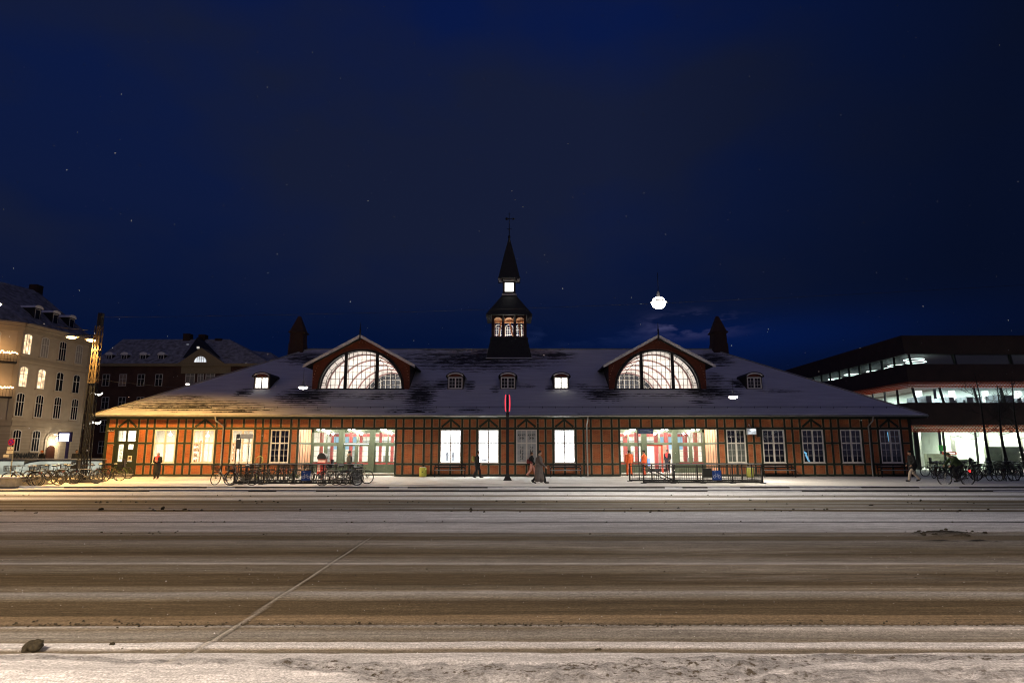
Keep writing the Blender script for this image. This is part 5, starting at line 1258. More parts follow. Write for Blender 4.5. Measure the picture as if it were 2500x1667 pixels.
for xx, yb in ((458, 826), (495, 828), (535, 838), (588, 858)):
    p = at(xx, yb, DBY + 6); MB().box(p[0] - .6, p[0] + .6, DBY + 5.5, DBY + 6.8, p[2] - 3, p[2] + .8).build('chimney', M_brickd, DB)
# third house peeping out behind
TB = thing('rear_house', 'low grey snow-dusted roof peeping out between the brick apartment building and the station roof', 'building', (-50, 135, 0))
ax, bx_, cx2 = at(600, 880, 135), at(614, 856, 140), at(672, 882, 135)
MB().box(ax[0], cx2[0], 135, 146, 0, ax[2]).build('wall', M_brk3, TB)
MB().add([(ax[0] - .5, 134.5, ax[2]), (cx2[0] + .5, 134.5, ax[2]), (cx2[0] - 3, 140, bx_[2] - .4), (bx_[0], 140, bx_[2]), (ax[0] - .5, 146, ax[2]), (cx2[0] + .5, 146, ax[2])], [(0, 1, 2, 3), (3, 2, 5, 4), (0, 3, 4), (1, 5, 2)]).build('roof', M_slatesnow, TB)
# hanging light garlands between the left buildings
for i, (xx, yy, w) in enumerate(((234, 962, .42), (232, 1032, .36))):
    p = at(xx, yy, 60); g_ = MB()
    for k_ in range(22):
        a = 2 * math.pi * k_ / 22; g_.ell((p[0] + w * 1.25 * math.cos(a), p[1] + w * math.sin(a), p[2] + (0.10 * math.sin(3 * a)) + w * .15 * math.sin(a)), (.055, .055, .05), 6, 4)
    g_.tube([(p[0] + w * 1.25 * math.cos(2 * math.pi * k_ / 20), p[1] + w * math.sin(2 * math.pi * k_ / 20), p[2] + w * .15 * math.sin(2 * math.pi * k_ / 20)) for k_ in range(20)], .015, 5, closed=True)
    o = g_.build('light_garland', emit('garland_glow', (1, .95, .82), 4)); tag(o, ['upper ring of white festive lights hanging behind the lattice mast', 'lower ring of white festive lights hanging by the station roof corner'][i], 'festive lights', 'rings of festive lights')

# ------------------------------------------------------------------ modern copper-banded building on the right
MBd = thing('office_building', 'dark modern building with lit ribbon windows and perforated copper bands on the right', 'building', (40, 62, 0))
M_dk = pbr('dark_copper', (0.034, 0.015, 0.012), .55, .3, 1.0)
def perf_mat():
    m = bpy.data.materials.new('perforated_copper'); m.use_nodes = True; t = m.node_tree; b = t.nodes['Principled BSDF']; b.inputs['Base Color'].default_value = (.30, .09, .045, 1); b.inputs['Roughness'].default_value = .5; b.inputs['Metallic'].default_value = .3
    g = t.nodes.new('ShaderNodeNewGeometry'); sp_ = t.nodes.new('ShaderNodeSeparateXYZ'); t.links.new(g.outputs['Position'], sp_.inputs[0])
    ad = t.nodes.new('ShaderNodeMath'); ad.operation = 'ADD'; t.links.new(sp_.outputs[0], ad.inputs[0]); t.links.new(sp_.outputs[1], ad.inputs[1])
    cb = t.nodes.new('ShaderNodeCombineXYZ'); t.links.new(ad.outputs[0], cb.inputs[0]); t.links.new(sp_.outputs[2], cb.inputs[1])
    bt = t.nodes.new('ShaderNodeTexBrick'); bt.inputs['Scale'].default_value = 1; bt.inputs['Brick Width'].default_value = .30; bt.inputs['Row Height'].default_value = .16; bt.inputs['Mortar Size'].default_value = .062; bt.inputs['Mortar Smooth'].default_value = 0
    t.links.new(cb.outputs[0], bt.inputs['Vector'])
    tr = t.nodes.new('ShaderNodeBsdfTransparent'); mx = t.nodes.new('ShaderNodeMixShader'); out = t.nodes['Material Output']; tl = t.nodes.new('ShaderNodeBsdfTranslucent'); tl.inputs[0].default_value = (.55, .15, .07, 1); m3 = t.nodes.new('ShaderNodeMixShader'); m3.inputs[0].default_value = .35; t.links.new(b.outputs[0], m3.inputs[1]); t.links.new(tl.outputs[0], m3.inputs[2])
    t.links.new(bt.outputs['Fac'], mx.inputs[0]); t.links.new(tr.outputs[0], mx.inputs[1]); t.links.new(m3.outputs[0], mx.inputs[2]); t.links.new(mx.outputs[0], out.inputs[0]); return m
M_perf = perf_mat()
FC = (38.6, 62.0)                         # the corner nearest the station
RX = 64.0; BKY = 92.0
def slab(mb, z0, z1, o=0.0, lean=0.0):    # band following both visible faces
    x, y = FC; mb.add([(x - o, y - o, z0), (RX, y - o, z0), (RX, BKY, z0), (x - o, BKY, z0), (x - o - lean, y - o - lean, z1), (RX, y - o - lean, z1), (RX, BKY, z1), (x - o - lean, BKY, z1)],
                      [(3, 2, 1, 0), (4, 5, 6, 7), (0, 1, 5, 4), (1, 2, 6, 5), (2, 3, 7, 6), (3, 0, 4, 7)])
m = MB(); slab(m, 4.25, 6.35, .3, .2); slab(m, 8.45, 10.1, .1, .25); slab(m, 11.1, 12.85, .2, .5); m.build('facade_band', M_dk, MBd)
m = MB(); slab(m, -.2, .05); slab(m, 4.16, 4.25, -.1); slab(m, 8.38, 8.45, -.1); slab(m, 10.1, 10.14, -.6); m.build('floor_slab', pbr('floor_white', (.6, .62, .6)), MBd)
x, y = FC
for z0, z1 in ((3.55, 4.25), (7.8, 8.45)):
    MB().box(x - .05, RX, y - .06, y - .04, z0, z1).box(x - .07, x - .05, y - .04, BKY, z0, z1).build('perforated_panel', M_perf, MBd)
ivm = MB(); ivm.box(x + 7, RX, y + 7, y + 7.2, 0, 12).box(x + 7, x + 7.2, y + 7, BKY, 0, 12); ivm.build('inner_wall', pbr('office_wall', (.66, .72, .66), .8, .12, .5), MBd)
class _M:
    def bar(s, *a, **k): MB().bar(*a, **k).build('mullion', M_black, MBd); return s
mul = _M()
for z0, z1, sp_, ln_ in ((.05, 3.6, 3.1, .0), (6.35, 7.85, 3.3, .3), (10.1, 11.1, 5.5, .2)):
    k_ = 0; xx = x + .3
    while xx < RX: mul.bar((xx + ln_, y + .1, z0), (xx, y - .05 + .1, z1), .13, .18); xx += sp_ * (1 if k_ % 2 else .8); k_ += 1
    yy = y + 2.2
    while yy < BKY: mul.bar((x + .1, yy, z0), (x + .1, yy, z1), .13, .18); yy += 2.2
mul.bar((x + .1, y + .1, .05), (x + .1, y + .1, 3.6), .2)
gl_ = MB().box(x + .15, RX, y + .15, y + .17, .05, 3.6).box(x + .15, x + .17, y + .2, BKY, .05, 3.6).box(x + .15, RX, y + .15, y + .17, 6.35, 7.85).box(x + .15, x + .17, y + .2, BKY, 6.35, 7.85).box(x + .15, RX, y + .15, y + .17, 10.1, 11.1).box(x + .15, x + .17, y + .2, BKY, 10.1, 11.1)
gl_.build('window_glass', M_glass, MBd)
fi = MB(); r = random.Random(21)
for i in range(7): xx = x + 2 + i * 3.4; fi.box(xx, xx + .5, y + 3, y + 3.5, 0.05, 3.6).box(xx + 1, xx + 1.4, y + 3.5, y + 3.9, 6.35, 7.85)
fi.build('column', pbr('pale_column', (.62, .63, .58)), MBd)
fd = MB()
for x0_, w, h, d_ in ((41.5, 2.4, 1.5, 3.0), (46.6, 3.6, 2.2, 1.6), (50.3, 1.6, 1.9, 1.8), (53.5, 2.6, 2.0, 1.4), (44.2, 1.4, 1.0, 2.2), (58, 3, 1.6, 2)): fd.box(x0_, x0_ + w, y + d_, y + d_ + .5, .05, h)
fd.build('shop_counter', pbr('shop_counter_mix', (.16, .17, .13), .7, .5, .6), MBd)
fs = MB()
for zz in (.75, 1.15, 1.6): fs.box(49.6, 52.2, y + 1.45, y + 1.5, zz, zz + .09)
fs.box(42.6, 43.6, y + 1.9, y + 1.95, 1.5, 1.62); fs.build('shop_shelf_light', emit('shelf_glow', (1, .9, .85), 1.6), MBd)
MB().box(42.4, 43.8, y + 1.95, y + 2.0, 1.45, 1.7).box(50.1, 52.4, y + 1.5, y + 1.55, .85, 1.1).build('red_shop_sign', pbr('red_panel', (.6, .05, .03)), MBd)
MB().box(42.2, 42.9, y + 2.1, y + 2.15, 1.8, 2.35).build('green_shop_sign', pbr('green_panel', (.05, .4, .08)), MBd)
ds = MB(); r = random.Random(13)
for i in range(26):
    xx = x + r.uniform(2.5, 24); ds.box(xx, xx + r.uniform(.3, 1.2), y + r.uniform(1.5, 5), y + 5.2, 6.36, 6.36 + r.uniform(.3, .95))
ds.build('desk', pbr('desk_mix', (.10, .11, .12), .6, .7, 1.3), MBd)
rl_ = MB()
for cx3, cy3, cz3, rr3 in ((x + 2.0, y + 2.0, 10.85, .9), (x + 2.3, y + 2.2, 10.62, .9), (54.5 - 1, y + 2, 10.85, 1.1), (54.8 - 1, y + 2.3, 10.66, 1.0), (x + 3, y + 6.5, 10.85, .9), (x + 3, y + 11, 10.8, .8), (x + 2.6, y + 15, 10.9, .9), (x + 2.6, y + 19, 10.8, .9), (x + 2.4, y + 24, 10.8, .9), (x + 2.4, y + 6.8, 10.6, .6)):
    rl_.tube([(cx3 + rr3 * math.cos(2 * math.pi * k_ / 20), cy3 + rr3 * math.sin(2 * math.pi * k_ / 20), cz3) for k_ in range(20)], .035, 5, closed=True)
rl_.build('ring_lamp', emit('ring_lamp_glow', (.85, 1, .97), 3.5), MBd)
for i in range(6):
    xx = x + 3 + i * 4
    light('AREA', (xx, y + 3.5, 4.1), 1000, (1.0, 1.0, .84), 2.5, name='shop_light'); light('AREA', (xx, y + 3.5, 8.3), 850, (.88, .97, 1.0), 2.5, name='office_light')
for i in range(5): light('AREA', (x + 3.5, y + 5 + i * 5, 8.3), 850, (.88, 1.0, .95), 2.5, name='office_light')
for i in range(5): light('AREA', (x + 3.5, y + 3 + i * 5, 11.0), 22, (.8, 1.0, .97), 1.5, name='office_light')

# ------------------------------------------------------------------ bare trees
M_bark = pbr('wet_bark', (0.018, 0.014, 0.010), .8, .4, 6)
def tree(base, h, seed, label, lean=0.1):
    r = random.Random(seed); tr_ = thing('bare_tree', label, 'tree', base, 0, 'bare young trees in front of the modern building')
    b = Vector(base); tk = MB(); n = 9; pts = []
    for i in range(n + 1): t_ = i / n; pts.append(b + Vector((lean * h * (-t_) + .12 * math.sin(t_ * 5 + seed), .05 * math.sin(t_ * 3), h * t_)))
    tk.tube(pts, [.11 * (1 - t / n) + .022 for t in range(n + 1)], 8); tk.build('trunk', M_bark, tr_, True)
    cr = MB()
    def br(p, d, L_, rad, dep):
        q = p; ps = [p]; dd = d.copy()
        for _ in range(4):
            dd = (dd + Vector((r.uniform(-.22, .22), r.uniform(-.22, .22), r.uniform(-.05, .18)))).normalized(); q = q + dd * L_ / 4; ps.append(q)
        cr.tube(ps, [rad * (1 - .18 * i) for i in range(5)], 4)
        if dep > 0:
            for _ in range(4):
                i = r.randint(1, 4); nd = (dd + Vector((r.uniform(-1, 1), r.uniform(-1, 1), r.uniform(-.3, .7)))).normalized(); br(ps[i], nd, L_ * r.uniform(.45, .7), rad * .55, dep - 1)
    for k_ in range(13):
        t_ = .34 + .62 * k_ / 13; i = min(n - 1, int(t_ * n)); a = r.uniform(0, 2 * math.pi)
        br(pts[i].lerp(pts[i + 1], t_ * n - i), Vector((math.cos(a), math.sin(a), r.uniform(.15, .6))).normalized(), h * (1.05 - t_) * .5, .028, 2)
    cr.build('crown', M_bark, tr_); return tr_
tree((at(2424, 1144, 53)[0], 53, 0), 8.2, 4, 'bare tree with a leaning trunk before the lit shop front', .07)
tree((at(2462, 1144, 52)[0], 52, 0), 7.0, 9, 'slim bare tree just right of the leaning bare tree', .02)
tree((at(2503, 1144, 54)[0], 54, 0), 8.0, 15, 'bare tree cut by the right edge of the photo', .03)
# ------------------------------------------------------------------ street furniture
# lattice mast with sodium lamps
mp_ = gp(200, 1177, 0); MX, MY = mp_.x, mp_.y
MS = thing('lattice_mast', 'tall black iron lattice mast with two orange lamps at the station corner', 'mast', (MX, MY, 0))
m = MB(); H = 8.9
def lat(x0, x1, z0, z1, wtop):
    for sx in (0, 1):
        for sy in (-1, 1):
            xa = x0 if sx == 0 else x1; c = (x0 + x1) / 2; xt = c + (xa - c) * wtop
            m.bar((xa, MY + sy * .18, z0), (xt, MY + sy * .14, z1), .055)
    n = 22
    for i in range(n):
        t0, t1 = i / n, (i + 1) / n; c = (x0 + x1) / 2
        def X_(s, t): return c + ((x0 if s == 0 else x1) - c) * (1 + (wtop - 1) * t)
        for sy in (-1, 1): m.bar((X_(i % 2, t0), MY + sy * .17, z0 + (z1 - z0) * t0), (X_((i + 1) % 2, t1), MY + sy * .17, z0 + (z1 - z0) * t1), .028)
ZC = 5.6
def w_at(z): return .285 - (.285 - .15) * z / H
def two(mb, za, zb_):
    for s0, s1 in ((-1, -.18), (.18, 1)):
        n = max(4, int((zb_ - za) / .38)); X_ = lambda s, z: MX + s * w_at(z)
        for s in (s0, s1):
            for sy in (-1, 1): mb.bar((X_(s, za), MY + sy * .14, za), (X_(s, zb_), MY + sy * .12, zb_), .045)
        for i in range(n):
            a, b = za + (zb_ - za) * i / n, za + (zb_ - za) * (i + 1) / n
            for sy in (-1, 1): mb.bar((X_((s0, s1)[i % 2], a), MY + sy * .135, a), (X_((s0, s1)[(i + 1) % 2], b), MY + sy * .135, b), .024)
two(m, ZC, H); mlow = MB(); two(mlow, 0, ZC); mlow.build('lower_lattice', M_black, MS)
for zz in (.9, 5.55, 7.4): m.box(MX - w_at(zz) - .03, MX + w_at(zz) + .03, MY - .18, MY + .18, zz, zz + .06)
m.build('lattice_column', pbr('brown_painted_iron', (.07, .05, .03), .5, .3), MS)
MB().box(MX - .09, MX + .15, MY - .12, MY + .12, H, H + .75).build('mast_head', M_black, MS)
MB().box(MX - .9, MX + .9, MY - .5, MY + .5, 0, .16).build('mast_foot', M_kerb, MS)
for dx, dy in ((-1.05, -.7), (-.55, .3)):
    P = (MX + dx, MY + dy, 8.12)
    MB().bar((MX, MY, 8.35), (P[0], P[1], P[2] + .12), .05).build('lamp_arm', M_black, MS)
    a = MB().lathe([(.05, .16), (.2, .12), (.36, .03), (.36, .0)], P, 16).build('lamp_shade', M_grey, MS, True)
    MB().ell((P[0], P[1], P[2] - .02), (.27, .2, .07), 14, 6).build('lamp_bulb', M_sodium, a, True)
    light('SPOT', (P[0], P[1], P[2] - .12), 5600, (1.0, 0.54, 0.13), .12, spot=162, name='sodium_light'); light('POINT', (MX - .45, MY - .25, 7.85), 60, (1.0, 0.50, 0.12), .1, name='sodium_light') if dx < -1 else None
cable((MX + .3, MY, 5.75), (-33, 106, 13.0), .9, .012, 'sagging cable running back from the lattice mast past the brick building')
cable((MX, MY, 8.6), (-29.5, 27, 8.9), .3, .010, 'short cable from the mast head toward the left edge')

# central sign post with red neon tubes
sp_ = gp(1239, 1172, 0); SX, SY = sp_.x, sp_.y
SP = thing('station_sign_post', 'black post with glowing red neon edges in front of the papered window', 'sign post', (SX, SY, 0))
ztop = at(1239, 965, SY)[2]; zb_ = at(1239, 1006, SY)[2]
MB().box(SX - .09, SX + .09, SY - .09, SY + .09, .3, zb_).box(SX - .055, SX + .055, SY - .055, SY + .055, zb_, ztop).build('post', M_black, SP)
MB().lathe([(.36, -.01), (.34, .04), (.2, .2), (.12, .42)], (SX, SY, 0), 4).build('post_base', M_black, SP)
MB().box(SX - .05, SX + .05, SY - .55, SY + .55, zb_ + .02, ztop).build('sign_panel', M_black, SP)
for s in (-1, 1):
    pts = []
    for i in range(13):
        t_ = i / 12; pts.append((SX + s * (.105 + .030 * math.sin(math.pi * t_) ** .35), SY - .56, zb_ + .03 + (ztop - zb_ - .06) * t_))
    MB().tube(pts, .022, 8).build('neon_tube', emit('red_neon', (1.0, .035, .05), 3.2), SP, True)
# railings round the two stair wells
def railing(px0, px1, ybf, ybr, label, diag):
    a = gp(px0, ybf, 0); b = gp(px1, ybf, 0); Yf = a.y; Yr = gd(ybr); x0, x1 = a.x, b.x
    o = thing('railing', label, 'railing', ((x0 + x1) / 2, Yf, 0), 0, 'black railings round the bicycle stairs')
    po = MB(); hr = MB(); ba = MB(); n = 7
    segs = [((x0, Yf), (x1, Yf)), ((x0 - (.3 if diag else -.1), Yr), (x1 - .2, Yr)), ((x1, Yf), (x1 - .2, Yr))]
    if not diag: segs.append(((x0, Yf), (x0 + .1, Yr)))
    posts = []
    for (ax_, ay_), (bx_, by_) in segs:
        L_ = math.hypot(bx_ - ax_, by_ - ay_); k_ = max(2, round(L_ / 1.45) + 1)
        for i in range(k_):
            t_ = i / (k_ - 1); posts.append((ax_ + (bx_ - ax_) * t_, ay_ + (by_ - ay_) * t_))
        hr.bar((ax_, ay_, 1.0), (bx_, by_, 1.0), .07, .05).bar((ax_, ay_, .86), (bx_, by_, .86), .035).bar((ax_, ay_, .16), (bx_, by_, .16), .035).bar((ax_, ay_, .06), (bx_, by_, .06), .10, .10)
        nb = int(L_ / .125)
        for i in range(nb):
            t_ = (i + .5) / nb; x_, y_ = ax_ + (bx_ - ax_) * t_, ay_ + (by_ - ay_) * t_; ba.box(x_ - .008, x_ + .008, y_ - .008, y_ + .008, .1, .86)
    done = []
    for x_, y_ in posts:
        if any(abs(x_ - p) + abs(y_ - q) < .1 for p, q in done): continue
        done.append((x_, y_)); MB().box(x_ - .032, x_ + .032, y_ - .032, y_ + .032, 0, 1.0).box(x_ - .14, x_ + .14, y_ - .14, y_ + .1, -.01, .035).build('railing_post', M_black, o)
    if diag:
        hr.bar((x0 + .05, Yf + .1, .95), (x0 + 1.95, Yf + .1, .0), .04, .06).bar((x0 + .05, Yf + .1, .75), (x0 + 1.75, Yf + .1, -.05), .03, .04)
    hr.build('handrail', M_black, o); ba.build('railing_bars', M_black, o)
    hs_ = MB().box(x0, x1, Yf - .03, Yf + .03, 1.026, 1.042); hs_.build('snow_on_rail', M_snow, o)
    return o, x0, x1, Yf, Yr
RL = railing(571, 861, 1181, 1175, 'black railing around the left stair well, crowded with bicycles', False)
RR = railing(1571, 1862, 1179, 1174, 'black railing around the right stair well with sloping handrail', True)
def bike_sign(px_, py_, Yf, label):
    c = at(px_, py_, Yf); c.y = Yf - .06; o = thing('bicycle_parking_sign', label, 'sign', tuple(c), 0, 'blue bicycle signs on the railings')
    w = .245; MB().box(c.x - w, c.x + w, c.y - .012, c.y, c.z - w - .01, c.z + w + .01).build('sign_plate', pbr('sign_blue', (.012, .055, .26), .35, .05), o)
    g_ = MB(); y_ = c.y - .018
    for s in (-1, 1): g_.tube([(c.x + s * .125 + .068 * math.cos(a), y_, c.z - .07 + .068 * math.sin(a)) for a in [2 * math.pi * i / 18 for i in range(18)]], .008, 5, closed=True)
    P_ = lambda a, b: (c.x + a, y_, c.z + b)
    for a, b in ((P_(-.125, -.07), P_(-.075, .06)), (P_(-.075, .06), P_(-.085, .10)), (P_(-.115, .105), P_(-.06, .10)), (P_(-.08, .035), P_(.05, .04)), (P_(.06, .07), P_(0.0, -.07)), (P_(-.075, .03), P_(0, -.07)), (P_(0, -.07), P_(.125, -.07)), (P_(.05, .04), P_(.125, -.07)), (P_(.03, .075), P_(.095, .08))): g_.bar(a, b, .012, .006)
    g_.box(c.x - .16, c.x - .05, y_ - .002, y_ + .002, c.z + .19, c.z + .205)
    g_.build('bicycle_symbol', pbr('sign_white', (.7, .72, .75)), o); return o
bike_sign(748, 1161, RL[3], 'blue bicycle sign on the left railing')
bike_sign(1749, 1159.5, RR[3], 'blue bicycle sign on the right railing beside the dark box')
c = at(1724, 1154, RR[3]); o = MB().box(c.x - .24, c.x + .24, c.y - .25, c.y - .035, c.z - .24, c.z + .24).box(c.x - .26, c.x + .26, c.y - .27, c.y - .02, c.z + .24, c.z + .26).build('control_box', pbr('dark_green_box', (.02, .022, .018), .5))
tag(o, 'dark square box fixed to the right railing beside the blue bicycle sign', 'box')
# red post box with black domed lid
P = gp(785, 1171, 0); PBx = thing('post_box', 'red post box with black domed lid behind the left railing', 'post box', tuple(P))
MB().box(P.x - .24, P.x + .24, P.y - .2, P.y + .2, .35, 1.25).box(P.x - .05, P.x + .05, P.y - .05, P.y + .05, 0, .35).build('post_box_body', pbr('post_red', (.48, .045, .03), .4), PBx)
MB().prism([(P.x - .27, 1.25)] + [(P.x + .27, 1.25)] + arcp(P.x, 1.30, .27, .32, 0, math.pi, 12), P.y - .24, P.y + .24).build('post_box_lid', M_black, PBx)
MB().box(P.x - .24, P.x + .24, P.y - .205, P.y - .202, 1.05, 1.22).box(P.x - .22, P.x - .07, P.y - .205, P.y - .202, .5, .95).build('notice', pbr('post_box_notice', (.75, .5, .42)), PBx)
MB().ell((P.x + .1, P.y - .205, .85), (.1, .01, .1)).ell((P.x + .1, P.y - .205, .6), (.1, .01, .1)).build('emblem', pbr('dark_red', (.3, .01, .01)), PBx)
# folding green info stand in front of third shop window, and the finger sign board
P = gp(590, 1170, 0)
IS = thing('information_board', 'dark timetable board on thin posts in front of the third lit shop window', 'information board', tuple(P))
MB().box(P.x - .52, P.x - .47, P.y, P.y + .05, 0, 2.75).box(P.x - .27, P.x - .23, P.y, P.y + .05, 0, 2.75).box(P.x + .27, P.x + .31, P.y, P.y + .05, 0, 2.75).build('post', M_black, IS)
MB().box(P.x - .5, P.x - .19, P.y - .04, P.y, 1.85, 2.45).box(P.x - .45, P.x - .29, P.y - .04, P.y, 2.5, 2.78).build('timetable', pbr('dark_board', (.03, .033, .04), .3), IS)
MB().box(P.x - .22, P.x + .52, P.y - .045, P.y - .005, 2.48, 2.78).build('sign_board', pbr('grey_board', (.22, .23, .24), .4), IS)
# blue direction sign on a pole by the right entrance
P = gp(1561, 1172, 0); z0, z1 = at(1561, 1058.5, P.y)[2], at(1561, 1047, P.y)[2]
DS = thing('direction_sign', 'blue direction sign on a thin black pole before the right entrance', 'sign', tuple(P))
MB().tube([(P.x, P.y, 0), (P.x, P.y, z1 + .08)], .032, 8).build('pole', M_black, DS)
MB().box(P.x + .03, P.x + .92, P.y - .04, P.y + .02, z0, z0 + .12).box(P.x + .03, P.x + .92, P.y - .04, P.y + .02, z0 + .14, z1).build('sign_board', pbr('sign_navy', (.012, .03, .11), .4), DS)
MB().box(P.x + .12, P.x + .8, P.y - .046, P.y - .041, z0 + .05, z0 + .07).box(P.x + .12, P.x + .7, P.y - .046, P.y - .041, z0 + .2, z0 + .22).build('sign_text_line', pbr('dim_white', (.25, .28, .4)), DS)
# hung display box under the eaves
c = at(1835, 1053, 44.2); DX = thing('hanging_display', 'pale lit display box hung under the eaves between right windows', 'display', tuple(c))
MB().box(c.x - .33, c.x + .33, c.y - .02, c.y + .12, c.z - .22, c.z + .22).bar((c.x, c.y + .1, c.z + .22), (c.x, c.y + .4, c.z + .5), .04).build('display_case', M_grey, DX)
MB().box(c.x - .29, c.x + .29, c.y - .03, c.y - .021, c.z - .18, c.z + .18).build('display_screen', emit('display_glow', (.85, .9, .95), .55, .6, 3), DX)
MB().ell((c.x + .08, c.y - .04, c.z + .1), (.22, .01, .08)).build('display_picture', emit('display_white', (.9, .95, 1), 1.3), DX)
MB().box(c.x + .40, c.x + .62, c.y - .02, c.y + .2, c.z - .36, c.z + .22).build('display_side_case', M_black, DX)
# bins
def bin_(px_, py_, label, sq):
    P = gp(px_, py_, 0); o = thing('litter_bin', label, 'litter bin', tuple(P), 0, 'yellow-green litter bins along the wall')
    if sq: MB().box(P.x - .24, P.x + .24, P.y, P.y + .4, .04, .62).build('bin_body', pbr('bin_lime', (.42, .43, .07), .5), o)
    else: MB().lathe([(.22, .02), (.25, .1), (.255, .5), (.235, .64)], (P.x, P.y, 0), 18).build('bin_body', pbr('bin_lime', (.42, .43, .07), .5), o, True)
    yf = P.y - (.262 if not sq else .004)
    MB().prism([(P.x - .06, .3), (P.x + .06, .3), (P.x, .40)], yf, yf + .01).build('bin_mark', pbr('bin_print', (.10, .12, .03)), o)
    MB().box(P.x - .2, P.x + .2, P.y + (.02 if sq else -.12), P.y + (.3 if sq else .12), .625 if sq else .64, .67).build('bin_snow', M_snow, o)
    return o
bin_(1032, 1164, 'round yellow-green litter bin left of the bench, by the left entrance', False)
bin_(1444.5, 1162, 'square yellow-green litter bin right of the downpipe, before the right entrance', True)
bin_(1832, 1165, 'yellow-green litter bin half hidden behind the right railing', False)
P = gp(1020.5, 1161, 0); o = MB().box(P.x - .07, P.x + .07, P.y, P.y + .08, .75, .95).box(P.x - .01, P.x + .01, P.y + .02, P.y + .06, 0, .75).build('hanging_tag', pbr('red_tag', (.6, .06, .08))); tag(o, 'small red and white tag on a stick beside the round litter bin', 'marker')
# benches
def bench(px0, px1, label):
    a = gp(px0, 1164, 0); b = gp(px1, 1164, 0); y_ = 44.2; x0, x1 = a.x, b.x
    o = thing('bench', label, 'bench', ((x0 + x1) / 2, y_, 0), 0, 'dark benches along the station wall')
    MB().box(x0, x1, y_ - .02, y_ + .12, .43, .47).box(x0, x1, y_ + .16, y_ + .30, .43, .47).box(x0, x1, y_ + .34, y_ + .46, .43, .47).build('seat', M_black, o)
    MB().box(x0, x1, y_ + .50, y_ + .54, .60, .70).box(x0, x1, y_ + .52, y_ + .56, .76, .86).build('backrest', M_black, o)
    for x_ in (x0 + .06, x1 - .06): MB().bar((x_, y_ + .05, 0), (x_, y_ + .05, .64), .05).bar((x_, y_ + .48, 0), (x_, y_ + .54, .88), .05).bar((x_, y_ + .02, .64), (x_, y_ + .5, .66), .05).bar((x_, y_, .42), (x_, y_ + .5, .42), .045).build('leg', M_black, o)
    MB().box(x0 + .05, x1 - .05, y_ + .0, y_ + .10, .471, .485).box(x0 + .3, x1 - .5, y_ + .505, y_ + .535, .701, .712).build('bench_snow', M_snow, o)
bench(1059, 1137, 'dark bench under the leftmost bright white window')
bench(1342, 1420, 'dark bench under the bright window right of the papered window')
bench(1862, 1941, 'dark bench just right of the right railing')
bench(2148, 2226, 'dark bench under the last window at the right corner')
# escalator enclosure with glass sides at the left
EYY = 44.0
ES = thing('escalator_enclosure', 'glass-sided escalator entrance with lit white balustrades behind the left bicycles', 'escalator entrance', (-32, EYY, 0))
ex0, ex1 = -41.0, at(258, 1150, EYY)[0]
MB().box(ex0, ex1, EYY - .02, EYY, .1, 1.16).box(ex0, ex1, EYY + 4.4, EYY + 4.42, .1, 1.16).build('glass_panel', glass('balustrade_glass', (.86, .88, .86), .10), ES)
MB().box(ex0, ex1, EYY - .05, EYY + .03, 1.16, 1.20).box(ex0, ex1, EYY + 4.37, EYY + 4.45, 1.16, 1.20).box(ex0, ex1, EYY - .06, EYY + .04, 0, .1).build('steel_rail', pbr('steel', (.5, .5, .48), .3, .1, metal=.8), ES)
for k_, xs_ in enumerate((-36.6, -33.4, -30.3)):
    b_ = MB(); pr2 = [(xs_ - 3.0, .05), (xs_ - 2.5, .05), (xs_ + 2.7, .05), (xs_ + 2.7, 1.05), (xs_ + .6, 1.05), (xs_ - .1, .95), (xs_ - .9, .70)]
    b_.prism(pr2, EYY + 1.2 + .1 * k_, EYY + 1.24 + .1 * k_); b_.build('escalator_side', emit('lit_balustrade', (1.0, 1.0, .86), .75, .35, .8), ES)
    MB().tube([(x_, EYY + 1.16 + .1 * k_, z_ + .03) for x_, z_ in pr2[:1] + pr2[::-1][:4]], .045, 6).build('escalator_handrail', M_black, ES)
MB().box(-38.9, -38.3, EYY + .8, EYY + .86, .2, 1.15).build('escalator_panel', pbr('pale_green_panel', (.6, .68, .55)), ES)
light('AREA', (-34, EYY + 2.5, 1.35), 25, (.95, 1, .85), 3.0, sy=1.2, name='escalator_light', rot=(math.pi, 0, 0))
# low concrete wall with snow at the far left
P = gp(20, 1188, 0); o = thing('low_wall', 'low concrete wall lit orange at the far left edge', 'wall', (-31, P.y, 0))
MB().box(-46, at(38, 1188, P.y)[0], P.y, P.y + 2.2, 0, .42).build('wall_body', pbr('concrete', (.38, .33, .24), .8), o)
MB().box(-46, at(38, 1188, P.y)[0] + .03, P.y - .03, P.y + 2.2, .423, .47).build('wall_snow', M_snow, o)
# no stopping sign
P = gp(27, 1165, 0); D0 = P.y; c = at(28, 1079, D0)
NS = thing('no_stopping_sign', 'round red and blue no stopping sign with white plates, far left', 'traffic sign', tuple(P))
MB().tube([(P.x - .12, D0 + .04, 0), (P.x - .12, D0 + .04, c.z + .3)], .03, 8).build('pole', M_grey, NS)
MB().lathe([(.22, 0), (.22, .02)], (c.x, D0 - .02, c.z), 28, 'Y').build('sign_disc', pbr('sign_red', (.55, .01, .03), .4), NS)
MB().lathe([(.16, 0), (.16, .01)], (c.x, D0 - .032, c.z), 28, 'Y').build('sign_centre', pbr('sign_blue_r', (.05, .04, .45), .4), NS)
MB().bar((c.x - .12, D0 - .036, c.z - .12), (c.x + .12, D0 - .036, c.z + .12), .045, .006, up=(0, 1, 0)).bar((c.x + .12, D0 - .037, c.z - .12), (c.x - .12, D0 - .037, c.z + .12), .045, .006, up=(0, 1, 0)).build('sign_cross', pbr('sign_red', (.55, .01, .03)), NS)
q = MB(); z_ = c.z - .30
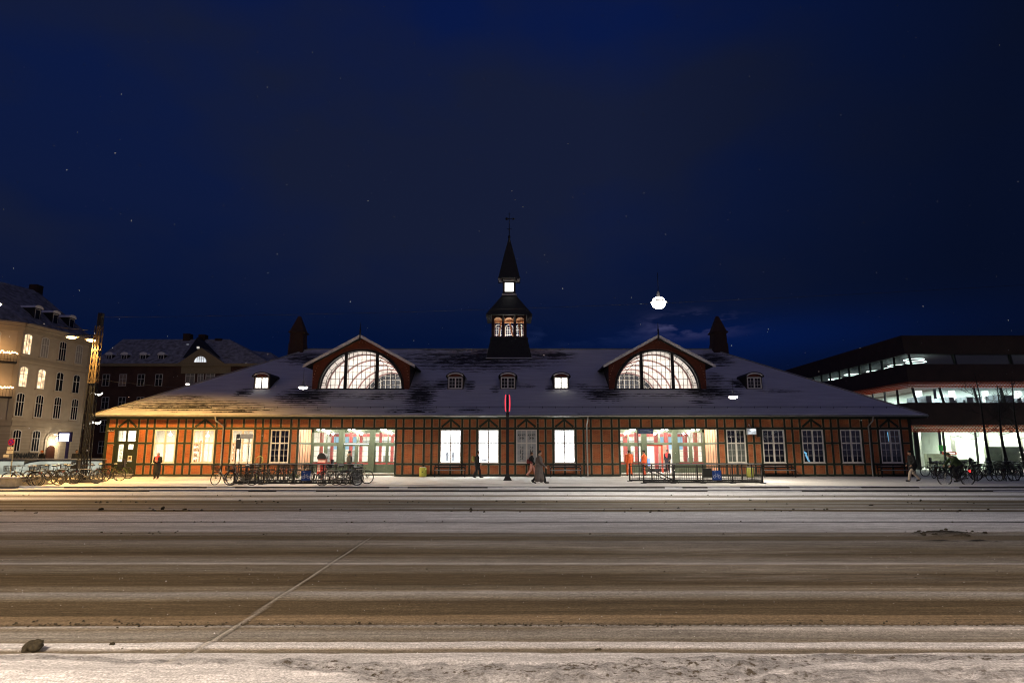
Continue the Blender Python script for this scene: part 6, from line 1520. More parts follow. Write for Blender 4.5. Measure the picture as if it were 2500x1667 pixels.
q.box(c.x - .22, c.x + .20, D0 - .02, D0, z_ - .22, z_ - .01).box(c.x - .24, c.x + .18, D0 - .02, D0, z_ - .47, z_ - .26).box(c.x - .42, c.x - .05, D0 - .02, D0, z_ - .70, z_ - .52); q.build('sign_plate', pbr('plate_white', (.72, .70, .66)), NS)
MB().prism([(c.x - .02, z_ - .15), (c.x + .02, z_ - .15), (c.x + .02, z_ - .05), (c.x - .02, z_ - .05)], D0 - .025, D0 - .021).box(c.x - .2, c.x + .15, D0 - .025, D0 - .021, z_ - .25, z_ - .235).build('sign_mark', pbr('sign_mark_red', (.3, .03, .05)), NS)
# lit screen on a blue post
P = gp(164, 1150, 0); c = at(160, 1067, 52)
LS = thing('lit_sign', 'white backlit square sign on a blue post before the cream building', 'sign', (c.x, 52, 0))
MB().box(c.x + .1, c.x + .3, 52, 52.12, 0, c.z + .3).box(c.x - .62, c.x + .42, 52.0, 52.2, c.z - .36, c.z + .42).build('sign_frame', pbr('frame_blue', (.05, .05, .2), .4), LS)
MB().box(c.x - .50, c.x + .28, 51.97, 51.995, c.z - .33, c.z + .30).build('sign_face', emit('sign_face_glow', (.85, .85, 1.0), 2.6), LS)

# ------------------------------------------------------------------ bicycles
def bike_proto(kind, frame_mat, name='bicycle'):
    """parked bicycle along x, front wheel at -x"""
    o = thing(name, 'tmp', 'bicycle', (0, 0, 0))
    wr = .34; xf, xr = -.54, .54
    def wheel(x):
        w = MB().tube([(x + wr * math.cos(a), 0, wr + wr * math.sin(a)) for a in [2 * math.pi * i / 28 for i in range(28)]], .021, 6, closed=True).build('wheel', M_rub, o, True)
        rm_ = MB().tube([(x + (wr - .028) * math.cos(a), 0, wr + (wr - .028) * math.sin(a)) for a in [2 * math.pi * i / 28 for i in range(28)]], .009, 4, closed=True)
        rm_.lathe([(.022, -.045), (.022, .045)], (x, 0, wr), 8, 'Y')
        for i in range(14):
            a = 2 * math.pi * i / 14; rm_.bar((x, .02 * (-1) ** i, wr), (x + (wr - .03) * math.cos(a), 0, wr + (wr - .03) * math.sin(a)), .0045)
        rm_.build('rim', M_alu, w)
    wheel(xf); wheel(xr)
    f = MB(); bb = (.10, 0, .29); st = (.26, 0, .74); hd = (-.33, 0, .76); hl = (-.385, 0, .60)
    if kind == 'city':
        f.tube([hl, (-.15, 0, .40), (.0, 0, .31), bb], .020, 6).tube([hd, (-.12, 0, .50), (.03, 0, .40), (.14, 0, .40)], .016, 6)
    else:
        f.tube([hl, bb], .019, 6).tube([hd, st], .017, 6)
    f.tube([bb, st], .017, 6).tube([(st[0] * .98, .04, .70), (xr, .05, wr)], .010, 5).tube([(st[0] * .98, -.04, .70), (xr, -.05, wr)], .010, 5).tube([bb, (xr, .05, wr)], .011, 5).tube([bb, (xr, -.05, wr)], .011, 5)
    f.tube([hd, hl], .022, 6)
    for s in (-1, 1): f.tube([hl, (-.42, .05 * s, .52), (xf, .05 * s, wr)], .012, 5)
    f.build('frame', frame_mat, o, True)
    for x, a0, a1 in ((xf, .1, 1.75), (xr, 1.0, 3.2)):
        g = MB(); pts = [(x + (wr + .045) * math.cos(a0 + (a1 - a0) * i / 10), 0, wr + (wr + .045) * math.sin(a0 + (a1 - a0) * i / 10)) for i in range(11)]
        for p, q in zip(pts, pts[1:]): g.bar(p, q, .055, .006, up=(0, 1, 0)) if False else g.add([(p[0], -.028, p[2]), (p[0], .028, p[2]), (q[0], .028, q[2]), (q[0], -.028, q[2])], [(0, 1, 2, 3)])
        g.build('mudguard', M_rub, o)
    g = MB(); g.box(xr - .30, xr + .12, -.06, .06, wr + .37, wr + .385).bar((xr, .06, wr), (xr + .05, .06, wr + .37), .01).bar((xr, -.06, wr), (xr + .05, -.06, wr + .37), .01)
    g.build('luggage_rack', M_rub, o)
    h = MB().tube([hd, (-.31, 0, .96)], .014, 6)
    if kind == 'city': h.tube([(-.02, .28, 1.0), (-.20, .29, 1.03), (-.31, .16, 1.0), (-.32, 0, .97), (-.31, -.16, 1.0), (-.20, -.29, 1.03), (-.02, -.28, 1.0)], .012, 6)
    else: h.tube([(-.34, .29, .98), (-.31, 0, .96), (-.34, -.29, .98)], .013, 6)
    h.build('handlebar', M_blk2, o, True)
    MB().ell((.24 + .06, 0, .96), (.14, .09, .035), 10, 6).tube([st, (.28, 0, .93)], .013, 6).build('saddle', M_blk2, o, True)
    MB().ell((.30, 0, .995), (.11, .07, .018), 8, 4).build('saddle_snow', M_snow, o, True)
    c = MB().lathe([(.09, -.055), (.09, -.045)], (bb[0], 0, bb[2]), 16, 'Y').bar((bb[0], -.07, bb[2]), (bb[0] + .14, -.07, bb[2] - .09), .018).bar((bb[0], .07, bb[2]), (bb[0] - .14, .07, bb[2] + .09), .018).box(bb[0] + .10, bb[0] + .19, -.15, -.07, bb[2] - .105, bb[2] - .08).box(bb[0] - .19, bb[0] - .10, .07, .15, bb[2] + .08, bb[2] + .105)
    c.box(bb[0], xr, -.054, -.046, bb[2] + .06, bb[2] + .09)
    c.tube([(.30, .06, .30), (.36, .16, .02)], .010, 5)
    c.build('crank', M_alu2, o)
    MB().ell((-.42, 0, .80), (.035, .03, .03), 8, 5).build('front_lamp', M_blk2, o)
    MB().box(xr + .14, xr + .16, -.03, .03, wr + .28, wr + .33).build('rear_light', pbr('rear_reflector', (.35, .01, .01), .3), o)
    if kind == 'city':
        b = MB(); x0, x1, y0, y1, z0, z1 = -.72, -.42, -.2, .2, .76, 1.0
        for i in range(7): t_ = i / 6; b.bar((x0, y0 + (y1 - y0) * t_, z0), (x0 - .03, y0 + (y1 - y0) * t_, z1), .01).bar((x1, y0 + (y1 - y0) * t_, z0), (x1, y0 + (y1 - y0) * t_, z1), .01)
        for i in range(6): t_ = i / 5; b.bar((x0 + (x1 - x0) * t_, y0, z0), (x0 + (x1 - x0) * t_, y0, z1), .01).bar((x0 + (x1 - x0) * t_, y1, z0), (x0 + (x1 - x0) * t_, y1, z1), .01)
        for zz in (z0, (z0 + z1) / 2, z1): b.bar((x0 - .02, y0, zz), (x1, y0, zz), .012).bar((x0 - .02, y1, zz), (x1, y1, zz), .012).bar((x0 - .02, y0, zz), (x0 - .02, y1, zz), .012).bar((x1, y0, zz), (x1, y1, zz), .012)
        b.box(x0, x1, y0, y1, z0 - .005, z0 + .005); b.build('basket', M_blk2, o)
    if kind == 'child':
        MB().box(.42, .74, -.15, .15, .78, .86).box(.70, .78, -.15, .15, .80, 1.25).box(.44, .74, -.17, -.14, .8, .98).box(.44, .74, .14, .17, .8, .98).build('child_seat', M_blk2, o)
    return o
M_rub = pbr('tyre_rubber', (.012, .012, .012), .6); M_alu = pbr('wheel_alloy', (.16, .155, .145), .35, .15, metal=.6); M_alu2 = pbr('crank_alloy', (.15, .15, .14), .35, .15, metal=.6)
M_blk2 = pbr('bike_black', (.014, .014, .014), .45, .3)
fm = {n_: pbr('bike_paint_' + n_, c_, .35, .1) for n_, c_ in dict(black=(.012, .012, .014), white=(.5, .48, .42), green=(.10, .16, .05), grey=(.14, .14, .15), blue=(.03, .05, .12), brown=(.10, .05, .025), silver=(.42, .40, .37)).items()}
protos = {}
bikes_done = []
def bike(kind, colr, X_, Y_, rz, label, group, z=0.0, tilt=0.06):
    k_ = (kind, colr)
    if k_ not in protos:
        o = protos[k_] = bike_proto(kind, fm[colr]); first = True
        o.location = (X_, Y_, z); o['label'] = label; o['group'] = group
    else: o = copy_tree(protos[k_], (X_, Y_, z), 0, label, group)
    o.rotation_euler = (tilt, 0, rz); bikes_done.append(o); return o
G1, G2, G3 = 'bicycles parked by the escalators at the left', 'bicycles leaning on the left railing', 'bicycles parked in front of the modern building'
r = random.Random(77)
L1 = [(66, 1186, 'diamond', 'black', 0, 'dark sports bicycle at the left end of the left rack, nearest the low wall'), (52, 1187, 'city', 'brown', .35, 'low brown bicycle half hidden at the very left end of the rack'),
      (95, 1181, 'diamond', 'grey', .1, 'grey bicycle just behind the leftmost sports bicycle'), (112, 1184, 'city', 'black', .25, 'black basket bicycle under the end of the wine shop lettering'),
      (128, 1180, 'city', 'brown', -.2, 'brown basket bicycle left of the child-seat bicycle'), (150, 1181, 'child', 'black', .15, 'black bicycle with a child seat left of the lattice mast'),
      (163, 1178, 'city', 'grey', 2.9, 'grey basket bicycle immediately behind the child-seat bicycle'), (182, 1176, 'city', 'black', .5, 'black basket bicycle close against the left side of the mast'),
      (209, 1179.5, 'diamond', 'white', .05, 'pale bicycle standing right across the foot of the lattice mast'), (226, 1175, 'city', 'blue', .6, 'dark blue bicycle behind the pale one at the mast foot'),
      (247, 1173, 'city', 'green', 2.6, 'green basket bicycle between the mast and the corner door'), (266, 1173.5, 'child', 'brown', .2, 'brown child-seat bicycle left of the corner door'), (291, 1168, 'diamond', 'green', 0, 'green bicycle parked right before the corner door steps')]
for px_, py_, kd, co_, rz_, lb in L1:
    P = gp(px_, py_, 0); bike(kd, co_, P.x, P.y, rz_, lb, G1)
L2 = [(543, 1182, 'city', 'white', 1.25, 'pale bicycle seen end-on at the left end of the left railing', -.3), (588, 1184, 'city', 'black', .05, 'black basket bicycle in front of the left end of the left railing', -.3),
      (612, 1182, 'diamond', 'brown', 3.1, 'brown bicycle overlapping the black basket bicycle at the left railing', -.3), (640, 1177, 'city', 'grey', .05, 'grey bicycle behind the left railing under the green bent tube', 1), (668, 1177.5, 'city', 'black', 3.1, 'black bicycle behind the left railing below the dark window', 1),
      (704, 1177.5, 'diamond', 'blue', .1, 'blue bicycle behind the left railing just left of the blue sign', 1), (728, 1178, 'city', 'green', 3.0, 'green bicycle behind the left railing half covered by the blue sign', 1), (776, 1177.5, 'child', 'black', .0, 'black child-seat bicycle between the blue sign and the post box', 1),
      (812, 1184.5, 'diamond', 'silver', .6, 'silver bicycle turned outward in front of the left railing right part', -.3), (845, 1184, 'diamond', 'grey', 3.05, 'grey bicycle leaning at the right end of the left railing', -.3), (871, 1180, 'diamond', 'white', 3.14, 'pale bicycle sticking out past the right end of the left railing', -.3)]
for px_, py_, kd, co_, rz_, lb, sd in L2:
    P = gp(px_, py_, 0); bike(kd, co_, P.x, P.y, rz_, lb, G2, tilt=-.08 if sd > 0 else .10)
G3B = thing
k_ = 0
kinds = ['city', 'diamond', 'city', 'child', 'diamond', 'city']; cols_ = ['black', 'grey', 'brown', 'black', 'green', 'black', 'blue']
spots3 = []
for i in range(31):
    px_ = 2276 + i * 7.8 + r.uniform(-2.5, 2.5); row_ = i % 3
    py_ = (1157, 1160.5, 1167)[row_] + (6 if px_ > 2360 and row_ == 2 else 0); spots3.append((px_, py_))
spots3[0] = (2278, 1162)
ordn = ['first', 'second', 'third', 'fourth', 'fifth', 'sixth', 'seventh', 'eighth', 'ninth', 'tenth', 'eleventh', 'twelfth', 'thirteenth', 'fourteenth', 'fifteenth', 'sixteenth', 'seventeenth', 'eighteenth', 'nineteenth', 'twentieth', 'twenty-first', 'twenty-second', 'twenty-third', 'twenty-fourth', 'twenty-fifth', 'twenty-sixth', 'twenty-seventh', 'twenty-eighth', 'twenty-ninth', 'thirtieth', 'thirty-first']
for i, (px_, py_) in enumerate(spots3):
    P = gp(px_, py_, 0); kd = kinds[i % 6]; co_ = cols_[i % 7]
    if i == 0: kd, co_ = 'diamond', 'black'
    lb = 'black bicycle standing clear at the left end of the shop front bicycles' if i == 0 else '%s bicycle%s, %s from left before the lit shop front' % (co_, {'city': ' with front basket', 'child': ' with child seat', 'diamond': ''}[kd], ordn[i])
    bike(kd, co_, P.x, P.y, (0 if i == 0 else r.uniform(-1.2, 1.2) + (math.pi if i % 2 else 0)), lb, G3, tilt=r.uniform(-.12, .12))
# the green bent tube seen above the left railing: a tall curved stand
c = at(634, 1125, RL[4] + .5); o = MB().tube([(c.x - .32, c.y, c.z - .08), (c.x - .2, c.y, c.z + .16), (c.x - .02, c.y, c.z + .30), (c.x + .14, c.y, c.z + .22), (c.x + .18, c.y, c.z + .0), (c.x + .10, c.y, c.z - .12), (c.x + .22, c.y, c.z - .22), (c.x + .24, c.y, c.z - .36), (c.x + .08, c.y, c.z - .42), (c.x - .1, c.y, c.z - .36), (c.x - .12, c.y, .02)], .024, 8).build('curved_stand', pbr('lime_green_paint', (.36, .42, .12), .4), None, True)
tag(o, 'lime green curved tube rising above the left railing', 'curved stand')

# ------------------------------------------------------------------ people
def capsule(mb, a, b, ra, rb, n=10):
    a = Vector(a); b = Vector(b); d = (b - a); L_ = d.length; u = d.normalized() if L_ > 1e-6 else Vector((0, 0, 1))
    pts = []; rr = []
    for t_ in (-.95, -.7, -.35): pts.append(a + u * ra * t_); rr.append(ra * math.sqrt(1 - t_ * t_))
    for i in range(5): pts.append(a + d * (i / 4)); rr.append(ra + (rb - ra) * i / 4)
    for t_ in (.35, .7, .95): pts.append(b + u * rb * t_); rr.append(rb * math.sqrt(1 - t_ * t_))
    mb.tube(pts, rr, n)
def ellm(mb, c, r_, M=None, n=14, m=10):
    k0 = len(mb.v); mb.ell((0, 0, 0), r_, n, m)
    for i in range(k0, len(mb.v)):
        v = Vector(mb.v[i]); v = (M @ v if M is not None else v) + Vector(c); mb.v[i] = tuple(v)
def fuse(mb, name, mat, parent, voxel=.016, smooth=2):
    me = bpy.data.meshes.new(name); me.from_pydata(mb.v, [], mb.f)
    o = bpy.data.objects.new(name, me); COL.objects.link(o)
    md = o.modifiers.new('r', 'REMESH'); md.mode = 'VOXEL'; md.voxel_size = voxel; md.use_smooth_shade = True
    s_ = o.modifiers.new('s', 'SMOOTH'); s_.iterations = smooth; s_.factor = .5
    dg = bpy.context.evaluated_depsgraph_get(); dg.update(); m2 = bpy.data.meshes.new_from_object(o.evaluated_get(dg))
    bpy.data.objects.remove(o); bpy.data.meshes.remove(me); m2.name = name
    m2.materials.clear(); m2.materials.append(mat)
    p = bpy.data.objects.new(name, m2); COL.objects.link(p); p.parent = parent; return p
M_skin = pbr('skin', (.42, .24, .16), .6, .05)
M_shoe = pbr('black_shoes', (.012, .011, .010), .5)
def person(label, loc, rz, stride=0.0, h=1.75, coat=(.02, .02, .022), trous=(.02, .02, .025), coat_len=.0, hair=(.03, .02, .012), hat=None, arms='walk', scarf=None, bag=None, lean=0.0, hood=None, belt=None, pose=None, coat_w=1.0, seat=None, shoe=None, band=None, group=None):
    """stands facing -y; stride > 0 puts the left leg forward"""
    o = thing('person', label, 'person', loc, rz); 
    if group: o['group'] = group
    k = h / 1.75
    V = lambda x, y, z: Vector((x * k, y * k, z * k))
    if pose: J = {a: V(*b) for a, b in pose.items()}
    else:
        s = stride; dz = s * s * .28
        J = dict(pel=V(0, 0, .95 - dz), ch=V(0, -lean * .5, 1.28 - dz), nk=V(0, -lean * .85, 1.48 - dz), hd=V(0, -lean * 1.05 - .015, 1.625 - dz))
        J['hl'], J['hr'] = J['pel'] + V(.09, 0, -.03), J['pel'] + V(-.09, 0, -.03)
        J['kl'], J['kr'] = V(.10, -s * .62 - .04, .50 - dz * .2), V(-.10, s * .30 - .05, .49 - dz * .5)
        J['al'], J['ar'] = V(.10, -s * 1.0, .10), V(-.10, s * 1.0, .10 + s * .16)
        J['fl'], J['fr'] = J['al'] + V(.01, -.17, -.055 + s * .05), J['ar'] + V(-.01, -.16, -.06 - s * .10)
        J['sl'], J['sr'] = J['ch'] + V(.185, 0, .145), J['ch'] + V(-.185, 0, .145)
        if arms == 'walk': J['el'], J['er'] = J['sl'] + V(.05, s * .28 + .03, -.28), J['sr'] + V(-.05, -s * .25 + .02, -.28); J['wl'], J['wr'] = J['el'] + V(.01, s * .1 - .10, -.23), J['er'] + V(-.01, -s * .5 - .05, -.22)
        elif arms == 'phone': J['el'], J['er'] = J['sl'] + V(.05, .0, -.28), J['sr'] + V(-.05, .0, -.28); J['wl'], J['wr'] = J['el'] + V(-.15, -.20, .05), J['er'] + V(.15, -.20, .05)
        else: J['el'], J['er'] = J['sl'] + V(.06, .02, -.28), J['sr'] + V(-.06, .02, -.28); J['wl'], J['wr'] = J['el'] + V(-.03, -.16, -.17), J['er'] + V(.03, -.16, -.17)
    B = MB()
    capsule(B, J['pel'], J['ch'], .125 * k, .14 * k); capsule(B, J['ch'], J['nk'], .13 * k, .06 * k); capsule(B, J['nk'], J['hd'], .052 * k, .055 * k); capsule(B, J['sl'], J['sr'], .062 * k, .062 * k)
    up = (J['hd'] - J['nk']).normalized(); fwd = Vector((0, -1, 0)); fwd = (fwd - up * fwd.dot(up)).normalized()
    if pose and 'look' in J: fwd = (J['look'] - J['hd']); fwd = (fwd - up * fwd.dot(up)).normalized()
    sd = up.cross(fwd) * -1
    M = Matrix((sd, fwd, up)).transposed()
    hd = J['hd']
    ellm(B, hd + up * .01 * k, (.074 * k, .094 * k, .112 * k), M)
    ellm(B, hd - up * .055 * k + fwd * .03 * k, (.052 * k, .058 * k, .058 * k), M)                       # jaw
    capsule(B, hd + fwd * .088 * k - up * .005 * k, hd + fwd * .104 * k - up * .028 * k, .012 * k, .016 * k, 8)   # nose
    for s_ in (-1, 1):
        ellm(B, hd + sd * .075 * k * s_ - up * .01 * k, (.014 * k, .022 * k, .034 * k), M); ellm(B, hd + fwd * .082 * k + sd * .03 * s_ * k + up * .028 * k, (.022 * k, .014 * k, .010 * k), M)   # ears, brows
    ellm(B, hd + fwd * .085 * k - up * .058 * k, (.024 * k, .012 * k, .010 * k), M)
    for a, b, c, d_ in (('sl', 'el', 'wl', 1), ('sr', 'er', 'wr', -1)):
        capsule(B, J[a], J[b], .048 * k, .038 * k); capsule(B, J[b], J[c], .037 * k, .027 * k)
        w = J[c]; dr = (J[c] - J[b]).normalized(); sdv = Vector((d_, 0, 0)); sdv = (sdv - dr * sdv.dot(dr)).normalized(); nv = dr.cross(sdv)
        capsule(B, w, w + dr * .075 * k, .030 * k, .036 * k)
        for fi_, (o1, L_) in enumerate(((-.030, .062), (-.010, .074), (.010, .070), (.030, .054))):
            p = w + dr * .095 * k + nv * o1 * k; q = p + (dr * .8 - sdv * .25) * L_ * .55 * k; capsule(B, p - dr * .02, q, .0125 * k, .0115 * k, 6); capsule(B, q, q + (dr * .55 - sdv * .7).normalized() * L_ * .5 * k, .0115 * k, .010 * k, 6)
        p = w + dr * .03 * k - nv * .035 * k; capsule(B, p, p + (dr * .7 - nv * .7) * .05 * k, .014 * k, .012 * k, 6)
    for a, b, c, d_ in (('hl', 'kl', 'al', 'fl'), ('hr', 'kr', 'ar', 'fr')):
        capsule(B, J[a], J[b], .082 * k, .055 * k); capsule(B, J[b], J[c], .055 * k, .038 * k); capsule(B, J[c], J[d_], .036 * k, .028 * k)
    fuse(B, 'body', M_skin, o, .0135, 1)
    # trousers
    T = MB(); w_ = .012 * k
    for a, b, c in (('hl', 'kl', 'al'), ('hr', 'kr', 'ar')):
        c2 = J[b].lerp(J[c], .94); capsule(T, J[a], J[b], .092 * k + w_, .07 * k + w_); capsule(T, J[b], c2, .066 * k + w_, .056 * k + w_)
    capsule(T, J['hl'] + V(0, 0, .03), J['hr'] + V(0, 0, .03), .115 * k, .115 * k); capsule(T, J['pel'], J['pel'] + (J['ch'] - J['pel']) * .3, .135 * k, .135 * k)
    tn = '_'.join('%02d' % int(q * 99) for q in trous); cn = '_'.join('%02d' % int(q * 99) for q in coat)
    fuse(T, 'trousers', pbr('trousers_' + tn, trous, .8, .15, 10), o)
    Sh = MB()
    for c, d_ in (('al', 'fl'), ('ar', 'fr')):
        capsule(Sh, J[c] + (J[d_] - J[c]) * -.25, J[c] + V(0, 0, .03), .046 * k, .050 * k); capsule(Sh, J[c] + V(0, 0, -.03), J[d_] + V(0, 0, .005), .046 * k, .040 * k)
    fuse(Sh, 'shoe', pbr('shoes_x', shoe, .6) if shoe else M_shoe, o)
    # coat or jacket
    Cc = MB(); u = .030 * k * coat_w
    capsule(Cc, J['pel'] - (J['ch'] - J['pel']) * .05, J['ch'], .140 * k + u, .155 * k + u); capsule(Cc, J['ch'], J['ch'].lerp(J['nk'], .8), .15 * k + u, .07 * k + u * .5); capsule(Cc, J['sl'] - V(0, 0, .01), J['sr'] - V(0, 0, .01), .075 * k + u * .4, .075 * k + u * .4)
    for a, b, c in (('sl', 'el', 'wl'), ('sr', 'er', 'wr')):
        capsule(Cc, J[a], J[b], .066 * k + u * .4, .055 * k + u * .4); capsule(Cc, J[b], J[b].lerp(J[c], .92), .055 * k + u * .4, .045 * k + u * .3)
    if coat_len > 0:
        for s_ in (-1, 1):
            top_ = J['pel'] + V(.05 * s_, 0, .02)
            kn = J['kl' if s_ > 0 else 'kr']; bot = top_.lerp(kn, min(1, coat_len / .45)) * 1.0
            if coat_len > .45: bot = kn.lerp(J['al' if s_ > 0 else 'ar'], (coat_len - .45) / .4)
            bot = Vector((bot.x * .8, bot.y * .42, bot.z)); capsule(Cc, top_, bot, .145 * k + u, .125 * k + u)
        capsule(Cc, J['pel'], Vector((0, (J['kl'].y + J['kr'].y) / 2 * .5, J['pel'].z - coat_len * .8 * k)), .16 * k + u, .15 * k + u)
    ct = fuse(Cc, 'coat', pbr('coat_' + cn, coat, .85, .15, 8), o)
    if band:
        bm_ = MB(); c = J['pel'].lerp(J['ch'], .12); bm_.lathe([(.185 * k + u, -.045 * k), (.190 * k + u, .0), (.185 * k + u, .045 * k)], tuple(c), 20); bm_.build('coat_hem', pbr('black_hem', band), o)
    # hair / hat
    Hh = MB(); ellm(Hh, hd + up * .028 * k - fwd * .016 * k, (.086 * k, .100 * k, .104 * k), M)
    if hat is None:
        ellm(Hh, hd - up * .03 * k - fwd * .055 * k, (.066 * k, .05 * k, .085 * k), M)
    else: ellm(Hh, hd + up * .075 * k - fwd * .01 * k, (.088 * k, .10 * k, .065 * k), M)
    hb = MB(); hb.v = [tuple(Vector(v)) for v in Hh.v]; hb.f = Hh.f
    # keep the face clear: drop the hair ball's front-lower part by shifting it back
    for i, v in enumerate(hb.v):
        q = Vector(v) - hd; f_ = q.dot(fwd); z_ = q.dot(up)
        if f_ > .045 * k and z_ < .052 * k: hb.v[i] = tuple(Vector(v) - fwd * (f_ - .045 * k))
    fuse(hb, 'hat' if hat else 'hair', pbr('head_' + '_'.join('%02d' % int(q * 99) for q in (hat or hair)), hat or hair, .9, .2, 30), o, .012, 1)
    if hood:
        Ho = MB(); capsule(Ho, J['nk'] + V(-.09, .03, .0), J['nk'] + V(.09, .03, 0), .055 * k, .055 * k); capsule(Ho, J['nk'] + V(0, .09, .03), J['nk'] + V(0, .06, -.06), .07 * k, .05 * k); fuse(Ho, 'hood', pbr('hood_c', hood, .95, .2, 40), o)
    if scarf:
        Sc = MB(); ring = [J['nk'] + V(.085 * math.cos(a), .085 * math.sin(a), .03 + .012 * math.sin(2 * a)) for a in [2 * math.pi * i / 12 for i in range(12)]]
        for p, q in zip(ring, ring[1:] + ring[:1]): capsule(Sc, p, q, .042 * k, .042 * k, 6)
        capsule(Sc, J['nk'] + V(.03, -.15, -.02), J['nk'] + V(.02, -.20, -.32), .05 * k, .055 * k); capsule(Sc, J['nk'] + V(-.05, -.15, -.02), J['nk'] + V(-.06, -.19, -.22), .045 * k, .05 * k)
        fuse(Sc, 'scarf', pbr('scarf_pink', scarf, .9, .15, 20), o)
    return o, J
def gper(px_, py_): P = gp(px_, py_, 0); return (P.x, P.y, 0)
HV = (.85, .16, .05)
person('person in black coat and bright pink scarf looking at a phone before the shop window', gper(381, 1169.5), .1, 0.0, 1.62, (.012, .012, .013), (.012, .012, .014), .55, hair=(.22, .13, .07), arms='phone', scarf=(.85, .09, .09), coat_w=1.25)
person('person in a black beanie and dark hooded jacket walking behind the left railing', gper(851, 1168), math.pi / 2 + .3, .12, 1.74, (.06, .055, .045), (.02, .02, .025), hat=(.01, .01, .012), hood=(.28, .22, .15))
bp_ = person('person in dark clothes with a yellow-green backpack walking past the bright window', gper(1164, 1167), math.pi / 2, .22, 1.76, (.018, .02, .017), (.016, .017, .02), .12, hair=(.015, .013, .01), lean=.05)
B = MB(); capsule(B, (0, .24, 1.16), (0, .24, 1.34), .12, .10); ob = fuse(B, 'backpack', pbr('backpack_olive', (.30, .27, .07), .7), bp_[0]); ob.parent = None
bpk = ob; bpk.location = bp_[0].location; bpk.rotation_euler = bp_[0].rotation_euler; tag(bpk, 'yellow-green backpack worn by the walker at the bright window', 'backpack')
p5 = person('person in a short black jacket and pale pink trousers walking with a dark red bag', gper(1297, 1163.5), math.pi / 2, .30, 1.70, (.010, .010, .012), (.62, .30, .24), .0, hair=(.10, .05, .03), lean=.04, scarf=None, shoe=(.2, .1, .08))
B = MB(); capsule(B, (-.15, .22, .98), (-.15, .22, 1.12), .11, .09); capsule(B, (-.15, .0, .95), (-.12, .06, 1.0), .09, .09); ob = fuse(B, 'handbag', pbr('bag_dark_red', (.16, .02, .015), .6), p5[0]); ob.parent = None
ob.location = p5[0].location; ob.rotation_euler = p5[0].rotation_euler; tag(ob, 'dark red bag carried by the person in pink trousers', 'bag')
p6 = person('person in a long grey coat striding along the kerb in front of the papered window', gper(1316, 1181), math.pi / 2 + .05, .34, 1.78, (.115, .095, .088), (.012, .012, .014), .72, hair=(.03, .02, .016), hat=(.045, .035, .03), lean=.03, coat_w=1.2)
person('person in orange high-visibility suit walking into the right entrance, seen from behind', gper(1537, 1162.5), math.pi + .1, .16, 1.80, HV, (.88, .14, .03), .0, hair=(.02, .015, .012), hat=(.03, .025, .02), coat_w=1.35, band=(.01, .01, .01))
person('person in an orange high-visibility suit standing by the end of the right railing', gper(1574, 1162), -math.pi / 2 - .2, .05, 1.80, HV, (.80, .12, .04), .0, hat=(.012, .011, .01), arms='rest')
person('person in a dark coat standing inside the open doorway of the right entrance', (ex(1632), EY + .6, .17), -.6, .0, 1.66, (.03, .03, .045), (.012, .012, .013), .2, hat=(.04, .04, .07), arms='rest', scarf=(.35, .35, .4))
person('person in a black puffy coat and beige trousers striding left near the right corner', gper(2233, 1176), -math.pi / 2, .36, 1.78, (.009, .009, .010), (.46, .38, .30), .18, hair=(.02, .015, .01), hat=(.015, .013, .012), lean=.10, coat_w=1.7, arms='rest')
person('person with an orange cap and dark coat by the escalators at the left', (at(97, 1150, 50)[0], 50, 0), -.4, .1, 1.80, (.016, .015, .015), (.02, .02, .02), .25, hat=(.75, .22, .06), coat_w=1.4, hood=(.6, .5, .4))
person('person in a dark hooded coat standing left of the lattice mast', (at(182, 1150, 50)[0], 50, 0), .5, .0, 1.84, (.035, .037, .04), (.02, .02, .02), .3, hat=(.05, .05, .055), coat_w=1.3)
person('person partly hidden behind the station corner at the left', (at(251, 1150, 54)[0], 54, 0), .2, .0, 1.78, (.014, .014, .016), (.02, .02, .02), .2, hair=(.05, .03, .02))
# person inside left hall
person('person in white inside the left hall, at the right door of the left entrance', (ex(958), EY + 2.2, .17), -.8, .1, 1.7, (.30, .32, .45), (.05, .06, .12), .1, arms='rest')
# cyclist
P = gp(2336, 1184.5, -.07); CZ = -.07
cb = copy_tree(protos[('diamond', 'black')], (P.x, P.y, CZ), 0, 'dark bicycle ridden to the left in front of the shop front, red rear light on', 'x', scale=(1.12, 1.0, 1.05)); cb.rotation_euler = (0, 0, 0)
if 'group' in cb: del cb['group']
for c in list(kids(cb)):
    if c.name.startswith('saddle_snow'): bpy.data.objects.remove(c)
    elif c.name.startswith('rear_light'):
        c.data = c.data.copy(); c.data.materials.clear(); c.data.materials.append(emit('red_rear_light', (1, .02, .02), 5))
        for v in c.data.vertices: v.co.x += .02 if v.co.x > .7 else 0; v.co.y *= 2.2; v.co.z = .62 + (v.co.z - .645) * 1.6 + .08
cyc_pose = dict(pel=(0, .27, 1.03), ch=(0, .02, 1.33), nk=(0, -.16, 1.47), hd=(0, -.27, 1.58), look=(0, -1.2, 1.35), hl=(.09, .25, 1.0), hr=(-.09, .25, 1.0), kl=(.11, -.14, .80), kr=(-.11, -.02, .62), al=(.11, .06, .42), ar=(-.11, .15, .24),
                fl=(.11, -.10, .36), fr=(-.11, -.02, .20), sl=(.19, -.02, 1.42), sr=(-.19, -.02, 1.42), el=(.24, -.22, 1.22), er=(-.24, -.22, 1.22), wl=(.24, -.36, 1.06), wr=(-.24, -.36, 1.06))
person('cyclist in a green jacket leaning forward, riding left past the parked bicycles', (P.x, P.y, CZ), -math.pi / 2, pose=cyc_pose, h=1.75, coat=(.035, .06, .02), trous=(.015, .016, .018), hat=(.05, .07, .03), coat_w=1.3, hood=(.04, .06, .02))

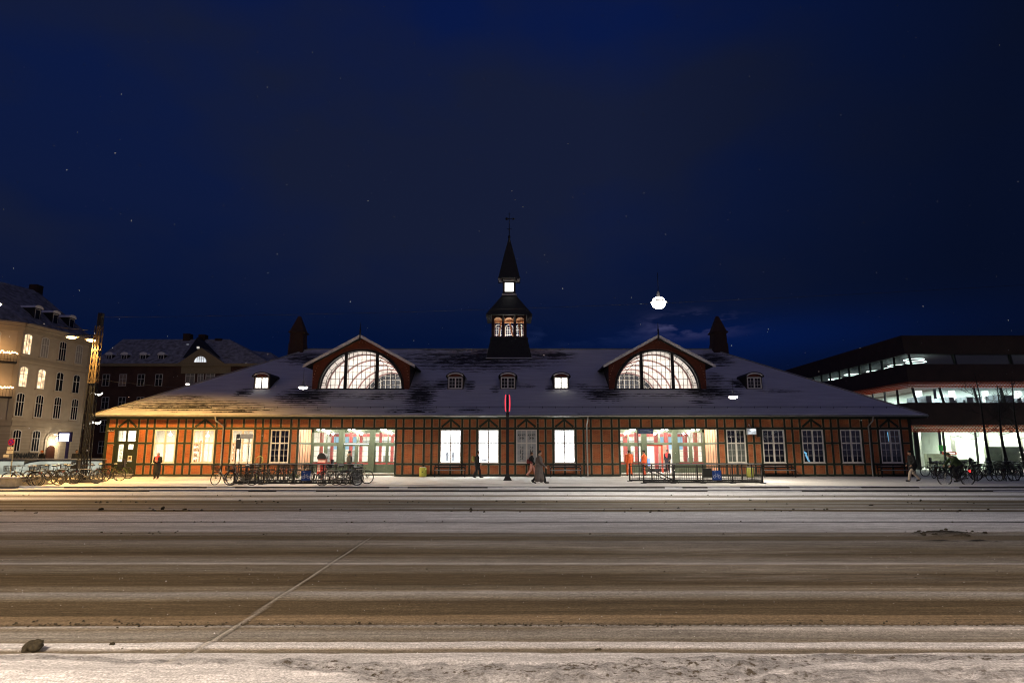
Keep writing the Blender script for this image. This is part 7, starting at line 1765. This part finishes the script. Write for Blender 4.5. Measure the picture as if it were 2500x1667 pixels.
# ------------------------------------------------------------------ snowflakes in the air
fm_ = MB(); r = random.Random(99)
for i in range(1500):
    D = 4.0 + 30 * r.random() ** 1.3; X_ = r.uniform(-.86, .86) * D; zmax = CAMZ + .85 * D
    Z_ = r.uniform(-.1, min(zmax, 22))
    if X_ < -4 and D > 14 or (X_ - PA.x) ** 2 + (D - PA.y) ** 2 < 50 and r.random() < .3: continue
    s = r.uniform(.0018, .0048) * (1.0 + .03 * D)
    n_ = len(fm_.v); d1 = Vector((r.gauss(0, 1), r.gauss(0, 1), r.gauss(0, 1))).normalized() * s
    d2 = d1.orthogonal().normalized() * s * r.uniform(.5, 1); d3 = d1.cross(d2).normalized() * s * r.uniform(.3, .8); c = Vector((X_, D, Z_))
    fm_.v += [tuple(c + d1), tuple(c - d1), tuple(c + d2), tuple(c - d2), tuple(c + d3), tuple(c - d3)]
    for t_ in ((0, 2, 4), (2, 1, 4), (1, 3, 4), (3, 0, 4), (2, 0, 5), (1, 2, 5), (3, 1, 5), (0, 3, 5)): fm_.f.append(tuple(n_ + q for q in t_))
fl = fm_.build('falling_snow', pbr('snowflake', (.85, .85, .88), .9, .02), None); tag(fl, 'snowflakes drifting down through the night air', 'snow', kind='stuff')
# fresh flakes lying on the near road catch the lamps
gm_ = MB(); r = random.Random(55)
for i in range(420):
    D = 4.6 + 7 * r.random() ** 1.5; X_ = r.uniform(-.85, .85) * D; s = r.uniform(.0020, .0042) * (1 + .05 * D); z_ = RZ + .035 + (.05 if D < 5.9 else 0)
    n_ = len(gm_.v); c = Vector((X_, D, z_)); a = Vector((r.gauss(0, 1), r.gauss(0, 1), r.gauss(0, 1))).normalized() * s; b = a.orthogonal().normalized() * s; c3 = a.cross(b).normalized() * s * .6
    gm_.v += [tuple(c + a), tuple(c - a), tuple(c + b), tuple(c - b), tuple(c + c3), tuple(c - c3)]
    for t_ in ((0, 2, 4), (2, 1, 4), (1, 3, 4), (3, 0, 4), (2, 0, 5), (1, 2, 5), (3, 1, 5), (0, 3, 5)): gm_.f.append(tuple(n_ + q for q in t_))
o = gm_.build('loose_flakes', pbr('ice_crystal', (.95, .95, .97), .15, .02, spec=1.0), None); tag(o, 'coarse ice crystals scattered on the near snow', 'snow', kind='stuff')
